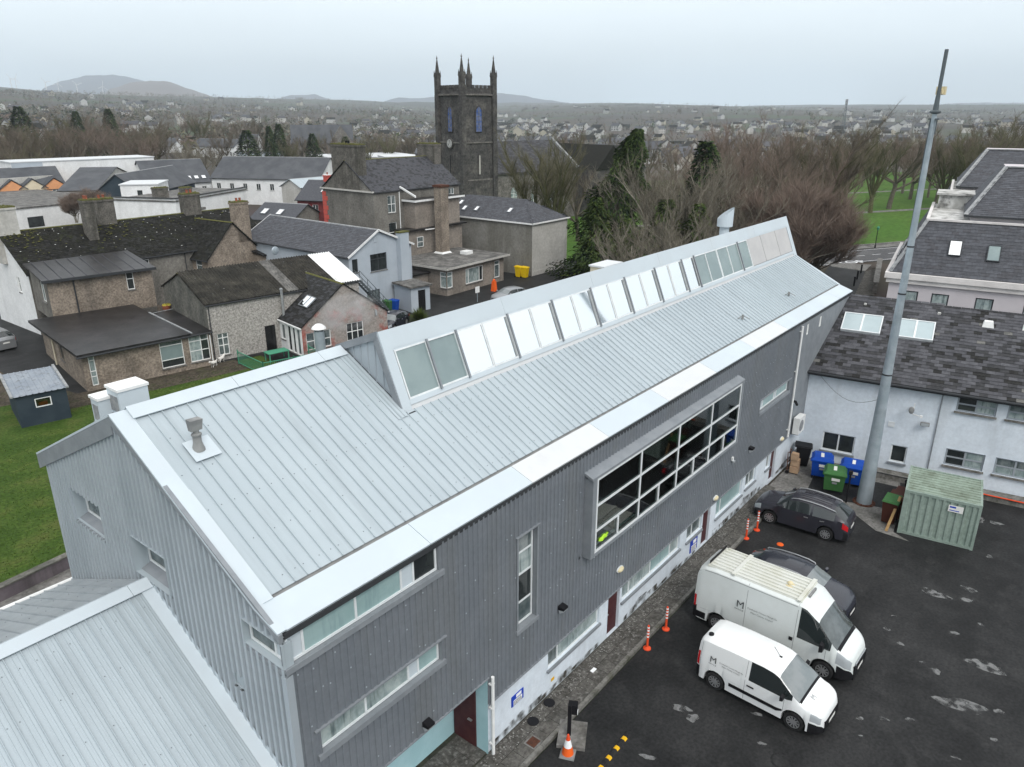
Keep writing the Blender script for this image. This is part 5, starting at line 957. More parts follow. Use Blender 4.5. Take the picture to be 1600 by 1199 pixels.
def wheelie(p, rz, c, label, s_=1.0, lid=None, group=None, extra=None):
    t = thing('wheelie_bin', label, 'bin', tuple(p), rz, group); g = MB(); g.hex([(-.22*s_, -.24*s_, .06), (.22*s_, -.24*s_, .06), (.22*s_, .26*s_, .06), (-.22*s_, .26*s_, .06), (-.28*s_, -.34*s_, .98*s_), (.28*s_, -.34*s_, .98*s_), (.28*s_, .34*s_, .98*s_), (-.28*s_, .34*s_, .98*s_)]); g.build('tub', c, t)
    g = MB(); g.hex([(-.31*s_, -.38*s_, .985*s_), (.31*s_, -.38*s_, .985*s_), (.31*s_, .40*s_, .985*s_), (-.31*s_, .40*s_, .985*s_), (-.28*s_, -.34*s_, 1.05*s_), (.28*s_, -.34*s_, 1.05*s_), (.28*s_, .40*s_, 1.08*s_), (-.28*s_, .40*s_, 1.08*s_)]); g.build('lid', lid or c, t)
    for x in (-.27*s_, .27*s_): g = MB(); g.cyl((x-.03, .28*s_, .10), (x+.03, .28*s_, .10), .10, n=10); g.build('wheel', 'black_plastic', t)
    g = MB(); g.cyl((-.24*s_, .42*s_, 1.0*s_), (.24*s_, .42*s_, 1.0*s_), .018, n=6); g.build('handle', lid or c, t); return t
wheelie(at(607, 488, 0), .2, 'bin_green', 'green wheelie bin beside the grey gable house', 1.15); wheelie(at(617, 487, 0), .2, 'bin_blue', 'blue wheelie bin beside the grey gable house', 1.15)
wheelie(at(811, 433, 0), .1, 'bin_yellow', 'yellow lidded clinical bin, left of the yellow pair', 1.25); wheelie(at(820, 434, 0), .1, 'bin_yellow', 'yellow lidded clinical bin, right of the yellow pair', 1.25)
# ------------------------------------------------------------------ beige flat roofed clinic
T = thing('flat_roof_clinic', 'single storey beige block with grey felt roof and white corner window', 'building', (58.2, 55.75, 0), R(2.5))
hs = [(-.0, .95, .85, 2.6, .1), (3.2, 6.3, .75, 2.5, .12), (8.5, 9.5, .6, 2.6, .12)]
g = MB(); wall(g, (0, 0, 0), EX, -EY, 0, 10.3, 0, 2.95, hs); g.build('wall', 'render_beige', T); g = MB(); wall(g, (0, 0, 0), EY, -EX, 0, 8.6, 0, 2.95, [(0, .95, .85, 2.6, .1)]); g.build('wall', 'render_beige', T); g = MB(); wall(g, (10.3, 0, 0), EY, EX, 0, 9, 0, 2.95, [(.2, 1.1, .6, 2.6, .1)]); g.build('wall', 'render_beige', T)
window(T, (0, 0, 0), EX, -EY, .02, .95, .85, 2.6, rows=(1.6, .6), gm='glass_curtain', world=False, depth=.05, sill=.08, fw=.09); window(T, (0, 0, 0), EY, -EX, .02, .95, .85, 2.6, rows=(1.6, .6), gm='glass_curtain', world=False, depth=.05, sill=.08, fw=.09)
window(T, (0, 0, 0), EX, -EY, 3.2, 6.3, .75, 2.5, cols=(.5, 1.9, .6), gms=['glass_curtain', 'glass_curtain', 'glass_dark'], world=False, depth=.06, sill=.1, fw=.09); window(T, (0, 0, 0), EX, -EY, 8.5, 9.5, .6, 2.6, rows=(1.5, .5), gm='glass_mid', world=False, depth=.06, sill=.08, fw=.09); window(T, (10.3, 0, 0), EY, EX, .2, 1.1, .6, 2.6, rows=(1.5, .5), gm='glass_mid', world=False, depth=.06, fw=.09)
g = MB(); g.box(-.5, 10.9, -.5, 9.4, 2.953, 3.14); g.build('roof_slab', 'felt_grey', T); g = MB(); g.bar((-.5, -.52, 3.05), (10.9, -.52, 3.05), .04, .22); g.bar((-.52, -.5, 3.05), (-.52, 9.4, 3.05), .04, .22); g.build('fascia', 'render_pale', T); g = MB(); g.box(7.3, 8.5, 3.2, 4.2, 3.143, 3.5); g.build('roof_dome', 'pvc', T)
T2 = thing('low_porch', 'low dark flat roofed porch between the grey store and the beige clinic', 'porch', (55.2, 58.4, 0), R(0)); g = MB(); g.box(0, 2.8, 0, 4.0, 0, 2.3); g.build('walls', 'render_beige', T2); g = MB(); g.box(-.3, 2.9, -.3, 4.2, 2.303, 2.45); g.build('roof_slab', 'felt_dark', T2)
t = thing('traffic_barrier', 'tall orange plastic barrier standing at the clinic corner', 'barrier', tuple(at(772, 455, 0))); g = MB(); g.hex([(-.28, -.25, 0), (.28, -.25, 0), (.28, .25, 0), (-.28, .25, 0), (-.2, -.15, 1.15), (.2, -.15, 1.15), (.2, .15, 1.15), (-.2, .15, 1.15)]); g.build('body', 'cone_orange', t); g = MB(); g.lathe([(.14, 1.153), (.16, 1.28), (.06, 1.36)], (0, 0, 0), 10); g.build('top', 'cone_orange', t)
t = thing('yard_sign', 'small white sign board on a post in the clinic yard', 'sign', tuple(at(746, 472, 0))); g = MB(); g.cyl((0, 0, 0), (0, 0, 1.6), .04); g.build('post', 'steel_galv', t); g = MB(); g.box(-.32, .32, -.04, .0, 1.0, 1.65); g.build('board', 'pvc', t)
# ------------------------------------------------------------------ tall grey house with stair block and free chimney
HX, HY = 57.4, 66.0
T = thing('tall_grey_house', 'tall grey rendered house with slate roof, massive chimneys and red quoins', 'house', (HX, HY, 0))
gabled(T, 0, 14.2, 0, 9.0, 10.55, 13.75, 'render_grey', slate=((0,), ('slate_a', 'slate_n', 'slate_c'), (5, 3, 3)), wins=[('S', 2.1, 3.35, 8.0, 9.95, (1, 1), (1, 1), 'glass_mid'), ('S', 2.1, 3.35, 4.6, 6.9, (1,), (1, 1), 'glass_dark'), ('S', 12.3, 13.3, 8.6, 10.1, (1, 1), (1, 1), 'glass_mid')], ov=.15, ridge='moss', seed=61, sw=.34, se=.25, gut='dark_trim')
chimney_stack(T, (HX+.55, HY+4.5), 1.2, 4.6, 10.5, 15.6, 'chimney', pots=2, pot_m='black_plastic'); chimney_stack(T, (HX+13.6, HY+4.5), 1.2, 3.0, 12, 15.3, 'chimney', pots=0)
g = MB(); g.bar((-.12, -.2, 10.5), (-.12, 9.2, 10.5), .22, .16); g.build('string_course', 'render_pale', T)
for k in range(9): g = MB(); w_ = .85 if k % 2 else .6; g.box(-.06, .3, 9.0-w_, 9.06, 5.2+k*.55, 5.2+k*.55+.50); g.build('quoin', 'red_quoin', T)
down(T, 3.85, -.1, 5, 10.5, 'pvc', .06); g = MB(); g.ext([(4.0, -2.6, 9.95), (4.0, -.05, 10.9), (4.0, -.05, 10.7), (4.0, -2.6, 9.75)], (.14, 0, 0)); g.build('barge_board', 'pvc', T)
T = thing('stair_block', 'stepped rendered stair block in front of the tall grey house', 'building', (64.4, 63.9, 0))
g = MB(); g.box(-4.0, 5.3, 0, 3.0, 0, 6.0); g.build('lower_walls', 'render_beige', T); g = MB(); g.box(-2.4, 5.2, .25, 3.0, 6.12, 9.2); g.build('upper_walls', 'render_beige', T); g = MB(); g.box(-4.2, 5.9, -.35, 2.0, 6.003, 6.117); g.build('ledge_slab', 'felt_dark', T)
g = MB(); g.bar((-4.2, -.37, 6.05), (5.9, -.37, 6.05), .04, .18); g.build('ledge_fascia', 'felt_dark', T); g = MB(); g.box(-2.7, 5.8, -.1, 3.1, 9.203, 9.36); g.build('roof_slab', 'felt_dark', T); g = MB(); g.bar((-2.7, -.12, 9.28), (5.8, -.12, 9.28), .04, .22); g.bar((-2.72, -.1, 9.28), (-2.72, 3.1, 9.28), .04, .22); g.build('roof_fascia', 'pvc', T)
window(T, (0, -.14, 0), EX, -EY, -2.6, -1.6, 4.0, 5.2, rows=(1, 1), gm='glass_mid', world=False, depth=.05, fm='pvc')
g = MB(); g.bar((-1.6, -.5, 6.0), (1.2, -1.0, 6.0), .06, .12); g.build('edge_trim', 'pvc', T)
T = thing('free_chimney', 'tall square freestanding rendered chimney rising from the clinic roof', 'chimney', (64.6, 62.4, 3.1)); g = MB(); g.box(-.62, .62, -.55, .55, 0, 7.7); g.build('shaft', 'render_brown', T); g = MB(); g.box(-.74, .74, -.67, .67, 7.703, 7.95); g.build('cap', 'rust', T); g = MB(); g.hex([(-.8, -.75, .05), (.8, -.75, .05), (.8, .75, .05), (-.8, .75, .05), (-.66, -.59, .25), (.66, -.59, .25), (.66, .59, .25), (-.66, .59, .25)]); g.build('base_flashing', 'pvc', T)
# ------------------------------------------------------------------ plain box hall with hipped slate roof
T = thing('hipped_hall', 'plain grey rendered hall with shallow hipped slate roof and small rooflights', 'building', (72.5, 55.0, 0), R(1.0))
g = MB(); wall(g, (0, 0, 0), EX, -EY, 0, 7.6, 0, 6.35); g.build('wall', 'render_pale', T); g = MB(); wall(g, (0, 0, 0), EY, -EX, 0, 17, 0, 6.35); g.build('wall', 'render_box', T); g = MB(); wall(g, (7.6, 0, 0), EY, EX, 0, 17, 0, 6.35); g.build('wall', 'render_box', T); g = MB(); g.box(-.06, 7.66, -.06, -.003, 0, .55); g.build('plinth', 'render_pale', T)
sl_ = 2.3/3.95
def tri(name, O, du, dv, L, H_, pts, seed):
    def ins(u, v):
        k = v/H_
        return pts[0]*k < u < L-pts[1]*k
    slates(T, O, du, dv, L, H_, .36, .26, NEW, NWT, inside=ins, world=False, seed=seed, outline=[(0, 0), (L, 0), (L-pts[1], H_), (pts[0], H_)])
Hs = math.hypot(3.95, 2.3); tri('w', V((-.15, 17.15, 6.38)), -EY, V((3.95, 0, 2.3)), 17.3, Hs, (3.95, 3.95), 71); tri('s', V((-.15, -.15, 6.38)), EX, V((0, 3.95, 2.3)), 7.9, Hs, (3.95, 3.95), 72); tri('e', V((7.75, -.15, 6.38)), EY, V((-3.95, 0, 2.3)), 17.3, Hs, (3.95, 3.95), 73)
g = MB(); g.bar((-.25, -.2, 6.33), (7.85, -.2, 6.33), .10, .16); g.bar((-.2, -.25, 6.33), (-.2, 17.2, 6.33), .10, .16); g.build('gutter', 'pvc', T)
for y, v in ((13.2, 2.7), (14.6, 1.6), (11.8, 1.6), (9.8, 1.7), (4.6, 2.0)): onroof(T, 'roof_window', V((-.15, y, 6.44))+V((3.95, 0, 2.3)).normalized()*v, EY, V((3.95, 0, 2.3)), .55, .9, 'flash_grey', 'glass_sky', 1, .12)
# ------------------------------------------------------------------ church with tower
CA = R(-10); CO = V((96.15, 87.49, 0)); CH = thing('stone_church', 'dark stone church with square pinnacled tower, clock and blue windows', 'church', CO, CA); a_ = 6.65
tw = MB()
def ring(z, ins): return [(ins, ins, z), (a_-ins, ins, z), (a_-ins, a_-ins, z), (ins, a_-ins, z)]
lev = [(0, -.32), (7.9, -.18), (8.1, -.05), (14.0, -.02), (14.2, .06), (21.4, .10), (21.55, .0), (21.8, .0), (21.9, .10), (22.7, .12)]
holes = {'S': [(2.75, 3.95, 15.2, 18.7)], 'W': [(2.75, 3.95, 15.2, 18.7)]}
for (z0, i0), (z1, i1) in zip(lev, lev[1:]):
    A, Bq = ring(z0, i0), ring(z1, i1)
    for k in range(4): tw.q(A[k], A[(k+1) % 4], Bq[(k+1) % 4], Bq[k])
tw.q(*ring(22.4, .12)); tw.build('tower_wall', 'stone_dark', CH)
g = MB()
for z, t_ in ((14.05, .16), (21.55, .22), (8.0, .2)): g.box(-t_, a_+t_, -t_, .02, z, z+.2); g.box(-t_, .02, .021, a_+t_, z, z+.2)
g.build('string_course', 'stone_mid', CH)
for k in range(7):                                   # battlements
    x = .45+k*.86
    for (p0, p1, q0_, q1_) in ((x, x+.52, .05, .4), ): g = MB(); g.box(p0, p1, q0_, q1_, 22.69, 23.15); g.build('merlon', 'stone_dark', CH); g = MB(); g.box(q0_, q1_, p0, p1, 22.69, 23.15); g.build('merlon', 'stone_dark', CH); g = MB(); g.box(p0, p1, a_-.4, a_-.05, 22.69, 23.15); g.build('merlon', 'stone_dark', CH)
for x, y in ((0, 0), (a_, 0), (0, a_), (a_, a_)):
    b = MB(); b.box(x-.48, x+.48, y-.48, y+.48, 0, 14.0); b.box(x-.42, x+.42, y-.42, y+.42, 14.0, 21.6); b.box(x-.40, x+.40, y-.40, y+.40, 21.6, 24.4); b.build('buttress', 'stone_dark', CH)
    p = MB(); p.box(x-.44, x+.44, y-.44, y+.44, 24.403, 24.6); p.box(x-.34, x+.34, y-.34, y+.34, 24.6, 25.1)
    for dx in (-.36, .36):
        for dy in (-.36, .36): p.hex([(x+dx-.09, y+dy-.09, 24.6), (x+dx+.09, y+dy-.09, 24.6), (x+dx+.09, y+dy+.09, 24.6), (x+dx-.09, y+dy+.09, 24.6), (x+dx-.01, y+dy-.01, 25.5), (x+dx+.01, y+dy-.01, 25.5), (x+dx+.01, y+dy+.01, 25.5), (x+dx-.01, y+dy+.01, 25.5)])
    p.hex([(x-.26, y-.26, 25.1), (x+.26, y-.26, 25.1), (x+.26, y+.26, 25.1), (x-.26, y+.26, 25.1), (x-.05, y-.05, 27.2), (x+.05, y-.05, 27.2), (x+.05, y+.05, 27.2), (x-.05, y+.05, 27.2)])
    for z in (25.5, 26.0, 26.5): r_ = .30-(z-25.1)*.09; p.box(x-r_, x+r_, y-.05, y+.05, z, z+.12); p.box(x-.05, x+.05, y-r_, y+r_, z, z+.12)
    p.lathe([(.05, 27.2), (.14, 27.32), (.05, 27.5), (.02, 27.75)], (x, y, 0), 8); p.build('pinnacle', 'stone_dark', CH)
def lancet(t, O, du, dn, w_, z0, z1, gm, fm='stone_mid', fw=.16, d_=.05, bars=True):
    O, du, dn = V(O), V(du), V(dn); zs = z1-w_*.85; pts = [(-w_/2, z0), (w_/2, z0)]
    arc = [(w_/2*(1-(k/5)**1.8), zs+(z1-zs)*(k/5)**.8) for k in range(6)]; pts = pts+arc+[(-a, b) for a, b in reversed(arc[:-1])]
    g = MB(); P = lambda u, z, d: O+du*u+dn*d+V((0, 0, z)); sc_ = 1+2*fw/w_
    out = [(a*sc_, (z0-fw*.6) if b == z0 else b+(fw*.9 if abs(a) < w_*.3 else .05)) for a, b in pts]; n_ = len(pts)
    for k in range(n_): j = (k+1) % n_; g.q(P(*pts[k], .10), P(*pts[j], .10), P(*out[j], .10), P(*out[k], .10)); g.q(P(*out[k], .10), P(*out[j], .10), P(*out[j], -.1), P(*out[k], -.1)); g.q(P(*pts[k], .10), P(*pts[k], .02), P(*pts[j], .02), P(*pts[j], .10))
    o = g.build('lancet_window', fm, t); g = MB(); g.q(*[P(a, b, .025) for a, b in pts]); g.build('pane', gm, o)
    if bars:
        g = MB(); g.hex([P(-.04, z0, .03), P(.04, z0, .03), P(.04, z0, .07), P(-.04, z0, .07), P(-.04, z1-.1, .03), P(.04, z1-.1, .03), P(.04, z1-.1, .07), P(-.04, z1-.1, .07)])
        for k in range(1, 6): z = z0+(zs-z0)*k/5; g.hex([P(-w_/2, z, .03), P(w_/2, z, .03), P(w_/2, z, .06), P(-w_/2, z, .06), P(-w_/2, z+.05, .03), P(w_/2, z+.05, .03), P(w_/2, z+.05, .06), P(-w_/2, z+.05, .06)])
        g.build('glazing_bars', 'stone_mid' if gm == 'tower_glass' else 'pvc', o)
lancet(CH, (3.4, -.0, 0), EX, -EY, 1.25, 15.9, 19.9, 'tower_glass', fm='stone_dark'); lancet(CH, (-.0, 3.4, 0), EY, -EX, 1.1, 15.9, 19.9, 'tower_glass', fm='stone_dark')
for O, du, dn in (((3.4, -.1, 0), EX, -EY), ((-.1, 3.4, 0), EY, -EX)): lancet(CH, O, du, dn, .35, 9.0, 12.2, 'render_pale' if du is EX else 'black_plastic', fm='stone_dark', bars=False)
g = MB(); O = V((-.04, 3.4, 14.0)); g.cyl(O, O+V((-.22, 0, 0)), .92, n=24); clk = g.build('clock_surround', 'stone_dark', CH); g = MB(); g.cyl(O+V((-.225, 0, 0)), O+V((-.26, 0, 0)), .66, n=24); g.build('clock_face', 'far_white', clk); g = MB()
for k in range(12): a = k*math.pi/6; p = O+V((-.27, .55*math.sin(a), .55*math.cos(a))); g.bar(p, p+V((0, -.14*math.sin(a), -.14*math.cos(a))), .07, .02, up=(-1, 0, 0))
g.bar(O+V((-.275, 0, 0)), O+V((-.275, .35, -.3)), .08, .02, up=(-1, 0, 0)); g.bar(O+V((-.28, 0, 0)), O+V((-.28, -.2, .55)), .06, .02, up=(-1, 0, 0)); g.build('clock_hands', 'ink', clk)
# nave, transept
g = MB(); wall(g, (0, .0, 0), EX, -EY, a_+.5, 27, 0, 8.9); g.build('nave_wall', 'stone_mid', CH); g = MB(); g.ext([(a_+.2, -.35, 8.85), (a_+.2, 7.0, 13.9), (a_+.2, 14.4, 8.85)], (20.6, 0, 0)); g.build('nave_roof', 'stone_dark', CH)
d = V((0, 7.35, 5.05)).normalized(); slates(CH, V((a_+.2, -.4, 8.92)), EX, d, 20.4, 8.9, .5, .4, ('slate_a', 'slate_c'), (3, 4), world=False, seed=81, base=False)
for x in (11.2, 16.0, 20.8): lancet(CH, (x, -.0, 0), EX, -EY, 1.5, 2.2, 6.6, 'glass_curtain')
g = MB(); g.box(a_+.3, 27.2, -.35, -.003, 8.7, 8.88); g.build('eave_course', 'stone_dark', CH); g = MB(); g.box(26.9, 27.5, -.4, 8, 8.95, 9.5); g.bar((27.1, -.4, 9.2), (27.1, 7.0, 14.2), .5, .4); g.build('roof_coping', 'lead', CH)
g = MB(); g.box(27, 35.5, -5.2, 14, 0, 8.9); g.build('transept_wall', 'stone_dark', CH); g = MB(); g.ext([(26.9, -5.5, 8.95), (31.2, -5.5, 13.2), (35.6, -5.5, 8.95)], (0, 19.5, 0)); g.build('transept_roof', 'slate_moss', CH); g = MB(); g.box(35.5, 44, -3, 11, 0, 8.4); g.build('chancel_wall', 'stone_mid', CH); g = MB(); g.ext([(35.5, -3.3, 8.4), (35.5, 4, 12.6), (35.5, 11.3, 8.4)], (8.6, 0, 0)); g.build('chancel_roof', 'slate_moss', CH); lancet(CH, (39.5, -3.0, 0), EX, -EY, 1.5, 2, 6.2, 'glass_mid')
# ------------------------------------------------------------------ slate roofed building on the right
RA = math.atan2(-.988, .156); RO = V((41.4, 11.9, 0)); RM = Matrix.Translation(RO) @ Matrix.Rotation(RA, 4, 'Z')
def Rp(u, v, z=0): return tuple(RM @ V((u, v, z)))
T = thing('slate_roof_building', 'pale blue grey two storey building with lichen spotted slate roof', 'building', RO, RA)
hs = [(1.27, 3.0, .70, 1.84, (1, 1), 'glass_dark', 'frame_white'), (4.82, 5.63, .79, 1.82, (1,), 'glass_dark', 'frame_white'), (7.45, 9.23, 4.33, 5.14, (1, 1), None, 'frame_grey'), (9.70, 11.5, 4.33, 5.14, (1, 1), None, 'frame_grey'), (7.42, 9.22, 1.22, 2.18, (1, 1), None, 'frame_grey'), (9.68, 11.5, 1.22, 2.18, (1, 1), None, 'frame_grey')]
g = MB(); wall(g, (0, .3, 0), EX, -EY, -.15, 14.0, -.1, 5.42, [h[:4]+(.14,) for h in hs]); g.build('wall', 'wall_white', T)
for i, h in enumerate(hs): window(T, (0, .3, 0), EX, -EY, *h[:4], cols=h[4], rows=(1,) if i < 2 else (1, 1), gm=h[5] or 'glass_mid', gms=None if h[5] else ['glass_dark', 'glass_dark', 'glass_curtain', 'glass_curtain'] if i % 2 == 0 else ['glass_curtain', 'glass_mid'], fm=h[6], depth=.09, sill=.12, world=False, fw=.08, sillm='flash_grey' if i < 2 else 'kerb')
g = MB(); wall(g, (0, 12.0, 0), EX, EY, -.1, 14, 0, 5.4); g.q((14, .3, 0), (14, 12, 0), (14, 12, 5.4), (14, 6.1, 8.4), (14, .3, 5.4)); g.build('rear_wall', 'wall_white', T)
ks_ = 3.1/6.1; dv = V((0, 6.1, 3.1)); H_ = dv.length; du_ = dv.normalized()
slates(T, V((-.1, -.05, 5.40)), EX, du_, 14.3, H_, .40, .25, ('slate_a', 'slate_b', 'slate_c', 'slate_lichen', 'slate_d'), (6, 2.5, 4, .25, 1.2), inside=lambda u, v: u > .02+v*.89*.175, world=False, seed=91, nobj=300, outline=[(0, 0), (14.3, 0), (14.3, H_), (1.0, H_)], near=None)
g = MB(); a = V((0, 12.25, 5.4)); b = V((0, 6.1, 8.5)); g.q((1, 12.25, 5.4), (14.2, 12.25, 5.4), (14.2, 6.1, 8.5), (1, 6.1, 8.5)); g.build('rear_roof', 'slate_c', T)
for k in range(29): g = MB(); x = 1.1+k*.45; g.ext([(x, 5.94, 8.43), (x, 6.04, 8.55), (x, 6.16, 8.55), (x, 6.26, 8.43)], (.435, 0, 0)); g.build('ridge_tile', 'slate_c', T)
g = MB(); g.cyl((-.15, -.12, 5.33), (14.2, -.12, 5.33), .075, n=8); g.bar((-.15, -.02, 5.28), (14.2, -.02, 5.28), .05, .2); g.build('gutter', 'dark_trim', T); down(T, -.02, .2, 0, 5.3); down(T, 6.75, .24, 0, 5.25, 'flash_grey', .03)
def rp3(u, y, l_=.0): return V((u, y-.0, 5.42+y*ks_+.03+l_))
mat('skylight', (.36, .44, .46), (.40, .48, .50), .8, .12, spec=.6)
for u0, u1, l_ in ((1.07, 3.15, 'a'), (3.95, 5.82, 'b')): onroof(T, 'roof_window', rp3((u0+u1)/2, 3.86), EX, dv, u1-u0, 1.56, 'frame_white', 'skylight', 2, .16)
for u, y, s_ in ((8.33, 4.95, 1), (10.2, 5.05, 1), (2.0, 5.5, .3), (5.9, 5.4, .35)):
    g = MB(); p = rp3(u, y); g.hex([p+V((-.28*s_, -.2*s_, -.1)), p+V((.28*s_, -.2*s_, -.1)), p+V((.28*s_, .22*s_, .0)), p+V((-.28*s_, .22*s_, .0)), p+V((-.2*s_, -.12*s_, .22*s_)), p+V((.2*s_, -.12*s_, .22*s_)), p+V((.2*s_, .15*s_, .24*s_)), p+V((-.2*s_, .15*s_, .24*s_))]); g.build('roof_vent', 'deck_white' if s_ < 1 else 'pvc', T)
# things on that wall
t = thing('flood_light', 'small flood light and bracket on the pale wall beside the mast', 'flood light', Rp(6.2, .1, 3.38), RA); g = MB(); g.box(-.22, .22, -.12, .05, -.09, .09); g.build('lamp_body', 'gutter_grey', t); g = MB(); g.box(-.18, .18, -.125, -.121, -.07, .07); g.build('lens', 'lamp_clear', t); g = MB(); g.box(-.05, .05, .05, .18, -.05, .05); g.build('bracket', 'steel_dark', t)
t = thing('wall_aerial', 'grey aerial dish with cable on the pale wall above the flood light', 'aerial', Rp(5.4, .1, 4.1), RA); g = MB(); g.bar((0, .15, 0), (0, -.35, .05), .05, .05); g.build('arm', 'steel_dark', t); g = MB(); g.lathe([(.20, 0), (.14, .05), (.03, .07)], (0, 0, 0), 14); g.v = [(a_*.7+.05, -.38-c_, b_+.05) for a_, b_, c_ in g.v]; g.build('dish', 'gutter_grey', t); g = MB(); g.bar((.15, -.35, .45), (.15, -.35, -.05), .04, .04); g.bar((.12, -.2, -.2), (.55, -.3, -.25), .04, .04); g.box(.5, .62, -.36, -.24, -.30, -.18); g.build('mount', 'pvc', t)
g = MB(); g.box(-.16, .16, -.03, 0, -.15, .15); o = g.build('junction_box', 'frame_white', label='small square pale junction box on the wall left of the flood light', cat='box'); o.matrix_world = RM @ Matrix.Translation((4.63, .29, 2.97))
g = MB(); pts = [V((.6, .25, 5.2))+(V((4.2, -1.6, 5.1))-V((.6, .25, 5.2)))*k/10-V((0, 0, .9*math.sin(math.pi*k/10))) for k in range(11)]; g.tube(pts, [.012]*11, 4); o = g.build('slack_cable', 'steel_dark', label='thin cable sagging from the pale wall to the mast', cat='cable'); o.matrix_world = RM
t = thing('low_plinth_wall', 'low stone kerb wall with red pipe at the foot of the pale building', 'wall', Rp(7.6, -.25), RA); g = MB(); g.box(-5.0, 5.5, -.25, .45, 0, .32); g.build('wall_body', 'kerb', t); g = MB(); g.cyl((-.2, -.3, .38), (5.4, -.3, .30), .035, n=8); g.build('pipe', 'orange_red', t)
g = MB(); g.box(-5, -.4, -.28, -.255, .33, .36); g.build('dark_strip', 'dark_trim', t)
# ------------------------------------------------------------------ lilac mansard block
T = thing('mansard_block', 'lilac rendered block with steep slate mansard roofs and white flat decks', 'building', Rp(2.1, 18.1), RA)
def mansard(x0, x1, y0, y1, zc, zt, inx, iny, seed, wins=()):
    g = MB(); wall(g, (0, y0+.35, 0), EX, -EY, x0+.35, x1, 0, zc-.3, [w+(.14,) for w in wins]); g.q((x0+.35, y0+.35, 0), (x0+.35, y1, 0), (x0+.35, y1, zc-.3), (x0+.35, y0+.35, zc-.3)); g.build('wall', 'lilac', T)
    for w in wins: window(T, (0, y0+.35, 0), EX, -EY, *w, gm='glass_curtain', fm='frame_dark', depth=.1, world=False, fw=.08)
    g = MB()
    for a_, b_, c_, o_ in ((-.75, -.42, 0, .14), (-.42, -.02, .003, 0)): g.box(x0+o_, x1, y0+o_, y0+.6, zc+a_, zc+b_); g.box(x0+o_, x0+.6, y0+.602, y1, zc+a_, zc+b_)
    g.build('cornice', 'lilac_trim', T)
    dvf = V((0, iny, zt-zc)); Hf = dvf.length; L_ = x1-x0-.3
    slates(T, V((x0+.3, y0+.3, zc)), EX, dvf, L_, Hf, .46, .26, NEW, NWT, inside=lambda u, v: u > inx*v/Hf, world=False, seed=seed, outline=[(0, 0), (L_, 0), (L_, Hf), (inx, Hf)])
    dvl = V((inx, 0, zt-zc)); Hl = dvl.length; L2 = y1-y0-.3
    slates(T, V((x0+.3, y1, zc)), -EY, dvl, L2, Hl, .46, .26, NEW, NWT, inside=lambda u, v: u < L2-iny*v/Hl, world=False, seed=seed+1, outline=[(0, 0), (L2, 0), (L2-iny, Hl), (0, Hl)])
    g = MB(); g.bar((x0+.3, y0+.3, zc+.05), (x0+.3+inx, y0+.3+iny, zt+.05), .28, .06); g.build('hip_cap', 'lead', T)
    g = MB(); xa, ya = x0+.3+inx, y0+.3+iny; g.box(xa, x1, ya, y1, zt-.1, zt+.02); g.build('flat_deck', 'deck_white', T); g = MB(); g.bar((xa-.05, ya, zt+.09), (x1, ya, zt+.09), .22, .14); g.bar((xa, ya+.12, zt+.087), (xa, y1, zt+.087), .22, .14); g.build('deck_kerb', 'lilac_trim', T); return xa, ya
def hip(x0, x1, y0, y1, ze, zr, inx, iny, seed):
    dvf = V((0, iny, zr-ze)); Hf = dvf.length; L_ = x1-x0
    slates(T, V((x0, y0, ze)), EX, dvf, L_, Hf, .46, .26, NEW, NWT, inside=lambda u, v: u > inx*v/Hf, world=False, seed=seed, outline=[(0, 0), (L_, 0), (L_, Hf), (inx, Hf)])
    dvl = V((inx, 0, zr-ze)); Hl = dvl.length; L2 = y1-y0
    slates(T, V((x0, y1, ze)), -EY, dvl, L2, Hl, .46, .26, NEW, NWT, inside=lambda u, v: u < L2-iny*v/Hl, world=False, seed=seed+1, outline=[(0, 0), (L2, 0), (L2-iny, Hl), (0, Hl)])
    g = MB(); g.bar((x0, y0, ze+.06), (x0+inx, y0+iny, zr+.06), .3, .06); g.bar((x0+inx, y0+iny, zr+.06), (x1, y0+iny, zr+.06), .4, .08); g.build('hip_cap', 'lead', T); g = MB(); g.bar((x0-.05, y0-.05, ze-.04), (x1, y0-.05, ze-.04), .10, .14); g.bar((x0-.05, y0, ze-.04), (x0-.05, y1, ze-.04), .10, .14); g.build('gutter', 'dark_trim', T)
    g = MB(); g.box(x0+.35, x1, y0+.35, y1, ze-1.0, ze-.02); g.q((x0+inx, y0+iny, zr), (x1, y0+iny, zr), (x1, y1, zr), (x0+inx, y1, zr)); g.build('upper_wall', 'lilac', T)
mw_ = [(1.25, 2.38, 5.0, 6.72), (3.25, 4.35, 5.0, 6.70), (6.0, 7.1, 5.0, 6.70), (8.9, 10.0, 5.0, 6.70)]
mansard(0, 16, 0, 15.5, 8.0, 11.5, 1.75, 2.7, 101, mw_); hip(4.4, 16, 3.7, 15.4, 11.95, 15.0, 2.2, 6.7, 111); mansard(1.2, 16, 17, 33, 8.2, 12.2, 1.7, 3.2, 121); hip(3.6, 16, 21, 33, 12.6, 15.6, 2.0, 7.0, 131)
g = MB(); g.box(2.4, 6.0, 12.0, 15.4, 11.53, 12.6); g.box(2.2, 6.2, 11.8, 15.6, 12.603, 12.75); g.build('deck_box', 'deck_white', T)
sl2 = V((0, 2.7, 3.5)).normalized()
for u, v in ((4.15, 2.25), (6.55, 2.05), (8.95, 2.0), (11.4, 2.0)): onroof(T, 'roof_window', V((u, .3, 8.0))+sl2*v+V((0, -.02, .03)), EX, sl2, .82, 1.25, 'frame_dark', 'glass_sky' if u < 5 else 'glass_green', 1, .12)
g = MB()
for k in range(3): g.bar((.45+k*.25, 4, 8.6+k*.55), (.45+k*.25, 9, 8.6+k*.55), .12, .10)
g.build('ladder_rails', 'lead', T)
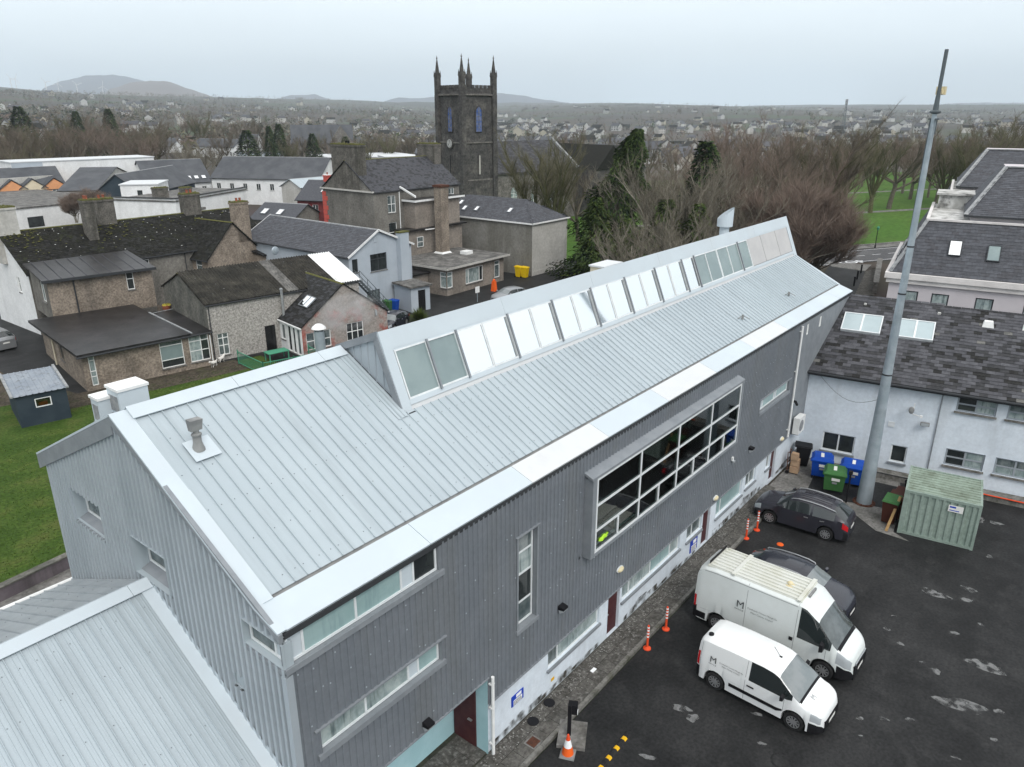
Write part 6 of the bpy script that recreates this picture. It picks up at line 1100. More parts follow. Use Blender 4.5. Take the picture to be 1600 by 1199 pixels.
t = thing('boundary_wall', 'low rough stone boundary wall along the sloping path', 'wall', tuple(at(1373, 418))); a = at(1373, 418)-t.location; b = at(1366, 458)-t.location; g = MB(); g.bar(a+V((0, 0, .55)), b+V((0, 0, .55)), .45, 1.1); g.build('wall_body', 'stone_mid', t); g = MB(); g.bar(a+V((0, 0, 1.16)), b+V((0, 0, 1.16)), .6, .1); g.build('coping', 'concrete', t)
for i, (px, py) in enumerate(((1345, 427), (1339, 437), (1334, 447))): t = MB(); p = at(px, py); t.lathe([(.10, 0), (.10, .95), (.12, .98), (.12, 1.05), (.05, 1.1)], p, 10); t.build('bollard', 'black_plastic', label=('black bollard farthest up the side lane', 'middle black bollard on the side lane', 'black bollard nearest the slate roof on the side lane')[i], cat='bollard', group='bollards along the side lane')
# ------------------------------------------------------------------ steel mast
T = thing('steel_mast', 'tall tapered galvanised steel mast standing beside the bins', 'mast', (38.2, 7.23, 0))
g = MB(); g.lathe([(.40, 0), (.375, .02), (.315, 2.5), (.265, 5), (.215, 7.5), (.18, 10), (.135, 14.5), (.10, 19.0)], (0, 0, 0), 20); g.build('shaft', 'steel_galv', T, smooth=40)
tab_r = lambda z: .215-.035*(z-7.5)/2.5 if z < 10 else .18-.045*(z-10)/4.5
for z in (7.0, 11.0, 13.2): r_ = tab_r(z); g = MB(); g.lathe([(r_+.012, z), (r_+.012, z+.07)], (0, 0, 0), 20); g.build('band', 'dark_trim', T)
g = MB(); g.lathe([(.13, 18.95), (.23, 19.0), (.23, 19.05), (.12, 19.1), (.10, 19.4), (.09, 19.7)], (0, 0, 0), 18); g.build('flange', 'steel_dark', T, smooth=40); g = MB(); g.cyl((0, 0, 19.6), (.04, 0, 21.5), .078, n=14); g.build('top_pole', 'steel_dark', T, smooth=40)
g = MB(); g.box(.05, .45, -.12, .12, 19.75, 19.90); g.box(.30, .58, -.18, .18, 19.72, 20.05); g.build('radio_box', 'cream', T)
g = MB()
for a in (-.15, .15): g.cyl((a*.7, a, 18.1), (a*.7, a, 18.75), .025, n=6); g.box(a*.7-.08, a*.7+.08, a-.08, a+.08, 18.7, 18.76)
g.tube([(.09, .14, 18.7), (.12, .15, 15), (.15, .16, 11)], [.03, .03, .03], 6); g.build('conduit', 'steel_dark', T)
g = MB(); [g.lathe([(.05, 0), (.05, .09)], (.48*math.cos(k*.52), .48*math.sin(k*.52), 0), 6) for k in range(12)]; g.lathe([(.55, 0), (.55, .04)], (0, 0, 0), 18); g.build('base_plate', 'rust', T)
# ------------------------------------------------------------------ bins, container and clutter in the corner
def bin1100(p, rz, c, label, sx_=1.2):
    t = thing('waste_container', label, 'bin', tuple(p), rz); w_, d_ = sx_/2, .50; g = MB()
    g.hex([(-w_*.88, -d_*.82, .18), (w_*.88, -d_*.82, .18), (w_*.88, d_*.82, .18), (-w_*.88, d_*.82, .18), (-w_, -d_, 1.08), (w_, -d_, 1.08), (w_, d_, 1.08), (-w_, d_, 1.08)]); g.build('tub', c, t); g = MB()
    g.box(-w_-.04, w_+.04, -d_-.05, d_+.04, 1.083, 1.15); g.hex([(-w_-.02, -d_-.02, 1.15), (w_+.02, -d_-.02, 1.15), (w_+.02, d_+.02, 1.15), (-w_-.02, d_+.02, 1.15), (-w_+.10, -d_+.15, 1.27), (w_-.10, -d_+.15, 1.27), (w_-.10, d_-.02, 1.30), (-w_+.10, d_-.02, 1.30)]); lid = g.build('lid', c, t)
    for a in (-w_*.8, w_*.8):
        for b_ in (-d_*.7, d_*.7): g = MB(); g.cyl((a-.03, b_, .09), (a+.03, b_, .09), .09, n=10); g.box(a-.05, a+.05, b_-.05, b_+.05, .12, .2); g.build('castor', 'black_plastic', t)
    for a in (-w_-.05, w_+.05): g = MB(); g.cyl((a, -.2, .95), (a, .2, .95), .03, n=8); g.build('handle', c, t)
    g = MB(); g.box(-.14, .26, -d_*.985-.012, -d_*.985+.05, .78, .93); g.build('front_label', 'plate', t); g = MB(); g.box(-.10, .14, -d_*.93-.02, -d_*.93+.03, .60, .70); g.build('front_label', 'ink_grey', t)
    g = MB(); g.hex([(-.10, -.22, 1.262), (.06, -.22, 1.262), (.06, .25, 1.295), (-.10, .25, 1.295), (-.10, -.22, 1.285), (.06, -.22, 1.285), (.06, .25, 1.312), (-.10, .25, 1.312)]); g.build('lid_label', 'plate', t); return t
bin1100((39.75, 9.95, .02), RA+.12, 'bin_blue', 'tall blue waste container in the corner by the pale wall, left of the pair', 1.05); bin1100((39.9, 8.35, .02), RA+.05, 'bin_blue', 'blue waste container behind the mast base with white strip on lid', 1.25); bin1100((38.5, 8.9, .02), RA+.10, 'bin_green', 'green waste container in front of the two blue ones', 1.05)
for k in range(3): wheelie((36.9+k*.55, 5.75-k*.12, .012), RA-.15, 'bin_brown', ('nearest brown wheelie bin beside the green container', 'middle brown wheelie bin of the three beside the green container', 'rear brown wheelie bin of the three beside the green container')[k], 1.22, 'bin_green' if k == 0 else 'bin_brown', 'brown wheelie bins')
wheelie((40.6, 11.25, .015), .3, 'black_plastic', 'black wheelie bin in the corner below the heat pump', 1.2)
t = thing('sack_trolley', 'rusty trolley loaded with tan boxes against the white wall', 'trolley', (39.3, 11.25, .012), .1); g = MB()
for a in (-.3, .3): g.bar((a, .3, 0), (a, .38, 1.3), .04, .04)
for z in (.2, .7, 1.25): g.bar((-.3, .32, z), (.3, .32, z), .03, .03)
g.build('frame', 'rust', t); mat('carton', (.42, .29, .19), (.34, .23, .15), 4, .8)
for i, (a, b_, c_, w_) in enumerate(((0, 0, .08, .5), (.05, 0, .48, .45), (-.04, .02, .85, .36))): g = MB(); g.hex([(a-w_/2, b_-w_/2+.0, c_), (a+w_/2, b_-w_/2, c_), (a+w_/2, b_+.2, c_), (a-w_/2, b_+.2, c_), (a-w_/2+.03, b_-w_/2, c_+.36), (a+w_/2, b_-w_/2+.02, c_+.33), (a+w_/2, b_+.2, c_+.36), (a-w_/2, b_+.2, c_+.34)]); g.build('carton', 'carton', t)
for a in (-.33, .33): g = MB(); g.cyl((a-.03, .3, .10), (a+.03, .3, .10), .10, n=10); g.build('wheel', 'black_plastic', t)
t = thing('heat_pump', 'white box heat pump unit on the white wall at the far corner', 'heat pump', (40.1, YW-.02, 2.15)); g = MB(); g.box(-.48, .48, -.42, -.08, 0, .95); g.build('casing', 'pvc', t); g = MB(); g.cyl((-.12, -.43, .47), (-.12, -.425, .47), .33, n=20); g.build('fan_grille', 'lead', t); g = MB(); g.box(-.4, -.35, -.4, .0, -.06, -.004); g.box(.35, .4, -.4, .0, -.06, -.004); g.build('bracket', 'steel_dark', t)
def cctv(p, label): t = thing('wall_camera', label, 'camera', p); g = MB(); g.box(-.05, .05, -.12, .0, -.05, .05); g.build('mount', 'black_plastic', t); g = MB(); g.bar((0, -.1, 0), (-.25, -.28, -.08), .10, .10); g.build('body', 'black_plastic', t)
cctv((39.5, YW, 4.1), 'black camera on the flat grey cladding beside the white downpipe')
t = thing('black_post', 'thin black steel post in front of the mast', 'post', (37.6, 7.95, 0)); g = MB(); g.cyl((0, 0, 0), (0, 0, 1.62), .045, n=10); g.build('shaft', 'black_plastic', t); g = MB(); g.box(-.10, .10, -.08, .08, 1.62, 1.80); g.build('head', 'black_plastic', t)
t = thing('short_post', 'short black post behind the brown wheelie bins', 'post', (38.6, 5.55, 0)); g = MB(); g.cyl((0, 0, 0), (0, 0, 1.55), .05, n=10); g.build('shaft', 'black_plastic', t); g = MB(); g.lathe([(.08, 1.55), (.08, 1.65), (.03, 1.7)], (0, 0, 0), 10); g.build('cap', 'black_plastic', t)
c0 = V((36.09, 5.17, 0)); c1 = V((36.52, 2.05, 0)); ca_ = math.atan2((c1-c0).y, (c1-c0).x); CL, CW, CHh = (c1-c0).length, 3.0, 2.32
T = thing('green_container', 'pale green corrugated steel storage container with white label', 'container', c0, ca_); fo4, fb4 = trap(.30, .05, .25, .38, .72, .85)
g = MB(); wall(g, (0, .06, 0), EX, -EY, .08, CL-.08, .14, CHh-.14, [], fo4, fb4(.08, CL-.08)); g.build('front_sheet', 'container_green', T); g = MB(); wall(g, (.06, 0, 0), EY, -EX, .08, CW-.08, .14, CHh-.14, [], fo4, fb4(.08, CW-.08)); wall(g, (CL-.06, 0, 0), EY, EX, .08, CW-.08, .14, CHh-.14, [], fo4, fb4(.08, CW-.08)); wall(g, (0, CW-.06, 0), EX, EY, .08, CL-.08, .14, CHh-.14, [], fo4, fb4(.08, CL-.08)); g.build('side_sheet', 'container_green', T)
g = MB()
for a in (0, CL-.12):
    for b_ in (0, CW-.12): g.box(a, a+.12, b_, b_+.12, .0, CHh)
for z in (.02, CHh-.14): g.box(.12, CL-.12, 0, .10, z, z+.13); g.box(.12, CL-.12, CW-.10, CW, z, z+.13); g.box(0, .10, .12, CW-.12, z, z+.13); g.box(CL-.10, CL, .12, CW-.12, z, z+.13)
g.build('frame', 'container_green', T); rh = lambda y: CHh+.04
g = MB(); k = 0; y = .10
while y < CW-.15:
    for ya, yb, za, zb_ in ((y, y+.03, .0, .10), (y+.03, y+.14, .10, .10), (y+.14, y+.17, .10, 0), (y+.17, y+.28, 0, 0)): g.q((.06, ya, CHh-.10+za), (CL-.06, ya, CHh-.10+za), (CL-.06, yb, CHh-.10+zb_), (.06, yb, CHh-.10+zb_))
    y += .28
g.build('roof_sheet', 'container_roof', T); g = MB(); g.box(1.85, 2.45, -.02, -.012, 1.72, 2.05); g.build('label_plate', 'plate', T); g = MB(); g.box(1.90, 2.15, -.026, -.021, 1.92, 2.0); g.box(1.90, 2.3, -.026, -.021, 1.78, 1.82); g.build('label_print', 'sign_blue', T)
t = thing('timber_plank', 'loose timber plank leaning against the container side', 'plank', (36.0, 5.55, 0)); g = MB(); g.bar((-.15, .05, .02), (.9, -.12, 1.5), .12, .04); g.build('board', 'wood', t); g = MB(); g.bar((.2, .12, .02), (1.2, -.10, 1.2), .09, .03); g.build('board', 'rust', t)
# ------------------------------------------------------------------ posts, cone, covers
for i, (p, l_) in enumerate((((21.2, 10.45), 'orange white banded flexible post, nearest to the camera'), ((22.65, 10.43), 'second orange white banded flexible post beside the small van'), ((31.0, 10.76-.15), 'third orange white banded post beyond the dark car roof'), ((32.05, 10.5), 'farthest orange white banded post by the pavement edge'))):
    t = thing('flexible_post', l_, 'delineator post', (p[0], p[1], 0), 0, 'flexible posts along the kerb'); g = MB(); g.lathe([(.15, 0), (.15, .03), (.09, .06), (.05, .10)], (0, 0, 0), 14); g.build('base', 'orange_red', t, smooth=40); g = MB(); g.lathe([(.045, .10), (.045, 1.0), (.03, 1.05)], (0, 0, 0), 12); g.build('tube', 'orange_red', t, smooth=40)
    for z in (.52, .66, .80, .93): g = MB(); g.lathe([(.047, z), (.047, z+.065)], (0, 0, 0), 12); g.build('band', 'white_ink', t, smooth=40)
t = thing('traffic_cone', 'orange and white traffic cone beside the black gate post', 'cone', (15.27, 9.97, 0), .4); g = MB(); g.hex([(-.24, -.24, 0), (.24, -.24, 0), (.24, .24, 0), (-.24, .24, 0), (-.22, -.22, .05), (.22, -.22, .05), (.22, .22, .05), (-.22, .22, .05)]); g.build('base', 'gutter_grey', t)
for a, b_, c_ in ((.05, .32, 'cone_orange'), (.32, .58, 'white_ink'), (.58, .78, 'orange_red')): r_ = lambda z: .20-.17*z/.78; g = MB(); g.lathe([(r_(a), a), (r_(b_), b_)], (0, 0, 0), 16); g.build('cone_band', c_, t, smooth=40)
t = thing('access_post', 'black intercom post with camera head on a square pad', 'intercom post', (15.85, 10.32, .0), .5); g = MB(); g.box(-.5, .6, -.55, .35, .0, .125); g.build('pad', 'concrete', t); g = MB(); g.box(-.06, .06, -.06, .06, .125, 1.32); g.build('shaft', 'black_plastic', t); g = MB(); g.box(-.02, .22, -.24, .06, .95, 1.30); g.build('head', 'black_plastic', t); g = MB(); g.cyl((.02, -.245, 1.05), (.02, -.26, 1.05), .09, n=16); g.build('lens_ring', 'white_ink', t); g = MB(); g.cyl((.02, -.262, 1.05), (.02, -.27, 1.05), .06, n=16); g.build('lens', 'black_plastic', t)
t = thing('speed_hump', 'short black rubber hump strip with yellow blocks at bottom edge', 'speed hump', (16.1, 8.88, 0), R(1)); 
for k in range(5):
    g = MB(); x = -1.2+k*.48; g.ext([(x, -.09, 0), (x, -.05, .05), (x, .05, .05), (x, .09, 0)], (.15, 0, 0)); g.build('yellow_block', 'yellow', t); g = MB(); x += .155; g.ext([(x, -.09, 0), (x, -.05, .05), (x, .05, .05), (x, .09, 0)], (.32, 0, 0)); g.build('black_block', 'rubber', t)
for x, y, l_, m_ in ((14.86, 11.02, 'rusty square inspection cover in the pavement', 'rust'), (12.0, 12.3, 'dark square cover in the entrance recess paving', 'dark_trim')):
    t = thing('inspection_cover', l_, 'cover', (x, y, .122), .0); g = MB(); g.box(-.24, .24, -.22, .22, 0, .012); g.build('frame', 'concrete', t); g = MB(); g.box(-.18, .18, -.16, .16, .013, .02); g.build('lid', m_, t)
for i, (x, y) in enumerate(((15.55, 11.55), (16.55, 11.62))): t = MB(); t.lathe([(.20, 0), (.20, .014), (.16, .016)], (x, y, .120), 16); t.build('round_cover', 'black_plastic', label=('round black cover by the wall, nearer to the entrance', 'round black cover by the wall, nearer to the ground floor window')[i], cat='cover')
t = MB(); t.box(18.7, 18.95, 11.25, 11.38, .121, .136); t.build('white_cover', 'white_ink', label='small white marker plate set in the pavement', cat='cover')
t = MB(); p = at(1219, 851); t.lathe([(.16, 0), (.14, .03), (.05, .05)], p, 14); t.build('orange_disc', 'cone_orange', label='small orange base lying on the tarmac by the dark car', cat='post base')
t = thing('drain_cover', 'round drain cover in the tarmac at the bottom edge', 'cover', tuple(at(1222, 1190))); g = MB(); g.lathe([(.35, 0), (.35, .006)], (0, 0, 0), 20); g.build('frame', 'rubber', t); g = MB(); g.lathe([(.28, .007), (.28, .010)], (0, 0, 0), 20); g.build('lid', 'asphalt', t)
# ------------------------------------------------------------------ vehicles (local x forward, y left)
def tab(T, x):
    if x <= T[0][0]: return T[0][1]
    for (a, b), (c, d) in zip(T, T[1:]):
        if x <= c: t = (x-a)/(c-a); return b+(d-b)*t
    return T[-1][1]
class Vehicle:
    def __init__(s, L, hw, top, belt, roof, low, wheels, wr, arch=None): s.__dict__.update(L=L, hw=hw, top=top, belt=belt, roof=roof, low=low, wheels=wheels, wr=wr, arch=arch or wr+.06)
    def ring(s, x):
        zt, zb, w, rr = tab(s.top, x), tab(s.belt, x), tab(s.hw, x), tab(s.roof, x); k = min(max((zt-zb)/.40, 0), 1); zl = s.low
        for xw in s.wheels:
            d = abs(x-xw)
            if d < s.arch: zl = max(zl, s.wr+math.sqrt(s.arch**2-d*d))
        mix = lambda a, b: a+(b-a)*k
        z4 = mix(zt-.12, zb); z3 = max(min((s.low+z4)/2+.05, z4-.03), zl+.05); z4 = max(z4, z3+.02)
        return [V((x, 0, zl)), V((x, w-.07, zl)), V((x, w-.012, zl+.035)), V((x, w, z3)), V((x, w-.02, z4)), V((x, mix(w-.08, w*rr+.02), max(mix(zt-.04, zt-.10), z4+.01))), V((x, mix(w-.22, w*rr-.11), max(zt-.008, z4+.015))), V((x, 0, max(zt+.012, z4+.02)))]
    def pt(s, x, r, side, off=0.0):
        P = s.ring(x); i = min(int(r), 6); t = r-i; p = P[i]*(1-t)+P[i+1]*t
        if off:
            tn = (P[i+1]-P[i]); P2 = s.ring(min(x+.02, s.L/2)); P1 = s.ring(max(x-.02, -s.L/2)); tx = (P2[i]*(1-t)+P2[i+1]*t)-(P1[i]*(1-t)+P1[i+1]*t); n_ = tx.cross(tn).normalized()
            if n_.y < 0 and r < 6 or (r >= 6 and n_.z < 0): n_ = -n_
            p = p+n_*off
        return V((p.x, p.y*side, p.z))
    def patch(s, t, name, mt, x0, x1, r0, r1, sides=(1, -1), off=.008, nx=4, nr=4, thick=False):
        for sd_ in sides:
            g = MB(); xs_ = frange(x0, x1, nx); rs_ = frange(r0, r1, nr); i0 = 0
            for x in xs_:
                for r_ in rs_: g.v.append(tuple(s.pt(x, r_, sd_, off)))
            n_ = len(rs_)
            for a in range(nx):
                for b in range(nr): g.f.append((a*n_+b, (a+1)*n_+b, (a+1)*n_+b+1, a*n_+b+1)); g.m.append(0)
            g.build(name, mt, t, smooth=50)
    def build(s, t, paint, wind, rear, sides, bump=('black_plastic', .0, .0), wglass='car_glass', n=72, roofm=None, sill=None):
        xs_ = set(round(x, 4) for x in frange(-s.L/2, s.L/2, n))
        for q in (wind, rear, *sides):
            if q: xs_ |= {round(q[0], 4), round(q[1], 4)}
        for xw in s.wheels: xs_ |= {round(xw+s.arch*math.cos(a), 4) for a in frange(0, math.pi, 14)}
        xs_ = sorted(xs_); rings = [s.ring(x) for x in xs_]; bins = {}
        def add(key, q): bins.setdefault(key, MB()).q(*q)
        base = []; ix = {}
        groups = {}
        for i in range(len(xs_)-1):
            c = (xs_[i]+xs_[i+1])/2
            for r_ in range(7):
                for sd_ in (1, -1):
                    key = 'body'
                    if r_ >= 5 and wind and wind[0] < c < wind[1]: key = 'windscreen'
                    elif r_ >= 5 and rear and rear[0] < c < rear[1]: key = 'rear_window'
                    elif r_ == 4 and any(a < c < b for a, b in sides) and tab(s.top, c)-tab(s.belt, c) > .16: key = 'side_window%d_%d' % ([k for k, (a, b) in enumerate(sides) if a < c < b][0], sd_)
                    elif r_ <= 2 and (c > s.L/2-bump[1] or c < -s.L/2+bump[2]): key = 'bumper_f' if c > 0 else 'bumper_r'
                    elif r_ <= 1 and sill: key = 'sill'
                    groups.setdefault(key, []).append((i, r_, sd_))
        for key, fs in groups.items():
            g = MB(); idx = {}
            def vid(i, r_, sd_):
                k = (i, r_, sd_ if 0 < r_ < 7 else 0)
                if k not in idx: p = rings[i][r_]; idx[k] = len(g.v); g.v.append((p.x, p.y*(sd_ if 0 < r_ < 7 else 1), p.z))
                return idx[k]
            for i, r_, sd_ in fs:
                f = (vid(i, r_, sd_), vid(i+1, r_, sd_), vid(i+1, r_+1, sd_), vid(i, r_+1, sd_)); f = f if sd_ < 0 else f[::-1]; g.f.append(tuple(dict.fromkeys(f))); g.m.append(0)
            if key == 'body':
                for i in (0, len(xs_)-1):
                    a = [vid(i, r_, 1) for r_ in range(8)]+[vid(i, r_, -1) for r_ in range(6, 0, -1)]; g.f.append(tuple(dict.fromkeys(a))); g.m.append(0)
            g.build(key.split('0')[0].split('1')[0].split('2')[0] if key.startswith('side') else key.split('_f')[0].split('_r')[0] if key.startswith('bump') else key, wglass if key == 'windscreen' else 'car_glass' if 'window' in key else bump[0] if key in ('bumper_f', 'bumper_r', 'sill') else paint, t, smooth=38)
        for xw in s.wheels:
            for sd_ in (1, -1): s.wheel(t, xw, sd_)
    def wheel(s, t, xw, sd_):
        w = tab(s.hw, xw); y1 = (w-.015)*sd_; y0 = (w-.23)*sd_; r_ = s.wr; g = MB(); pr = [(r_*.62, 0), (r_*.94, .0), (r_, .03), (r_, .19), (r_*.94, .215), (r_*.66, .215)]
        g.lathe([(a, b-.215) for a, b in pr], (0, 0, 0), 22, caps=False); g.v = [(xw+a, y1+c*sd_, r_+b) for a, b, c in g.v]; ty = g.build('tyre', 'rubber', t, smooth=40)
        g = MB(); g.cyl((xw, y1-.05*sd_, r_), (xw, y1-.035*sd_, r_), r_*.66, n=22); g.build('wheel_well', 'black_plastic', ty); g = MB()
        for k in range(10): a = k*math.pi/5; p = V((xw+r_*.14*math.cos(a), y1-.022*sd_, r_+r_*.14*math.sin(a))); q = V((xw+r_*.60*math.cos(a), y1-.016*sd_, r_+r_*.60*math.sin(a))); g.bar(p, q, r_*.13, .02, up=(0, 1, 0))
        g.cyl((xw, y1-.03*sd_, r_), (xw, y1-.005*sd_, r_), r_*.17, n=14)
        for k in range(22): a, b = 2*math.pi*k/22, 2*math.pi*(k+1)/22; g.q(*[(xw+q_*math.cos(c), y1-.012*sd_, r_+q_*math.sin(c)) for q_, c in ((r_*.58, a), (r_*.67, a), (r_*.67, b), (r_*.58, b))])
        g.build('rim', 'rim', ty)
def mirrors(s, t, x, r_, mt='black_plastic', sz=(.10, .22, .16), z=None):
    for sd_ in (1, -1):
        p = s.pt(x, r_, sd_); g = MB(); g.bar(p, p+V((0, .12*sd_, .02)), .05, .05); c = p+V((0, .20*sd_, .05)); a, b, c_ = sz
        g.hex([c+V((-a/2, -b/2, -c_/2)), c+V((a/2, -b/2*.8, -c_/2*.8)), c+V((a/2, b/2*.8, -c_/2*.8)), c+V((-a/2, b/2, -c_/2)), c+V((-a/2, -b/2, c_/2)), c+V((a/2, -b/2*.8, c_/2*.7)), c+V((a/2, b/2*.8, c_/2*.7)), c+V((-a/2, b/2, c_/2))]); g.build('wing_mirror', mt, t)
# ---- small white van
sv_ = Vehicle(4.40, [(-2.2, .84), (-2.0, .91), (1.2, .92), (1.8, .90), (2.05, .80), (2.2, .60)], [(-2.2, 1.66), (-2.14, 1.76), (-1.9, 1.82), (-1.0, 1.86), (.1, 1.86), (.45, 1.82), (.66, 1.74), (1.42, 1.18), (1.60, 1.10), (1.95, 1.01), (2.12, .90), (2.2, .70)], [(-2.2, 1.10), (2.2, 1.06)], [(-2.2, .80), (-1.6, .83), (.6, .80), (1.45, .95), (2.2, .95)], .20, (-1.475, 1.31), .335, .40)
VAN = thing('small_van', 'small white panel van with black side strips, nearest vehicle', 'van', (21.6, 6.08, 0), -math.pi/2-.045); sv_.build(VAN, 'paint_van', (.66, 1.42), None, [(-.30, 1.18)], ('black_plastic', .42, .12), 'car_glass_light', sill=None)
sv_.patch(VAN, 'side_strip', 'black_plastic', -.95, .92, 2.55, 2.85, off=.022, nx=10, nr=2); mirrors(sv_, VAN, .92, 4.25)
for x, a, b in ((-.42, 2.1, 5.0), (.93, 2.1, 3.9), (-2.08, 2.3, 5.2)): sv_.patch(VAN, 'panel_gap', 'ink_grey', x, x+.014, a, b, off=.002, nx=1, nr=10)
sv_.patch(VAN, 'door_handle', 'black_plastic', -.33, -.08, 3.42, 3.56, off=.03, nx=3, nr=2); sv_.patch(VAN, 'headlight', 'lamp_clear', 1.80, 2.10, 3.25, 4.35, off=.008, nx=6, nr=3); sv_.patch(VAN, 'tail_light', 'lamp_red', -2.19, -2.10, 3.1, 4.3, off=.006, nx=2, nr=3)
sv_.patch(VAN, 'wiper_tray', 'black_plastic', 1.40, 1.47, 5.2, 7, off=.006, nx=1, nr=5); g = MB(); g.box(2.15, 2.225, -.60, .60, .26, .68); g.build('grille', 'black_plastic', VAN); g = MB(); g.box(2.226, 2.235, -.26, .26, .44, .55); g.build('number_plate', 'plate', VAN)
g = MB(); g.lathe([(.09, 0), (.09, .06), (.05, .09)], (-1.95, -.45, 1.80), 12); g.build('roof_beacon', 'black_plastic', VAN); g = MB(); g.bar((.35, .0, 1.84), (.10, .0, 2.12), .012, .012); g.box(.31, .40, -.025, .025, 1.84, 1.87); g.build('aerial', 'black_plastic', VAN)
yv = -.935; dz = V((0, 0, 1)); ns = V((1, 0, 0)); VM = FR[VAN]; Q = lambda x, y, z: VM @ V((x, y, z)); dX = VM.to_3x3() @ ns
# raised outline of the blank side panel
sv_.patch(VAN, 'panel_crease', 'paint_van_old', -1.85, -.55, 2.98, 3.04, off=.004, nx=8, nr=1); sv_.patch(VAN, 'panel_crease', 'paint_van_old', -.56, -.53, 3.0, 4.6, off=.004, nx=1, nr=6)
text_mesh('M', .34, 'logo', 'ink', VAN, Q(-1.72, yv+.02, 1.10), dX, dz); text_mesh('MAYO.IE', .075, 'logo_text', 'ink', VAN, Q(-1.74, yv+.01, 1.00), dX, dz); text_mesh('Comhairle Contae Mhaigh Eo', .072, 'lettering', 'ink', VAN, Q(-1.36, yv+.02, 1.20), dX, dz); text_mesh('Mayo County Council', .072, 'lettering', 'ink', VAN, Q(-1.26, yv+.02, 1.10), dX, dz)
bn = (sv_.pt(1.62, 7, 1)-sv_.pt(1.95, 7, 1)).normalized(); p = sv_.pt(1.90, 7, 1)+V((0, .12, .03)); text_mesh('M', .30, 'bonnet_logo', 'ink_grey', VAN, VM @ p, VM.to_3x3() @ V((0, -1, 0))*-1, VM.to_3x3() @ (bn)) if 0 else text_mesh('M', .26, 'bonnet_logo', 'ink_grey', VAN, VM @ (sv_.pt(1.72, 6.5, -1)+V((0, 0, .012))), VM.to_3x3() @ V((0, 1, 0)), VM.to_3x3() @ bn)
# ---- large high roof van
bv = Vehicle(6.0, [(-3, .98), (-2.8, 1.02), (1.5, 1.02), (2.3, 1.0), (2.75, .90), (3.0, .66)], [(-3, 2.22), (-2.93, 2.44), (-2.7, 2.57), (-2.3, 2.62), (.95, 2.62), (1.2, 2.57), (1.66, 2.20), (2.42, 1.42), (2.62, 1.30), (2.86, 1.12), (2.96, .95), (3.0, .74)], [(-3, 1.32), (3, 1.26)], [(-3, .86), (-2.4, .88), (.9, .88), (1.66, .80), (2.42, .92), (3, .95)], .24, (-1.985, 2.05), .36, .44)
BV = thing('large_van', 'large high roofed white panel van with dirty ribbed roof', 'van', (24.7, 6.85, 0), -math.pi/2-.03); bv.build(BV, 'paint_van_old', (1.66, 2.42), None, [(1.02, 2.20)], ('black_plastic', .52, .14), 'car_glass_mid', n=84)
mirrors(bv, BV, 1.95, 4.2, sz=(.12, .24, .34))
for x, a, b in ((.92, 2.1, 5.4), (-.95, 2.3, 5.6), (2.05, 2.2, 3.9)): bv.patch(BV, 'panel_gap', 'ink_grey', x, x+.016, a, b, off=.002, nx=1, nr=12)
for r_ in (2.9, 4.95): bv.patch(BV, 'panel_crease', 'ink_grey', -2.9, .9, r_, r_+.018, off=.003, nx=16, nr=1)
bv.patch(BV, 'door_handle', 'black_plastic', .76, .90, 3.55, 3.85, off=.02, nx=2, nr=2); bv.patch(BV, 'headlight', 'lamp_clear', 2.42, 2.90, 3.15, 4.6, off=.008, nx=6, nr=3); bv.patch(BV, 'tail_light', 'lamp_red', -2.99, -2.90, 2.9, 3.9, off=.006, nx=2, nr=3); bv.patch(BV, 'lower_cladding', 'black_plastic', -2.98, -2.47, 1.2, 2.6, off=.012, nx=6, nr=3)
for k in range(8):                                  # ribbed dirty roof
    y = -.72+k*.206; g = MB(); g.hex([(-2.55, y-.045, 2.605), (.92, y-.045, 2.605), (.92, y+.045, 2.605), (-2.55, y+.045, 2.605), (-2.53, y-.035, 2.685), (.90, y-.035, 2.685), (.90, y+.035, 2.685), (-2.53, y+.035, 2.685)]); g.build('roof_rib', 'van_roof', BV)
g = MB(); g.hex([(-2.68, -.80, 2.585), (.98, -.80, 2.590), (.98, .80, 2.590), (-2.68, .80, 2.585), (-2.66, -.78, 2.637), (.96, -.78, 2.637), (.96, .78, 2.637), (-2.66, .78, 2.637)]); g.build('roof_skin', 'van_roof', BV)
for x in (-1.62, .86): g = MB(); g.box(x-.07, x+.07, -.84, .84, 2.638, 2.700); g.build('roof_seam', 'van_roof', BV)
g = MB(); g.box(-2.630, -2.62, -.72, .72, 2.650, 2.790); g.build('rear_beacon_bar', 'black_plastic', BV); g = MB(); g.box(1.02, 1.09, -.32, .32, 2.600, 2.690); g.build('front_light_bar', 'gutter_grey', BV); g = MB(); g.lathe([(.10, 0), (.10, .10), (.06, .14)], (.25, -.05, 2.640), 14); g.lathe([(.17, 0), (.15, .02)], (.25, -.05, 2.639), 14); g.build('roof_vent', 'cream', BV)
g = MB(); g.box(2.95, 3.02, -.67, .67, .28, .82); g.build('grille', 'black_plastic', BV); g = MB(); g.box(2.99, 3.012, -.55, .55, .83, .90); g.build('grille_bar', 'lamp_clear', BV); g = MB(); g.box(3.022, 3.03, -.26, .26, .48, .59); g.build('number_plate', 'plate', BV); bv.patch(BV, 'wiper_tray', 'black_plastic', 2.40, 2.50, 5.3, 7, off=.006, nx=1, nr=5)
VM = FR[BV]; Q = lambda x, y, z: VM @ V((x, y, z)); dX = VM.to_3x3() @ ns
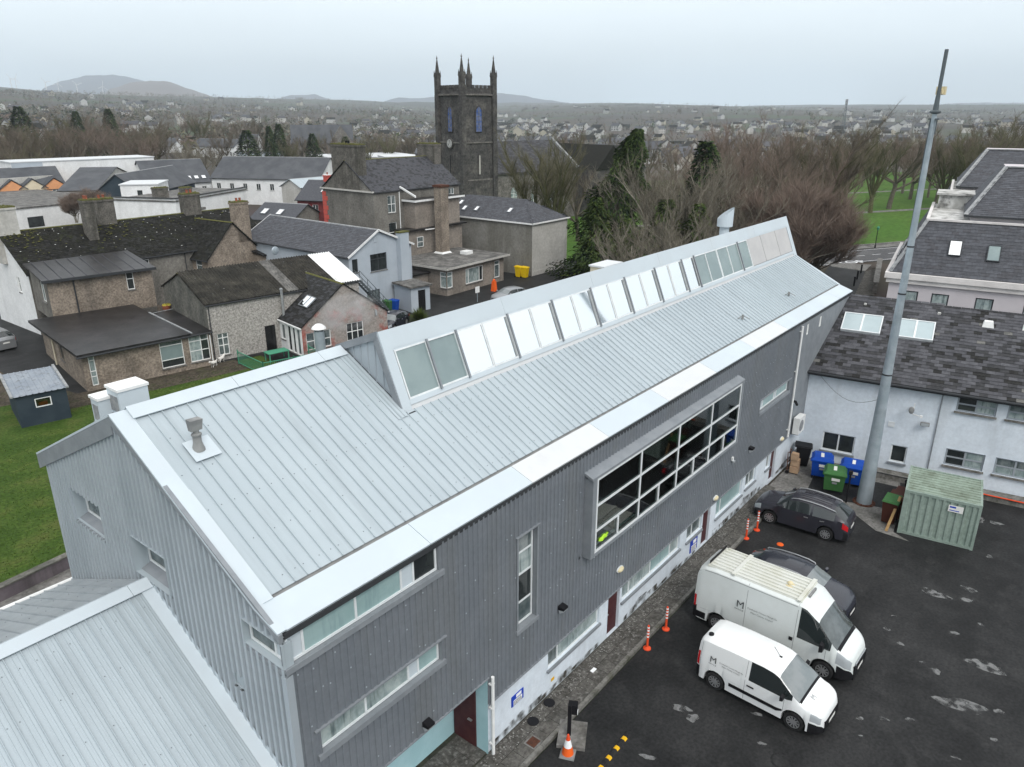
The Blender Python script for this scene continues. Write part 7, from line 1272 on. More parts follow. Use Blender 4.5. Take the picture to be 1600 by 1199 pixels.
text_mesh('M', .42, 'logo', 'ink', BV, Q(-1.30, -1.035, 1.52), dX, dz); text_mesh('MAYO.IE', .09, 'logo_text', 'ink', BV, Q(-1.34, -1.04, 1.40), dX, dz); text_mesh('Comhairle Contae Mhaigh Eo', .095, 'lettering', 'ink', BV, Q(-.86, -1.035, 1.62), dX, dz); text_mesh('Mayo County Council', .095, 'lettering', 'ink', BV, Q(-.72, -1.035, 1.48), dX, dz)
# ---- cars
def car(name, label, loc, rz, paint, h=1.68, L=4.5, rails=True, wg='car_glass_light', est=True):
    k = L/4.6; hz = h/1.68
    if est: top = [(-2.3, .96), (-2.24, 1.08), (-2.1, 1.20), (-1.6, 1.52), (-1.25, 1.61), (-.5, 1.67), (.15, 1.66), (.52, 1.58), (1.12, 1.15), (1.45, 1.09), (1.95, 1.0), (2.2, .85), (2.3, .64)]; rw = (-2.1, -1.5)
    else: top = [(-2.3, .90), (-2.22, 1.02), (-1.95, 1.10), (-1.35, 1.52), (-.6, 1.66), (.1, 1.66), (.5, 1.57), (1.25, 1.08), (1.5, 1.03), (1.95, .94), (2.2, .80), (2.3, .62)]; rw = (-1.95, -1.35)
    c = Vehicle(L, [(-2.3*k, .74), (-2.1*k, .86), (-1.5*k, .92), (1.3*k, .925), (1.9*k, .86), (2.15*k, .74), (2.3*k, .52)], [(a*k, b*hz) for a, b in top], [(-2.3*k, 1.14*hz), (2.3*k, 1.04*hz)], [(-2.3*k, .84), (-1.6*k, .74), (.5*k, .73), (1.3*k, .92), (2.3*k, .95)], .22, (-1.32*k, 1.37*k), .345, .41)
    t = thing(name, label, 'car', loc, rz); c.build(t, paint, ((.52 if est else .5)*k, (1.12 if est else 1.22)*k), (rw[0]*k, rw[1]*k), [(-1.62*k, -.62*k), (-.52*k, .98*k)], ('black_plastic', .22, .20), wg, sill=True)
    mirrors(c, t, .82*k, 4.2, paint); c.patch(t, 'headlight', 'lamp_clear', 1.85*k, 2.20*k, 3.3, 4.5, nx=5, nr=3); c.patch(t, 'tail_light', 'lamp_red', -2.26*k, -2.0*k, 3.3, 4.1, nx=4, nr=3)
    for x, a, b in ((-.57*k, 2.2, 4.0), (.99*k, 2.2, 3.9), (-1.3*k, 3.4, 4.0)): c.patch(t, 'panel_gap', 'black_plastic', x, x+.012, a, b, off=.002, nx=1, nr=8)
    for x in (-.45*k, -1.2*k): c.patch(t, 'door_handle', 'rim', x, x+.2, 3.55, 3.68, off=.02, nx=3, nr=1)
    g = MB(); g.box(2.285*k, 2.315*k, -.42, .42, .40, .60); g.build('grille', 'black_plastic', t); g = MB(); g.box(2.316*k, 2.322*k, -.26, .26, .42, .52); g.build('number_plate', 'plate', t); g = MB(); g.box(-2.312*k, -2.302*k, -.26, .26, .68, .79); g.build('number_plate', 'plate', t)
    if rails:
        for sd_ in (1, -1): g = MB(); pts = [c.pt(x*k, 5.6, sd_, .05) for x in (-1.55, -1.0, -.4, .15, .42)]; g.tube([c.pt(-1.6*k, 5.6, sd_)]+pts+[c.pt(.47*k, 5.6, sd_)], [.022]*7, 6); g.build('roof_rail', 'rim', t)
    return t, c
car('dark_estate_car', 'dark navy car with silver roof rails parked beyond the large van', (27.75, 7.2, 0), -math.pi/2-.03, 'paint_navy')
t, c = car('grey_suv', 'dark grey sport utility car parked near the bins', (33.95, 9.0, 0), math.pi/2+.05, 'paint_suv', rails=True, wg='car_glass')
for y in (-.42, -.21, 0, .21, .42): g = MB(); pts = [V((x, y, tab(c.top, x)+.018)) for x in (-1.3, -.8, -.3, .1)]; g.tube(pts, [.018]*4, 5); g.build('roof_ridge', 'paint_suv', t)
car('black_hatchback', 'black hatchback parked at the corner of the hipped hall', tuple(at(898, 428, 0).xy)+(0,), R(160), 'paint_black', rails=False, h=1.5, L=4.3)
p = at(8, 545, 0); car('silver_estate', 'silver estate car at the left edge beside the white gable', (p.x-.3, p.y+1.2, 0), R(95), 'paint_silver', rails=False, wg='car_glass')
p = at(625, 512, 0); car('yard_hatchback', 'dark grey hatchback behind the pink gable cottage', (p.x-.5, p.y+.5, 0), R(200), 'paint_navy', rails=False, h=1.5, L=4.2)
p = at(790, 470, 0); car('pale_yard_car', 'pale blue grey car roof just above the metal roof edge', (p.x, p.y-.5, 0), R(170), 'paint_silver', rails=False, h=1.5, L=4.2)
# ------------------------------------------------------------------ street of buildings beyond the terrace
def block(name, label, pL, pR, ze, depth, wm, zr=None, rm='roof_far', nw=0, wz=(1.0, 2.3), axis='x', cat='building', parapet=None, wgm='glass_dark', ww=1.0, slate=None, z0=0.0, doors=0):
    a, b = at(*pL, ze), at(*pR, ze); a.z = b.z = 0; d = b-a; L = d.length; rz = math.atan2(d.y, d.x); t = thing(name, label, cat, (a.x, a.y, z0), rz); ze -= z0; zr = zr-z0 if zr else None
    wins = []
    for row in (wz if isinstance(wz[0], tuple) else (wz,)):
        for k in range(nw): u = L*(k+.5)/nw; wins.append(('S', u-ww/2, u+ww/2, row[0], row[1], (1, 1), (1,), wgm))
    if zr is None:
        g = MB(); wall(g, (0, 0, 0), EX, -EY, 0, L, -.05, ze, [(w[1], w[2], w[3], w[4], .12) for w in wins]); g.build('wall', wm, t); g = MB(); g.q((0, 0, 0), (0, depth, 0), (0, depth, ze), (0, 0, ze)); g.q((L, 0, 0), (L, depth, 0), (L, depth, ze), (L, 0, ze)); g.q((0, depth, 0), (L, depth, 0), (L, depth, ze), (0, depth, ze)); g.build('wall', wm, t)
        for w in wins: window(t, (0, 0, 0), EX, -EY, w[1], w[2], w[3], w[4], gm=w[7], world=False, depth=.08)
        g = MB(); g.box(-.15, L+.15, -.15, depth, ze+.003, ze+.18); g.build('roof_slab', rm, t)
        if parapet: g = MB(); g.box(-.1, L+.1, -.1, .2, ze+.19, ze+parapet); g.box(-.1, .2, .2, depth, ze+.19, ze+parapet); g.build('parapet', wm, t)
    else: gabled(t, 0, L, 0, depth, ze, zr, wm, rm, wins=wins, axis=axis, ov=.3, ridge='lead', slate=slate)
    return t, L
T, L = block('white_shop_row', 'long low white shop rear with grey flat roof at the left edge', (-40, 334), (196, 310), 4.6, 34, 'paint_white', rm='felt_grey', nw=0)
g = MB(); g.box(-.2, L+6, 30, 30.5, 4.6, 7.0); g.build('rear_parapet', 'render_pale', T); g = MB(); g.box(L*.30, L*.40, -.06, .05, 1.6, 3.2); g.build('dark_window', 'glass_dark', T)
t = thing('round_dish', 'white round dish on a block above the shop roof', 'satellite dish', tuple(at(140, 322, 5.2))); g = MB(); g.cyl((0, 0, 0), (.1, -.12, 0), .62, n=18); g.build('dish', 'paint_white', t); g = MB(); g.box(-.5, .3, .1, 1.2, -1.5, .3); g.build('block', 'felt_grey', t)
T, L = block('white_flat_corner', 'white flat roofed corner building with dark coping', (274, 316), (384, 297), 6.0, 11, 'paint_white', rm='felt_grey', nw=0, parapet=.5); g = MB(); g.bar((-.2, -.15, 6.55), (L+.2, -.15, 6.55), .3, .12); g.bar((-.15, 0, 6.55), (-.15, 11, 6.55), .3, .12); g.build('coping', 'dark_trim', T)
g = MB(); g.box(2.0, 6.2, -.8, 0, 4.2, 4.6); g.build('canopy', 'felt_grey', T); window(T, (0, -.1, 0), EX, -EY, L*.72, L*.80, 3.0, 4.4, gm='glass_dark', world=False, depth=.02)
for px, py, sx_, l_ in ((252, 312, 2.2, 2), (292, 312, 1.6, 1)): p = at(px, py, 6.1); chimney_stack(T, p, sx_, 1.0, 6, 8.0, pots=0, yaw=0)
block('white_penthouse', 'small white flat roofed block with door on the shop roof', (187, 290), (246, 289), 7.6, 8, 'paint_white', rm='white_metal_grey', nw=1, wz=(.4, 2.3), ww=.9, z0=4.5)
T, L = block('dark_gable_hall', 'slate roofed hall with black gable behind the white shops', (148, 302), (222, 302), 5.4, 24, 'shed_blue', 8.6, axis='y')
block('low_slate_hall', 'wide low slate roof between the orange houses and the black gable', (92, 298), (150, 297), 5.0, 30, 'render_pale', 8.2)
T, L = block('orange_houses', 'terrace of orange and peach houses with grey slate roof', (-30, 301), (104, 293), 4.8, 12, 'paint_orange', 8.6, nw=5, wz=(2.6, 4.0))
for i, (u, m_) in enumerate(((L*.36, 'paint_orange'), (L*.60, 'paint_peach'), (L*.86, 'paint_orange'))): g = MB(); w_ = 2.2; g.ext([(u-w_, -.3, 1), (u+w_, -.3, 1), (u+w_, -.3, 5.0), (u, -.3, 6.6), (u-w_, -.3, 5.0)], (0, 3.2, 0)); gb = g.build('gable_front', m_, T); g = MB(); g.hex([(u-w_-.3, -.5, 4.85), (u, -.5, 6.75), (u, 4.8, 6.75), (u-w_-.3, 4.8, 4.85), (u-w_-.3, -.5, 5.0), (u, -.5, 6.9), (u, 4.8, 6.9), (u-w_-.3, 4.8, 5.0)]); g.hex([(u, -.5, 6.75), (u+w_+.3, -.5, 4.85), (u+w_+.3, 4.8, 4.85), (u, 4.8, 6.75), (u, -.5, 6.9), (u+w_+.3, -.5, 5.0), (u+w_+.3, 4.8, 5.0), (u, 4.8, 6.9)]); g.build('gable_roof', 'roof_far', gb); window(T, (0, -.32, 0), EX, -EY, u-.6, u+.6, 2.6, 4.6, cols=(1, 1), world=False, depth=.0)
T, L = block('long_white_hall', 'long white flat roofed hall with grey lettered end panel', (16, 255), (240, 246), 9.5, 9, 'paint_white', rm='white_metal_grey', nw=0); g = MB(); g.box(.05, L*.20, -.08, -.003, .5, 9.45); g.build('end_panel', 'paint_bluegrey', T); g = MB(); rr = random.Random(4)
for k in range(12): u = L*.045+k*.36; g.box(u, u+.24, -.13, -.085, 6.4, 6.4+rr.choice((.55, .55, .8)))
g.build('wall_lettering', 'white_ink', T)
for k in range(4): g = MB(); u = L*(.60+k*.045); g.box(u, u+.5, -.07, -.003, 2.2, 4.0); g.build('opening', 'glass_dark', T)
T, L = block('long_slate_row', 'long slate roofed white row with a line of windows', (330, 277), (498, 280), 5.6, 13, 'paint_white', 9.6, nw=8, wz=(3.0, 4.4))
T, L = block('slate_row_wing', 'slate roofed wing with small bright rooflights', (232, 288), (330, 283), 4.6, 14, 'paint_white', 9.0, nw=4, wz=(2.2, 3.6))
d = V((0, 7, 4.4)).normalized()
for k in range(4): onroof(T, 'roof_window', V((L*(.55+k*.12), -.2, 4.6))+d*1.6, EX, d, .9, 1.1, 'flash_grey', 'glass_sky', 1, .12)
block('pale_hall', 'low pale walled hall with mint metal roof', (470, 293), (545, 286), 5.2, 6, 'render_pale', 6.6, rm='roof_metal')
T, L = block('red_house', 'small dark red house with grey hipped slate roof', (464, 311), (520, 313), 6.0, 9, 'red_wall', 8.6, nw=1, wz=(3.6, 5.2), cat='house', rm='slate_n'); p = FR[T] @ V((L*.5, 4.5, 0)); chimney_stack(T, p, 1.1, .8, 7.5, 9.5, 'red_quoin', 'paint_white', 1); onr = onroof(T, 'roof_window', V((L*.62, -.2, 6.05))+V((0, 4.5, 2.6)).normalized()*2.4, EX, V((0, 4.5, 2.6)), .9, 1.2, 'flash_grey', 'glass_sky', 1, .12)
T, L = block('low_slate_store', 'low slate roofed store with two bright rooflights', (392, 341), (455, 345), 3.6, 8, 'render_grey', 5.6, cat='building', rm='slate_n'); d = V((0, 4.0, 2.0)).normalized()
for u in (.2, .58): onroof(T, 'roof_window', V((L*u, -.2, 3.62))+d*2.0, EX, d, 1.0, 1.4, 'flash_grey', 'glass_sky', 1, .12)
block('white_gable_house', 'white gabled house just right of the church tower', (772, 236), (802, 236), 5.0, 14, 'paint_white', 9.5, axis='y', cat='house'); block('pale_store', 'pale block left of the church tower', (601, 246), (650, 245), 5.5, 10, 'paint_white', nw=2, wz=(2.5, 4), rm='white_metal_grey'); block('purple_hall', 'plain purple grey hall directly left of the church tower', (649, 240), (690, 240), 7, 12, 'purple_wall', 8.2)
block('pale_canopy', 'long pale flat roof beyond the slate rows', (520, 248), (660, 244), 4.5, 26, 'render_pale', rm='white_metal_grey'); block('green_glass_hall', 'low pale green walled hall in front of far trees', (372, 238), (432, 238), 5.0, 10, 'paint_bluegrey', rm='felt_grey')
block('grey_row_house', 'two storey white house with chimneys beyond the slate row', (372, 222), (400, 222), 7, 9, 'paint_white', 10, nw=4, wz=((1, 2.4), (4, 5.4)), cat='house'); block('slate_bungalow', 'white bungalow with dark hipped roof left of the bare trees', (220, 228), (268, 229), 4, 11, 'paint_white', 7.5, nw=4, wz=(1.2, 2.6), cat='house'); block('terrace_ruin', 'long pale terrace half hidden by bare trees', (300, 228), (365, 230), 5, 9, 'paint_white', 8, nw=6, wz=(1.5, 3), cat='house')
# far stone church
p = atd(500, 215, 360); hz = hgt(p.x, p.y); T = thing('far_church', 'large grey stone church with steep roofs in the middle distance', 'church', (p.x, p.y, hz-.5), R(-38)); g = MB(); g.ext([(-12, -6, 0), (-12, 6, 0), (-12, 6, 8), (-12, 0, 15), (-12, -6, 8)], (26, 0, 0)); g.build('nave', 'stone_mid', T)
for s_ in (-1, 1): g = MB(); g.hex([(-12.4, s_*6.4, 7.6), (14.4, s_*6.4, 7.6), (14.4, 0, 15.2), (-12.4, 0, 15.2), (-12.4, s_*6.4, 7.9), (14.4, s_*6.4, 7.9), (14.4, 0, 15.5), (-12.4, 0, 15.5)]); g.build('nave_roof', 'roof_far', T)
for x, w_ in ((9, 4.5), (2, 2.6), (-6, 2.6)): g = MB(); g.ext([(x-w_, -12 if w_ > 4 else -9, 0), (x+w_, -12 if w_ > 4 else -9, 0), (x+w_, -12 if w_ > 4 else -9, w_*2), (x, -12 if w_ > 4 else -9, w_*3.4), (x-w_, -12 if w_ > 4 else -9, w_*2)], (0, 8, 0)); g.build('gable_bay', 'stone_mid', T)
# ------------------------------------------------------------------ trees
def limb(mb, p, d, L, r0, r1, seg, wob, rnd, n=5, m=0):
    pts = [p]; d = d.normalized(); q = p
    for k in range(seg):
        d = (d+V((rnd.uniform(-wob, wob), rnd.uniform(-wob, wob), rnd.uniform(-wob*.4, wob*.7)))).normalized(); q = q+d*(L/seg); pts.append(q)
    mb.tube(pts, [r0+(r1-r0)*k/seg for k in range(seg+1)], n, m); return pts, d
def bare_proto(seed, H=12.0, spread=.75, trunk=.28, tw=34, tlen=(.5, 1.2), wt=.016, limbs=7, multi=1, pollard=False):
    rnd = random.Random(seed); tk, cr_ = MB(), MB()
    def twigs(pts, n_):
        for _ in range(n_):
            k = rnd.randrange(len(pts)-1); t = rnd.random(); p = pts[k]*(1-t)+pts[k+1]*t; d = ((pts[k+1]-pts[k]).normalized()*.9+V((rnd.uniform(-1, 1), rnd.uniform(-1, 1), rnd.uniform(-.3, 1.1)))*.75).normalized(); L = rnd.uniform(*tlen); s_ = d.cross(V((rnd.uniform(-1, 1), rnd.uniform(-1, 1), rnd.uniform(-1, 1)))).normalized()*wt; e_ = p+d*L
            cr_.q(p-s_, p+s_, e_+V((0, 0, .05)))
            if rnd.random() < .6: m_ = p+d*L*.5; d2 = (d+V((rnd.uniform(-1, 1), rnd.uniform(-1, 1), rnd.uniform(-.2, .9)))*.6).normalized(); cr_.q(m_-s_*.7, m_+s_*.7, m_+d2*L*.6)
    for mm_ in range(multi):
        lean = V((rnd.uniform(-.35, .35), rnd.uniform(-.35, .35), 1)) if multi > 1 else V((rnd.uniform(-.06, .06), rnd.uniform(-.06, .06), 1)); h0 = H*(.32 if not pollard else .22); p0 = V((rnd.uniform(-.3, .3), rnd.uniform(-.3, .3), -.2)) if multi > 1 else V((0, 0, -.2))
        tp, td = limb(tk, p0, lean, h0, trunk, trunk*.72, 4, .06, rnd, 7)
        for i in range(limbs):
            a = 2*math.pi*(i+rnd.random()*.6)/limbs; st_ = tp[-1] if i < limbs*.6 else tp[-2]; up_ = rnd.uniform(.35, 1.6) if not pollard else rnd.uniform(1.3, 2.4); d = V((math.cos(a)*spread, math.sin(a)*spread, up_)); L1 = H*rnd.uniform(.36, .50)
            p1, d1 = limb(tk, st_, d, L1, trunk*.5, trunk*.2, 5, .13, rnd, 5)
            twigs(p1[2:], tw//2)
            for j in range(5):
                k = rnd.randrange(2, 6); dd = (d1+V((rnd.uniform(-1, 1), rnd.uniform(-1, 1), rnd.uniform(0, 1)))*.7).normalized(); p2, d2 = limb(tk, p1[k], dd, H*rnd.uniform(.16, .27), trunk*.17, trunk*.06, 4, .16, rnd, 4); twigs(p2, tw)
                for _ in range(3): d3 = (d2+V((rnd.uniform(-1, 1), rnd.uniform(-1, 1), rnd.uniform(0, .9)))*.8).normalized(); p3, _d = limb(tk, p2[rnd.randrange(1, 5)], d3, H*rnd.uniform(.08, .15), trunk*.06, trunk*.02, 3, .18, rnd, 3); twigs(p3, tw)
    return tk, cr_
def conifer_proto(seed, H=14, rad=3.4, n_=5200, lean=0.12, ragged=.5, ls=1.0):
    rnd = random.Random(seed); tk, cr_ = MB(), MB(); ph = [rnd.uniform(0, 6.28) for _ in range(4)]
    tk.tube([(0, 0, -.2), (lean*H*.25, 0, H*.4), (lean*H, 0, H*.96)], [.32, .22, .05], 7)
    for _ in range(n_):
        t = rnd.random()**1.25; z = H*(.05+.95*t); a = rnd.uniform(0, 6.28); env = rad*((1-t)**.72)*(1+ragged*(.35*math.sin(3*a+z*.9+ph[0])+.3*math.sin(2*a-z*1.7+ph[1])+.3*math.sin(5*a+z*2.6+ph[2])))+.15
        r_ = env*math.sqrt(rnd.uniform(.25, 1)); c = V((lean*H*t**1.5+r_*math.cos(a), r_*math.sin(a), z)); o = V((math.cos(a), math.sin(a), rnd.uniform(-.5, .6))).normalized(); s_ = V((-math.sin(a), math.cos(a), rnd.uniform(-.4, .4)))*rnd.uniform(.07, .16)*ls; L = rnd.uniform(.3, .75)*ls; m_ = 1 if rnd.random() < .35 else 0
        cr_.q(c-s_*.4, c+o*L*.5-s_-V((0, 0, .05)), c+o*L-V((0, 0, .18)), c+o*L*.5+s_, m=m_)
        if rnd.random() < .02: tk.tube([(lean*H*t**1.5, 0, z-.3), c], [.05, .015], 4)
    return tk, cr_
PROTO = {}
def mk(key, tc_, barkm, twm): tk, cr_ = tc_; PROTO[key] = (tk.mesh('trunk', barkm, 50), cr_.mesh('crown', twm))
mk('grey', bare_proto(1, 11, .9, .27, 11, limbs=6, multi=2, wt=.014), 'bark_pale', 'twig_grey'); mk('grey2', bare_proto(12, 10, .8, .23, 10, limbs=6, multi=3, wt=.013), 'bark_pale', 'twig_grey'); mk('red', bare_proto(2, 13, .9, .32, 26, (.5, 1.3), .011, limbs=8), 'bark', 'twig_red'); mk('red2', bare_proto(22, 12, .95, .30, 24, (.5, 1.3), .011, limbs=8), 'bark', 'twig_red')
mk('brown', bare_proto(3, 13, .95, .36, 26, (.5, 1.3), .011, limbs=8), 'bark', 'twig'); mk('brown2', bare_proto(33, 12, .85, .32, 24, (.5, 1.3), .011, limbs=8), 'bark', 'twig'); mk('olive', bare_proto(4, 13, .75, .38, 30, (.4, 1.1), pollard=True, wt=.011, limbs=9), 'bark_moss', 'twig_olive'); mk('shrub', bare_proto(5, 6, .8, .10, 24, (.6, 1.5), .010, limbs=7, multi=5), 'bark_pale', 'twig_red')
mk('conifer', conifer_proto(6, 14.5, 3.3, 20000, .20, .8, .62), 'bark', ['leaf_conifer', 'leaf_conifer_dark']); mk('conifer2', conifer_proto(7, 12, 3.0, 3600, .0, .4), 'bark', ['leaf_conifer_dark', 'leaf_conifer']); mk('ivy', conifer_proto(8, 11, 2.2, 3200, .05, .9), 'bark_moss', ['leaf_conifer', 'leaf_bush'])
def tree(key, x, y, s_, label, group=None, z=None, rz=None, name='bare_tree'):
    t = thing(name, label, 'tree', (x, y, (hgt(x, y)+.03) if z is None else z), random.uniform(0, 6.28) if rz is None else rz, group); w_ = s_*(random.uniform(.75, 1.5) if key == 'conifer2' else random.uniform(.95, 1.1)); t.scale = (w_, w_*random.uniform(.85, 1.15), s_*random.uniform(.93, 1.07)) if rz is None else (s_,)*3
    link('trunk', PROTO[key][0], t); link('crown', PROTO[key][1], t); return t
def tpx(key, px, D, ytop, label, Hp, group=None, name='bare_tree', rz=None):
    p = atd(px, 300, D); zt_ = atd(px, ytop, D).z; z = hgt(p.x, p.y)+.03; return tree(key, p.x, p.y, max((zt_-z)/Hp, .2), label, group, z, rz, name)
random.seed(77)
ORD = ('leftmost', 'second from the left', 'third from the left', 'fourth from the left', 'fifth from the left', 'sixth from the left', 'seventh from the left', 'eighth from the left', 'ninth from the left', 'tenth from the left', 'eleventh from the left', 'twelfth from the left', 'thirteenth from the left', 'fourteenth from the left', 'fifteenth from the left', 'sixteenth from the left', 'seventeenth from the left', 'eighteenth from the left', 'nineteenth from the left', 'twentieth from the left')
def grove(items, label, Hp, group, key=None, name='bare_tree'):
    for i, q in enumerate(sorted(items)): tpx(key or q[3], q[0], q[1], q[2], label+', '+ORD[i], Hp, group, name)
tpx('conifer', 944, 86, 207, 'tall dark green conifer leaning right beside the church', 14.2, name='conifer_tree', rz=math.atan2(RH.y, RH.x)); tpx('conifer2', 1099, 92, 208, 'dark conifer top rising behind the bare grey trees', 12, name='conifer_tree'); tpx('ivy', 938, 84, 300, 'ivy covered stump tree left of the leaning conifer', 11, name='ivy_tree'); tpx('ivy', 1040, 84, 300, 'ivy covered tree inside the grey thicket', 11, name='ivy_tree'); tpx('ivy', 1090, 82, 320, 'short ivy covered tree at the right of the grey thicket', 11, name='ivy_tree'); tpx('ivy', 975, 80, 335, 'low ivy covered tree right under the leaning conifer', 11, name='ivy_tree')
for px, D, y, k, l_ in ((838, 112, 208, 'olive', 'mossy upright bare tree before the nave, left of two'), (866, 110, 203, 'olive', 'mossy upright bare tree before the nave, right of two'), (905, 118, 262, 'brown', 'bare brown tree between the nave and the conifer')): tpx(k, px, D, y, l_, 12.2, 'bare trees by the church')
grove(((1022, 86, 250, 'grey'), (1052, 90, 232, 'grey2'), (1085, 88, 255, 'grey'), (1012, 76, 320, 'grey2'), (1068, 80, 310, 'grey2'), (1125, 90, 285, 'grey')), 'pale grey bare tree in the thicket behind the rooflight', 10.2, 'grey thicket trees behind the rooflight', None, 'bare_tree')
grove(((1128, 108, 222, 'red'), (1165, 100, 214, 'red2'), (1200, 104, 208, 'brown'), (1150, 122, 205, 'red2'), (1190, 124, 206, 'red'), (1232, 112, 204, 'red2'), (1262, 120, 192, 'brown'), (1290, 118, 200, 'olive'), (1212, 92, 255, 'grey2'), (1245, 96, 240, 'brown2'), (1180, 90, 275, 'red'), (1100, 116, 240, 'red'), (1060, 118, 228, 'brown'), (1150, 94, 300, 'brown2')), 'bare tree in the reddish belt between rooflight and park', 11.6, 'bare tree belt', None, 'bare_tree')
grove(((1258, 88, 300), (1285, 92, 322), (1215, 84, 345)), 'bushy red twigged shrub at the end of the metal roof', 6, 'red twigged shrubs', 'shrub', 'bare_shrub')
for i, (px, py, yt, k, l_) in enumerate(((1365, 333, 208, 'olive', 'park tree with thick trunk on the green lawn, left of three'), (1393, 327, 195, 'brown', 'middle park tree on the green lawn'), (1424, 312, 205, 'red', 'right park tree on the green lawn beside the mast'), (1322, 325, 215, 'brown2', 'bare park tree at the left end of the green lawn'))): p = at(px, py); tpx(k, px, math.hypot(p.x, p.y), yt, l_, 12.2, 'park trees')
grove(((1480, 230, 222, 'brown'), (1510, 225, 200, 'brown2'), (1545, 235, 188, 'brown'), (1575, 220, 185, 'olive'), (1605, 230, 190, 'brown'), (1530, 250, 205, 'olive'), (1590, 260, 215, 'brown2'), (1345, 230, 215, 'red'), (1300, 200, 212, 'brown'), (1375, 250, 205, 'red2'), (1440, 240, 212, 'brown'), (1465, 250, 215, 'red'), (1240, 180, 208, 'brown'), (1560, 200, 225, 'brown'), (1620, 210, 190, 'olive'), (1410, 215, 212, 'red2'), (1330, 260, 205, 'brown2')), 'bare brown tree in the wood beyond the park', 12.2, 'trees beyond the park', None, 'bare_tree')
grove(((10, 215, 195, 'brown'), (35, 240, 205, 'brown2'), (60, 235, 190, 'brown'), (85, 250, 200, 'olive'), (110, 260, 195, 'brown'), (135, 245, 190, 'red'), (160, 255, 188, 'brown2'), (185, 245, 186, 'red2'), (205, 260, 200, 'brown'), (225, 285, 195, 'olive'), (285, 250, 212, 'grey'), (305, 240, 215, 'grey2'), (325, 238, 218, 'grey'), (345, 245, 215, 'brown2'), (150, 330, 175, 'brown'), (120, 340, 172, 'olive'), (255, 330, 190, 'brown'), (60, 200, 225, 'olive'), (20, 195, 225, 'brown')), 'bare brown tree in the wood behind the long white hall', 12.2, 'trees behind the white hall', None, 'bare_tree')
grove(((395, 245, 205), (430, 250, 200), (445, 265, 198), (495, 270, 212), (140, 320, 175), (55, 330, 170), (190, 350, 172), (545, 300, 215)), 'dark evergreen among bare trees beyond the slate rows', 12, 'dark evergreens in the middle distance', 'conifer2', 'conifer_tree')
grove(((460, 260, 215, 'olive'), (475, 275, 212, 'brown'), (555, 290, 208, 'olive'), (590, 300, 205, 'brown'), (610, 290, 212, 'olive'), (640, 300, 208, 'brown2'), (662, 310, 205, 'brown'), (410, 290, 210, 'brown'), (520, 320, 205, 'brown2'), (575, 265, 222, 'olive')), 'bare olive brown tree around the far stone church', 12.2, 'trees around the far church', None, 'bare_tree')
rq = random.Random(44)
def row(n_, x0, x1, d0, d1, y0, y1): return [(int(x0+(x1-x0)*(i+rq.uniform(.1, .9))/n_), int(rq.uniform(d0, d1)), int(rq.uniform(y0, y1)), rq.choice(('brown', 'brown2', 'olive', 'brown', 'red2'))) for i in range(n_)]
grove(row(14, 1446, 1640, 175, 235, 192, 235), 'tree in the dense wood behind the mansard roofs', 12.2, 'dense wood behind the mansard roofs')
grove(row(8, 1290, 1470, 255, 330, 206, 222), 'tree in the far row closing the park', 12.2, 'far row closing the park')
grove(row(19, -20, 270, 225, 330, 190, 222), 'tree in the front row of the left wood', 12.2, 'front row of the left wood')
grove(row(18, 260, 700, 270, 400, 200, 222), 'tree in the loose row before the far church', 12.2, 'loose row before the far church')
grove(row(18, 20, 420, 380, 560, 172, 196), 'tree on the slope below the left estate', 12.2, 'trees on the slope below the left estate')
grove([(800, 190, 218, 'brown'), (820, 200, 212, 'brown2'), (905, 180, 222, 'red'), (930, 190, 212, 'brown'), (1010, 200, 215, 'brown2'), (1055, 190, 212, 'red'), (960, 220, 205, 'brown'), (1130, 210, 200, 'brown2'), (890, 240, 205, 'red')], 'bare tree among the town houses beyond the church', 12.2, 'trees among the town houses')
for i, (px, py, s_) in enumerate(((120, 352, .9), (145, 350, 1.0), (165, 348, .85))): p = at(px, py, 2.0); tree('shrub', p.x, p.y, s_*.75, 'pale leafless bush behind the terrace ridge', 'bushes behind the terrace', 2.5, name='bare_shrub')
for px, py, s_, l_, k in ((655, 497, 1.0, 'spiky green bush between the grey store and the metal roof', 0), (755, 285, 3.6, 'dark evergreen bush at the foot of the church tower', 1)):
    p = at(px, py, .5) if k == 0 else atd(px, py, 112); t = thing('evergreen_bush', l_, 'bush', (p.x, p.y, 0)); g = MB(); rnd = random.Random(px)
    for _ in range(900 if k == 0 else 2600): a, e_ = rnd.uniform(0, 6.28), rnd.uniform(.05, 1.5); d = V((math.cos(a)*math.cos(e_), math.sin(a)*math.cos(e_), math.sin(e_))); q = d*rnd.uniform(.1, .8)*s_+V((0, 0, .2)); sdd = d.cross(V((0, 0, 1))+V((rnd.uniform(-.3, .3), 0, 0))).normalized()*.035*(1+k); g.q(q-sdd, q+sdd, q+d*rnd.uniform(.4, .9)*s_**.5-V((0, 0, .1)))
    g.build('foliage', 'leaf_bush' if k == 0 else 'leaf_conifer_dark', t); g = MB(); g.cyl((0, 0, 0), (0, 0, .6*s_), .07*s_, .03*s_, n=7); g.build('stem', 'bark', t)
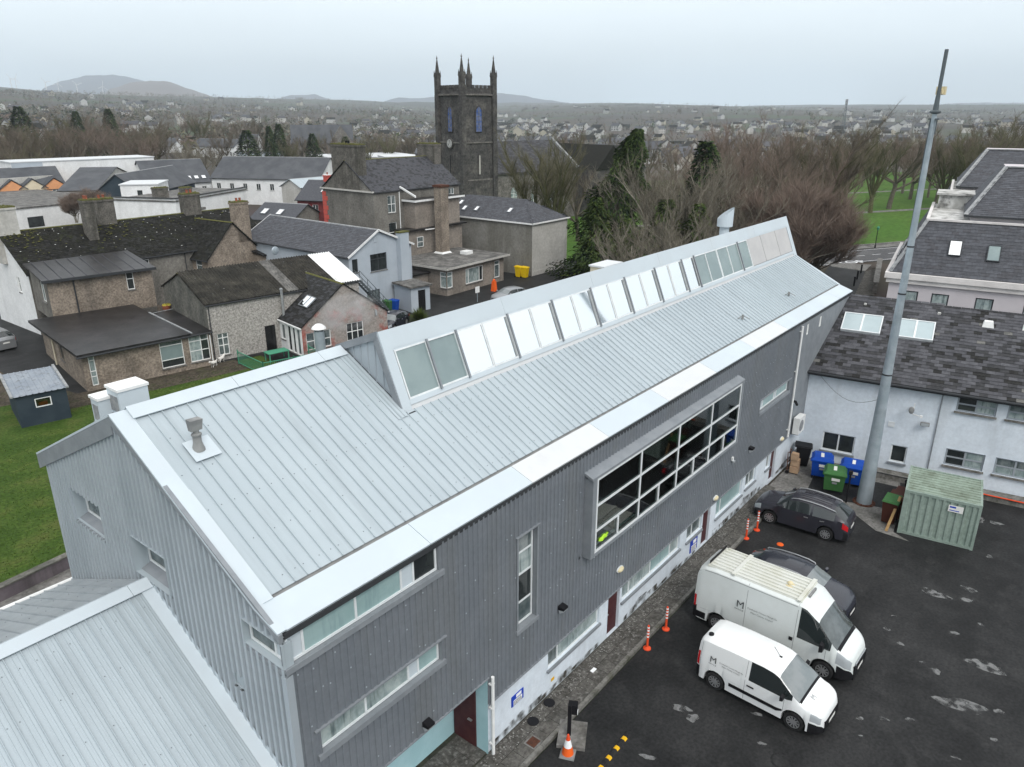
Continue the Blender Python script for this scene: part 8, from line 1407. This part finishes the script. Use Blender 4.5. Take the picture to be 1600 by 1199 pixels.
# ------------------------------------------------------------------ far town: single houses
def house_mesh(seed, wm, rm, two=True):
    rnd = random.Random(seed); L, W, h, r_ = rnd.uniform(8, 12), rnd.uniform(6.5, 8), (5.2 if two else 2.9), 2.6; g = MB(); g.box(-L/2, L/2, -W/2, W/2, -2, h, 0); g.ext([(-L/2, -W/2, h), (-L/2, W/2, h), (-L/2, 0, h+r_)], (L, 0, 0), 0)
    for s_ in (-1, 1): g.hex([(-L/2-.3, s_*(W/2+.35), h-.2), (L/2+.3, s_*(W/2+.35), h-.2), (L/2+.3, 0, h+r_+.05), (-L/2-.3, 0, h+r_+.05), (-L/2-.3, s_*(W/2+.35), h), (L/2+.3, s_*(W/2+.35), h), (L/2+.3, 0, h+r_+.25), (-L/2-.3, 0, h+r_+.25)], 1)
    for x in (-L/2+.6, L/2-.6): g.box(x-.4, x+.4, -.45, .45, h+r_-.6, h+r_+1.1, 2)
    for z in ((.9, 3.4) if two else (.9,)):
        for k in range(3):
            x = -L/2+L*(k+.5)/3
            for s_ in (-1, 1): y = s_*(W/2+.02); g.q((x-.6, y, z), (x+.6, y, z), (x+.6, y, z+1.2), (x-.6, y, z+1.2), m=3)
    return g.mesh('house', [wm, rm, 'chimney', 'glass_dark'])
HM = [house_mesh(i, ('far_white', 'far_white', 'far_cream', 'render_pale', 'far_white', 'render_grey', 'far_white')[i % 7], ('roof_far', 'slate_a', 'slate_n2', 'roof_far', 'slate_moss', 'roof_moss', 'slate_n')[i % 7], i % 3 != 0) for i in range(14)]
random.seed(99); placed = []
def put_house(px, D, label, group, rz=None, s_=1.0, mi=None):
    p = atd(px, 300, D)
    if any((p.x-a)**2+(p.y-b)**2 < 11**2 for a, b in placed): return
    placed.append((p.x, p.y)); o = link('house', HM[random.randrange(14) if mi is None else mi], None, loc=(p.x, p.y, hgt(p.x, p.y)+.1), rz=random.uniform(0, 3.14) if rz is None else rz); o.scale = (s_,)*3; props(o, label, 'house', group)
for r_ in range(5):
    for k in range(7): put_house(-20+k*20+r_*7, 395+r_*55, 'white estate house with dark roof on the left hillside', 'estate houses on the left hillside', R(20)+random.uniform(-.1, .1), mi=(0, 1, 4, 7)[(k+r_) % 4])
for k in range(62): put_house(random.uniform(560, 700), random.uniform(380, 1100), 'small house in the town left of the church tower', 'town houses left of the tower')
for k in range(120): put_house(random.uniform(775, 1130), random.uniform(300, 1250)**1.0, 'small house in the town right of the church tower', 'town houses right of the tower', s_=random.uniform(.9, 1.25))
for k in range(80): put_house(random.uniform(1130, 1600), random.uniform(330, 1200), 'small house in the town beyond the park', 'town houses beyond the park', s_=random.uniform(.9, 1.25))
for k in range(26): put_house(random.uniform(120, 560), random.uniform(760, 1900), 'small scattered house on the far left slope', 'scattered houses on the far left slope')
for k in range(26): put_house(random.uniform(0, 1600), random.uniform(1500, 2800), 'tiny pale farmhouse near the horizon', 'farmhouses near the horizon', s_=1.4)
ft = MB(); rnd = random.Random(321)
for k in range(1100):                                # the rest of the town, past the 300 that show largest
    px = rnd.uniform(-60, 1660); c = rnd.random(); D = rnd.uniform(560, 1500) if c < .85 else rnd.uniform(1500, 3000)
    if px < 560 and rnd.random() < .8: continue
    p = atd(px, 300, D)
    if math.sin(p.x*.012+.4)*math.sin(p.y*.014+1.2)+.4*math.sin(p.x*.03+p.y*.02) < rnd.uniform(-.1, .5): continue
    if any((p.x-a)**2+(p.y-b)**2 < 150 for a, b in placed): continue
    z = hgt(p.x, p.y); a = rnd.uniform(0, 3.14); L, W_, h = rnd.uniform(8, 16), rnd.uniform(6, 8), rnd.choice((3, 5.2, 5.2)); ux, uy = V((math.cos(a), math.sin(a), 0))*L/2, V((-math.sin(a), math.cos(a), 0))*W_/2; q = V((p.x, p.y, z)); H1, H2 = V((0, 0, h)), V((0, 0, h+2.8)); m_ = rnd.choices((0, 1, 2, 3), (6, 1.5, 2, 1))[0]; m2 = rnd.choice((4, 5, 6))
    A_, B_, C_, D_ = q-ux-uy, q+ux-uy, q+ux+uy, q-ux+uy
    for e0, e1 in ((A_, B_), (C_, D_)): ft.q(e0-V((0, 0, 3)), e1-V((0, 0, 3)), e1+H1, e0+H1, m=m_)
    for e0, e1, c_ in ((B_, C_, q+ux), (D_, A_, q-ux)): ft.q(e0-V((0, 0, 3)), e1-V((0, 0, 3)), e1+H1, c_+H2, e0+H1, m=m_)
    ft.q(A_*1.0+H1-uy*.08, B_+H1-uy*.08, q+ux+H2, q-ux+H2, m=m2); ft.q(C_+H1+uy*.08, D_+H1+uy*.08, q-ux+H2, q+ux+H2, m=m2)
ft.build('far_town', ['far_white', 'far_cream', 'render_pale', 'render_grey', 'roof_far', 'slate_a', 'slate_moss'], kind='stuff', label='mass of tiny pale houses of the distant town', cat='houses')
# ------------------------------------------------------------------ far woods and hedges as one mass
rnd = random.Random(123); fw_ = MB(); cols = ['twig', 'twig_olive', 'leaf_conifer_dark', 'twig_red', 'twig_grey', 'leaf_conifer']
def far_tree(x, y, h, m_, n_):
    z0 = hgt(x, y); w_ = h*(.42 if m_ not in (2, 5) else .26)
    for _ in range(n_):
        a, b = rnd.uniform(0, 6.28), rnd.uniform(-1, 1); r_ = rnd.random()**.4; c = V((x+w_*r_*math.cos(a)*math.sqrt(1-b*b), y+w_*r_*math.sin(a)*math.sqrt(1-b*b), z0+h*.55+h*.45*b*r_)); s_ = h*rnd.uniform(.10, .26)
        d1 = V((rnd.uniform(-1, 1), rnd.uniform(-1, 1), rnd.uniform(-1, 1)))*s_; d2 = V((rnd.uniform(-1, 1), rnd.uniform(-1, 1), rnd.uniform(-.3, 1)))*s_; fw_.q(c, c+d1, c+d2, m=m_)
for k in range(9000):
    D = 330*(11**(rnd.random()**.62)); px = rnd.uniform(-120, 1720) if rnd.random() < .45 else rnd.uniform(-120, 760); p = atd(px, 300, D)
    if math.sin(p.x*.013+1)*math.sin(p.y*.011+2)+.5*math.sin(p.x*.031-p.y*.027) < rnd.uniform(-1.1, .5): continue
    if any((p.x-a)**2+(p.y-b)**2 < 49 for a, b in placed): continue
    far_tree(p.x, p.y, rnd.uniform(4, 9)*(1+D/6000), rnd.choices(range(6), (5, 4, 1.6, 2, 2, .6))[0], 46 if D < 800 else 22 if D < 1800 else 12)
for k in range(170):                                 # hedge and shelter-belt lines
    D = rnd.uniform(700, 4200); p = atd(rnd.uniform(-150, 1750), 300, D); a = rnd.uniform(0, 3.14); L = rnd.uniform(80, 380)
    for j in range(int(L/9)): far_tree(p.x+math.cos(a)*j*9, p.y+math.sin(a)*j*9, rnd.uniform(5, 10), (0, 0, 1, 2)[k % 4], 14)
fw_.build('far_woods', cols, kind='stuff', label='brown and dark green woods and hedges spread over the far land', cat='woods')
# ------------------------------------------------------------------ hills on the horizon
def hill(name, pts, D, depth, mt, seed, amp=3.0):
    rnd = random.Random(seed); g = MB(); n_ = 90; rows = 9; x0, x1 = pts[0][0], pts[-1][0]; ph = [rnd.uniform(0, 6) for _ in range(5)]
    for i in range(n_+1):
        px = x0+(x1-x0)*i/n_; py = tab(pts, px); zt_ = atd(px, py, D).z
        for j in range(rows+1):
            t = j/rows; dd = D-depth+depth*1.6*t; k = math.sin(min(t/.625, 1)*math.pi/2)**1.3 if t <= .625 else 1-((t-.625)/.375)**1.5; p = atd(px, 300, dd); zb_ = -30; w_ = amp*(math.sin(px*.05+j*1.1+ph[0])+math.sin(px*.13+j*2.3+ph[1])+.6*math.sin(px*.31+ph[2]))*(0.3+.7*k)
            g.v.append((p.x, p.y, zb_+(zt_-zb_)*k+w_*(dd/5000)))
    for i in range(n_):
        for j in range(rows): a = i*(rows+1)+j; g.f.append((a, a+rows+1, a+rows+2, a+1)); g.m.append(0)
    g.build(name, mt, kind='structure', smooth=60)
hill('left_ridge', [(-420, 138), (-100, 132), (0, 135), (60, 139), (130, 146), (220, 151), (330, 153), (420, 154), (560, 160), (700, 160), (760, 172)], 4300, 1500, 'hill_brown', 1, 1.6)
hill('round_mountain', [(60, 170), (100, 138), (130, 127), (165, 120), (205, 118), (235, 122), (270, 132), (320, 150), (360, 172)], 8600, 2200, 'hill_haze_blue', 2, 1.5)
hill('brown_mountain', [(150, 172), (200, 139), (230, 130), (262, 127), (290, 129), (315, 138), (350, 151), (400, 156), (450, 172)], 6300, 1500, 'hill_heather', 3, 1.5)
hill('middle_hill', [(400, 172), (445, 155), (470, 148), (490, 149), (505, 148), (525, 155), (580, 172)], 8000, 1800, 'hill_haze_blue', 4, 1.2)
hill('tower_hill', [(560, 172), (615, 157), (630, 152), (660, 154), (690, 150), (740, 152), (770, 146), (785, 145), (800, 148), (820, 150), (845, 156), (880, 160), (950, 172)], 8000, 1800, 'hill_haze_blue', 5, 1.2)
hill('horizon_ridge', [(640, 172), (760, 160), (880, 161), (1000, 163), (1100, 165), (1220, 169), (1400, 168), (1600, 169), (2000, 168)], 5600, 1200, 'hill_brown', 6, 1.2)
hill('right_hills', [(1330, 172), (1420, 164), (1480, 161), (1560, 161), (1650, 159), (1800, 165), (1950, 172)], 9000, 1800, 'hill_haze_blue', 7, 1.2)
for i, px in enumerate((6, 12, 30, 53, 60, 104, 122, 150, 188)):
    D = 4350; b = atd(px, 300, D); z = atd(px, tab([(0, 135), (60, 139), (130, 146), (220, 151)], px)+3, D).z; t = thing('wind_turbine', 'pale wind turbine on the far left ridge, '+ORD[i], 'wind turbine', (b.x, b.y, z), YAW+math.pi/2, 'wind turbines on the far ridge'); g = MB(); g.cyl((0, 0, -10), (0, 0, 48), 2.2, 1.2, n=8); g.build('tower', 'paint_white', t); g = MB(); g.box(-1.6, 1.6, -4, 4, 47, 50); g.build('nacelle', 'paint_white', t); g = MB()
    for k in range(3): a = i+k*2.094; g.bar((0, -4.6, 48.5), (26*math.cos(a), -4.6, 48.5+26*math.sin(a)), 1.8, .4, up=(0, 1, 0))
    g.build('rotor_blades', 'paint_white', t)
p = atd(1303, 300, 900); t = thing('lattice_mast', 'grey lattice radio mast rising above the right hand town', 'mast', (p.x, p.y, hgt(p.x, p.y))); g = MB()
for a in range(3): c, s_ = math.cos(a*2.094), math.sin(a*2.094); g.bar((2*c, 2*s_, 0), (.7*c, .7*s_, 36), .3, .3)
g.build('legs', 'steel_dark', t); g = MB()
for k in range(12):
    r0, r1 = 2-1.3*k/12, 2-1.3*(k+1)/12
    for a in range(3): c, s_, c2, s2 = math.cos(a*2.094), math.sin(a*2.094), math.cos(a*2.094+2.094), math.sin(a*2.094+2.094); g.bar((r0*c, r0*s_, k*3), (r1*c2, r1*s2, k*3+3), .18, .18)
g.build('bracing', 'steel_dark', t); g = MB(); [g.box(.9*math.cos(a)-.4, .9*math.cos(a)+.4, .9*math.sin(a)-.4, .9*math.sin(a)+.4, 31, 36.5) for a in (0, 2.1, 4.2)]; g.build('antennas', 'lead', t)
t = thing('park_lamp', 'slim black park lamp post on the green lawn edge', 'lamp post', tuple(at(1367, 388))); g = MB(); g.lathe([(.12, 0), (.12, .4), (.06, .5), (.05, 2.6), (.09, 2.65)], (0, 0, 0), 10); g.build('post', 'black_plastic', t); g = MB(); g.lathe([(.10, 2.66), (.2, 3.0), (.22, 3.05), (.05, 3.25)], (0, 0, 0), 8); g.build('lantern', 'rail_green', t)
t = thing('park_kerb_wall', 'low pale stone kerb wall along the park edge', 'wall', tuple(rs(62, 85.3))); g = MB(); g.bar(rs(62, 85.3)+V((0, 0, .15)), rs(230, 85.3)+V((0, 0, .15)), .25, .3); g.build('wall_body', 'concrete', t, True)
# ------------------------------------------------------------------ air
hz_ = bpy.data.materials.new('haze'); hz_.use_nodes = True; n = hz_.node_tree.nodes; l = hz_.node_tree.links; n.clear(); o_ = n.new('ShaderNodeOutputMaterial'); pv_ = n.new('ShaderNodeVolumePrincipled'); pv_.inputs['Color'].default_value = (.82, .92, 1.0, 1); pv_.inputs['Density'].default_value = 1.6e-4; pv_.inputs['Anisotropy'].default_value = .0; l.new(pv_.outputs[0], o_.inputs['Volume']); M['haze'] = hz_
hb = MB(); hb.box(-12500, 12500, -12500, 12500, -75, 520); hb.build('haze', 'haze', kind='stuff', label='thin pale haze filling the air over the whole town', cat='haze')
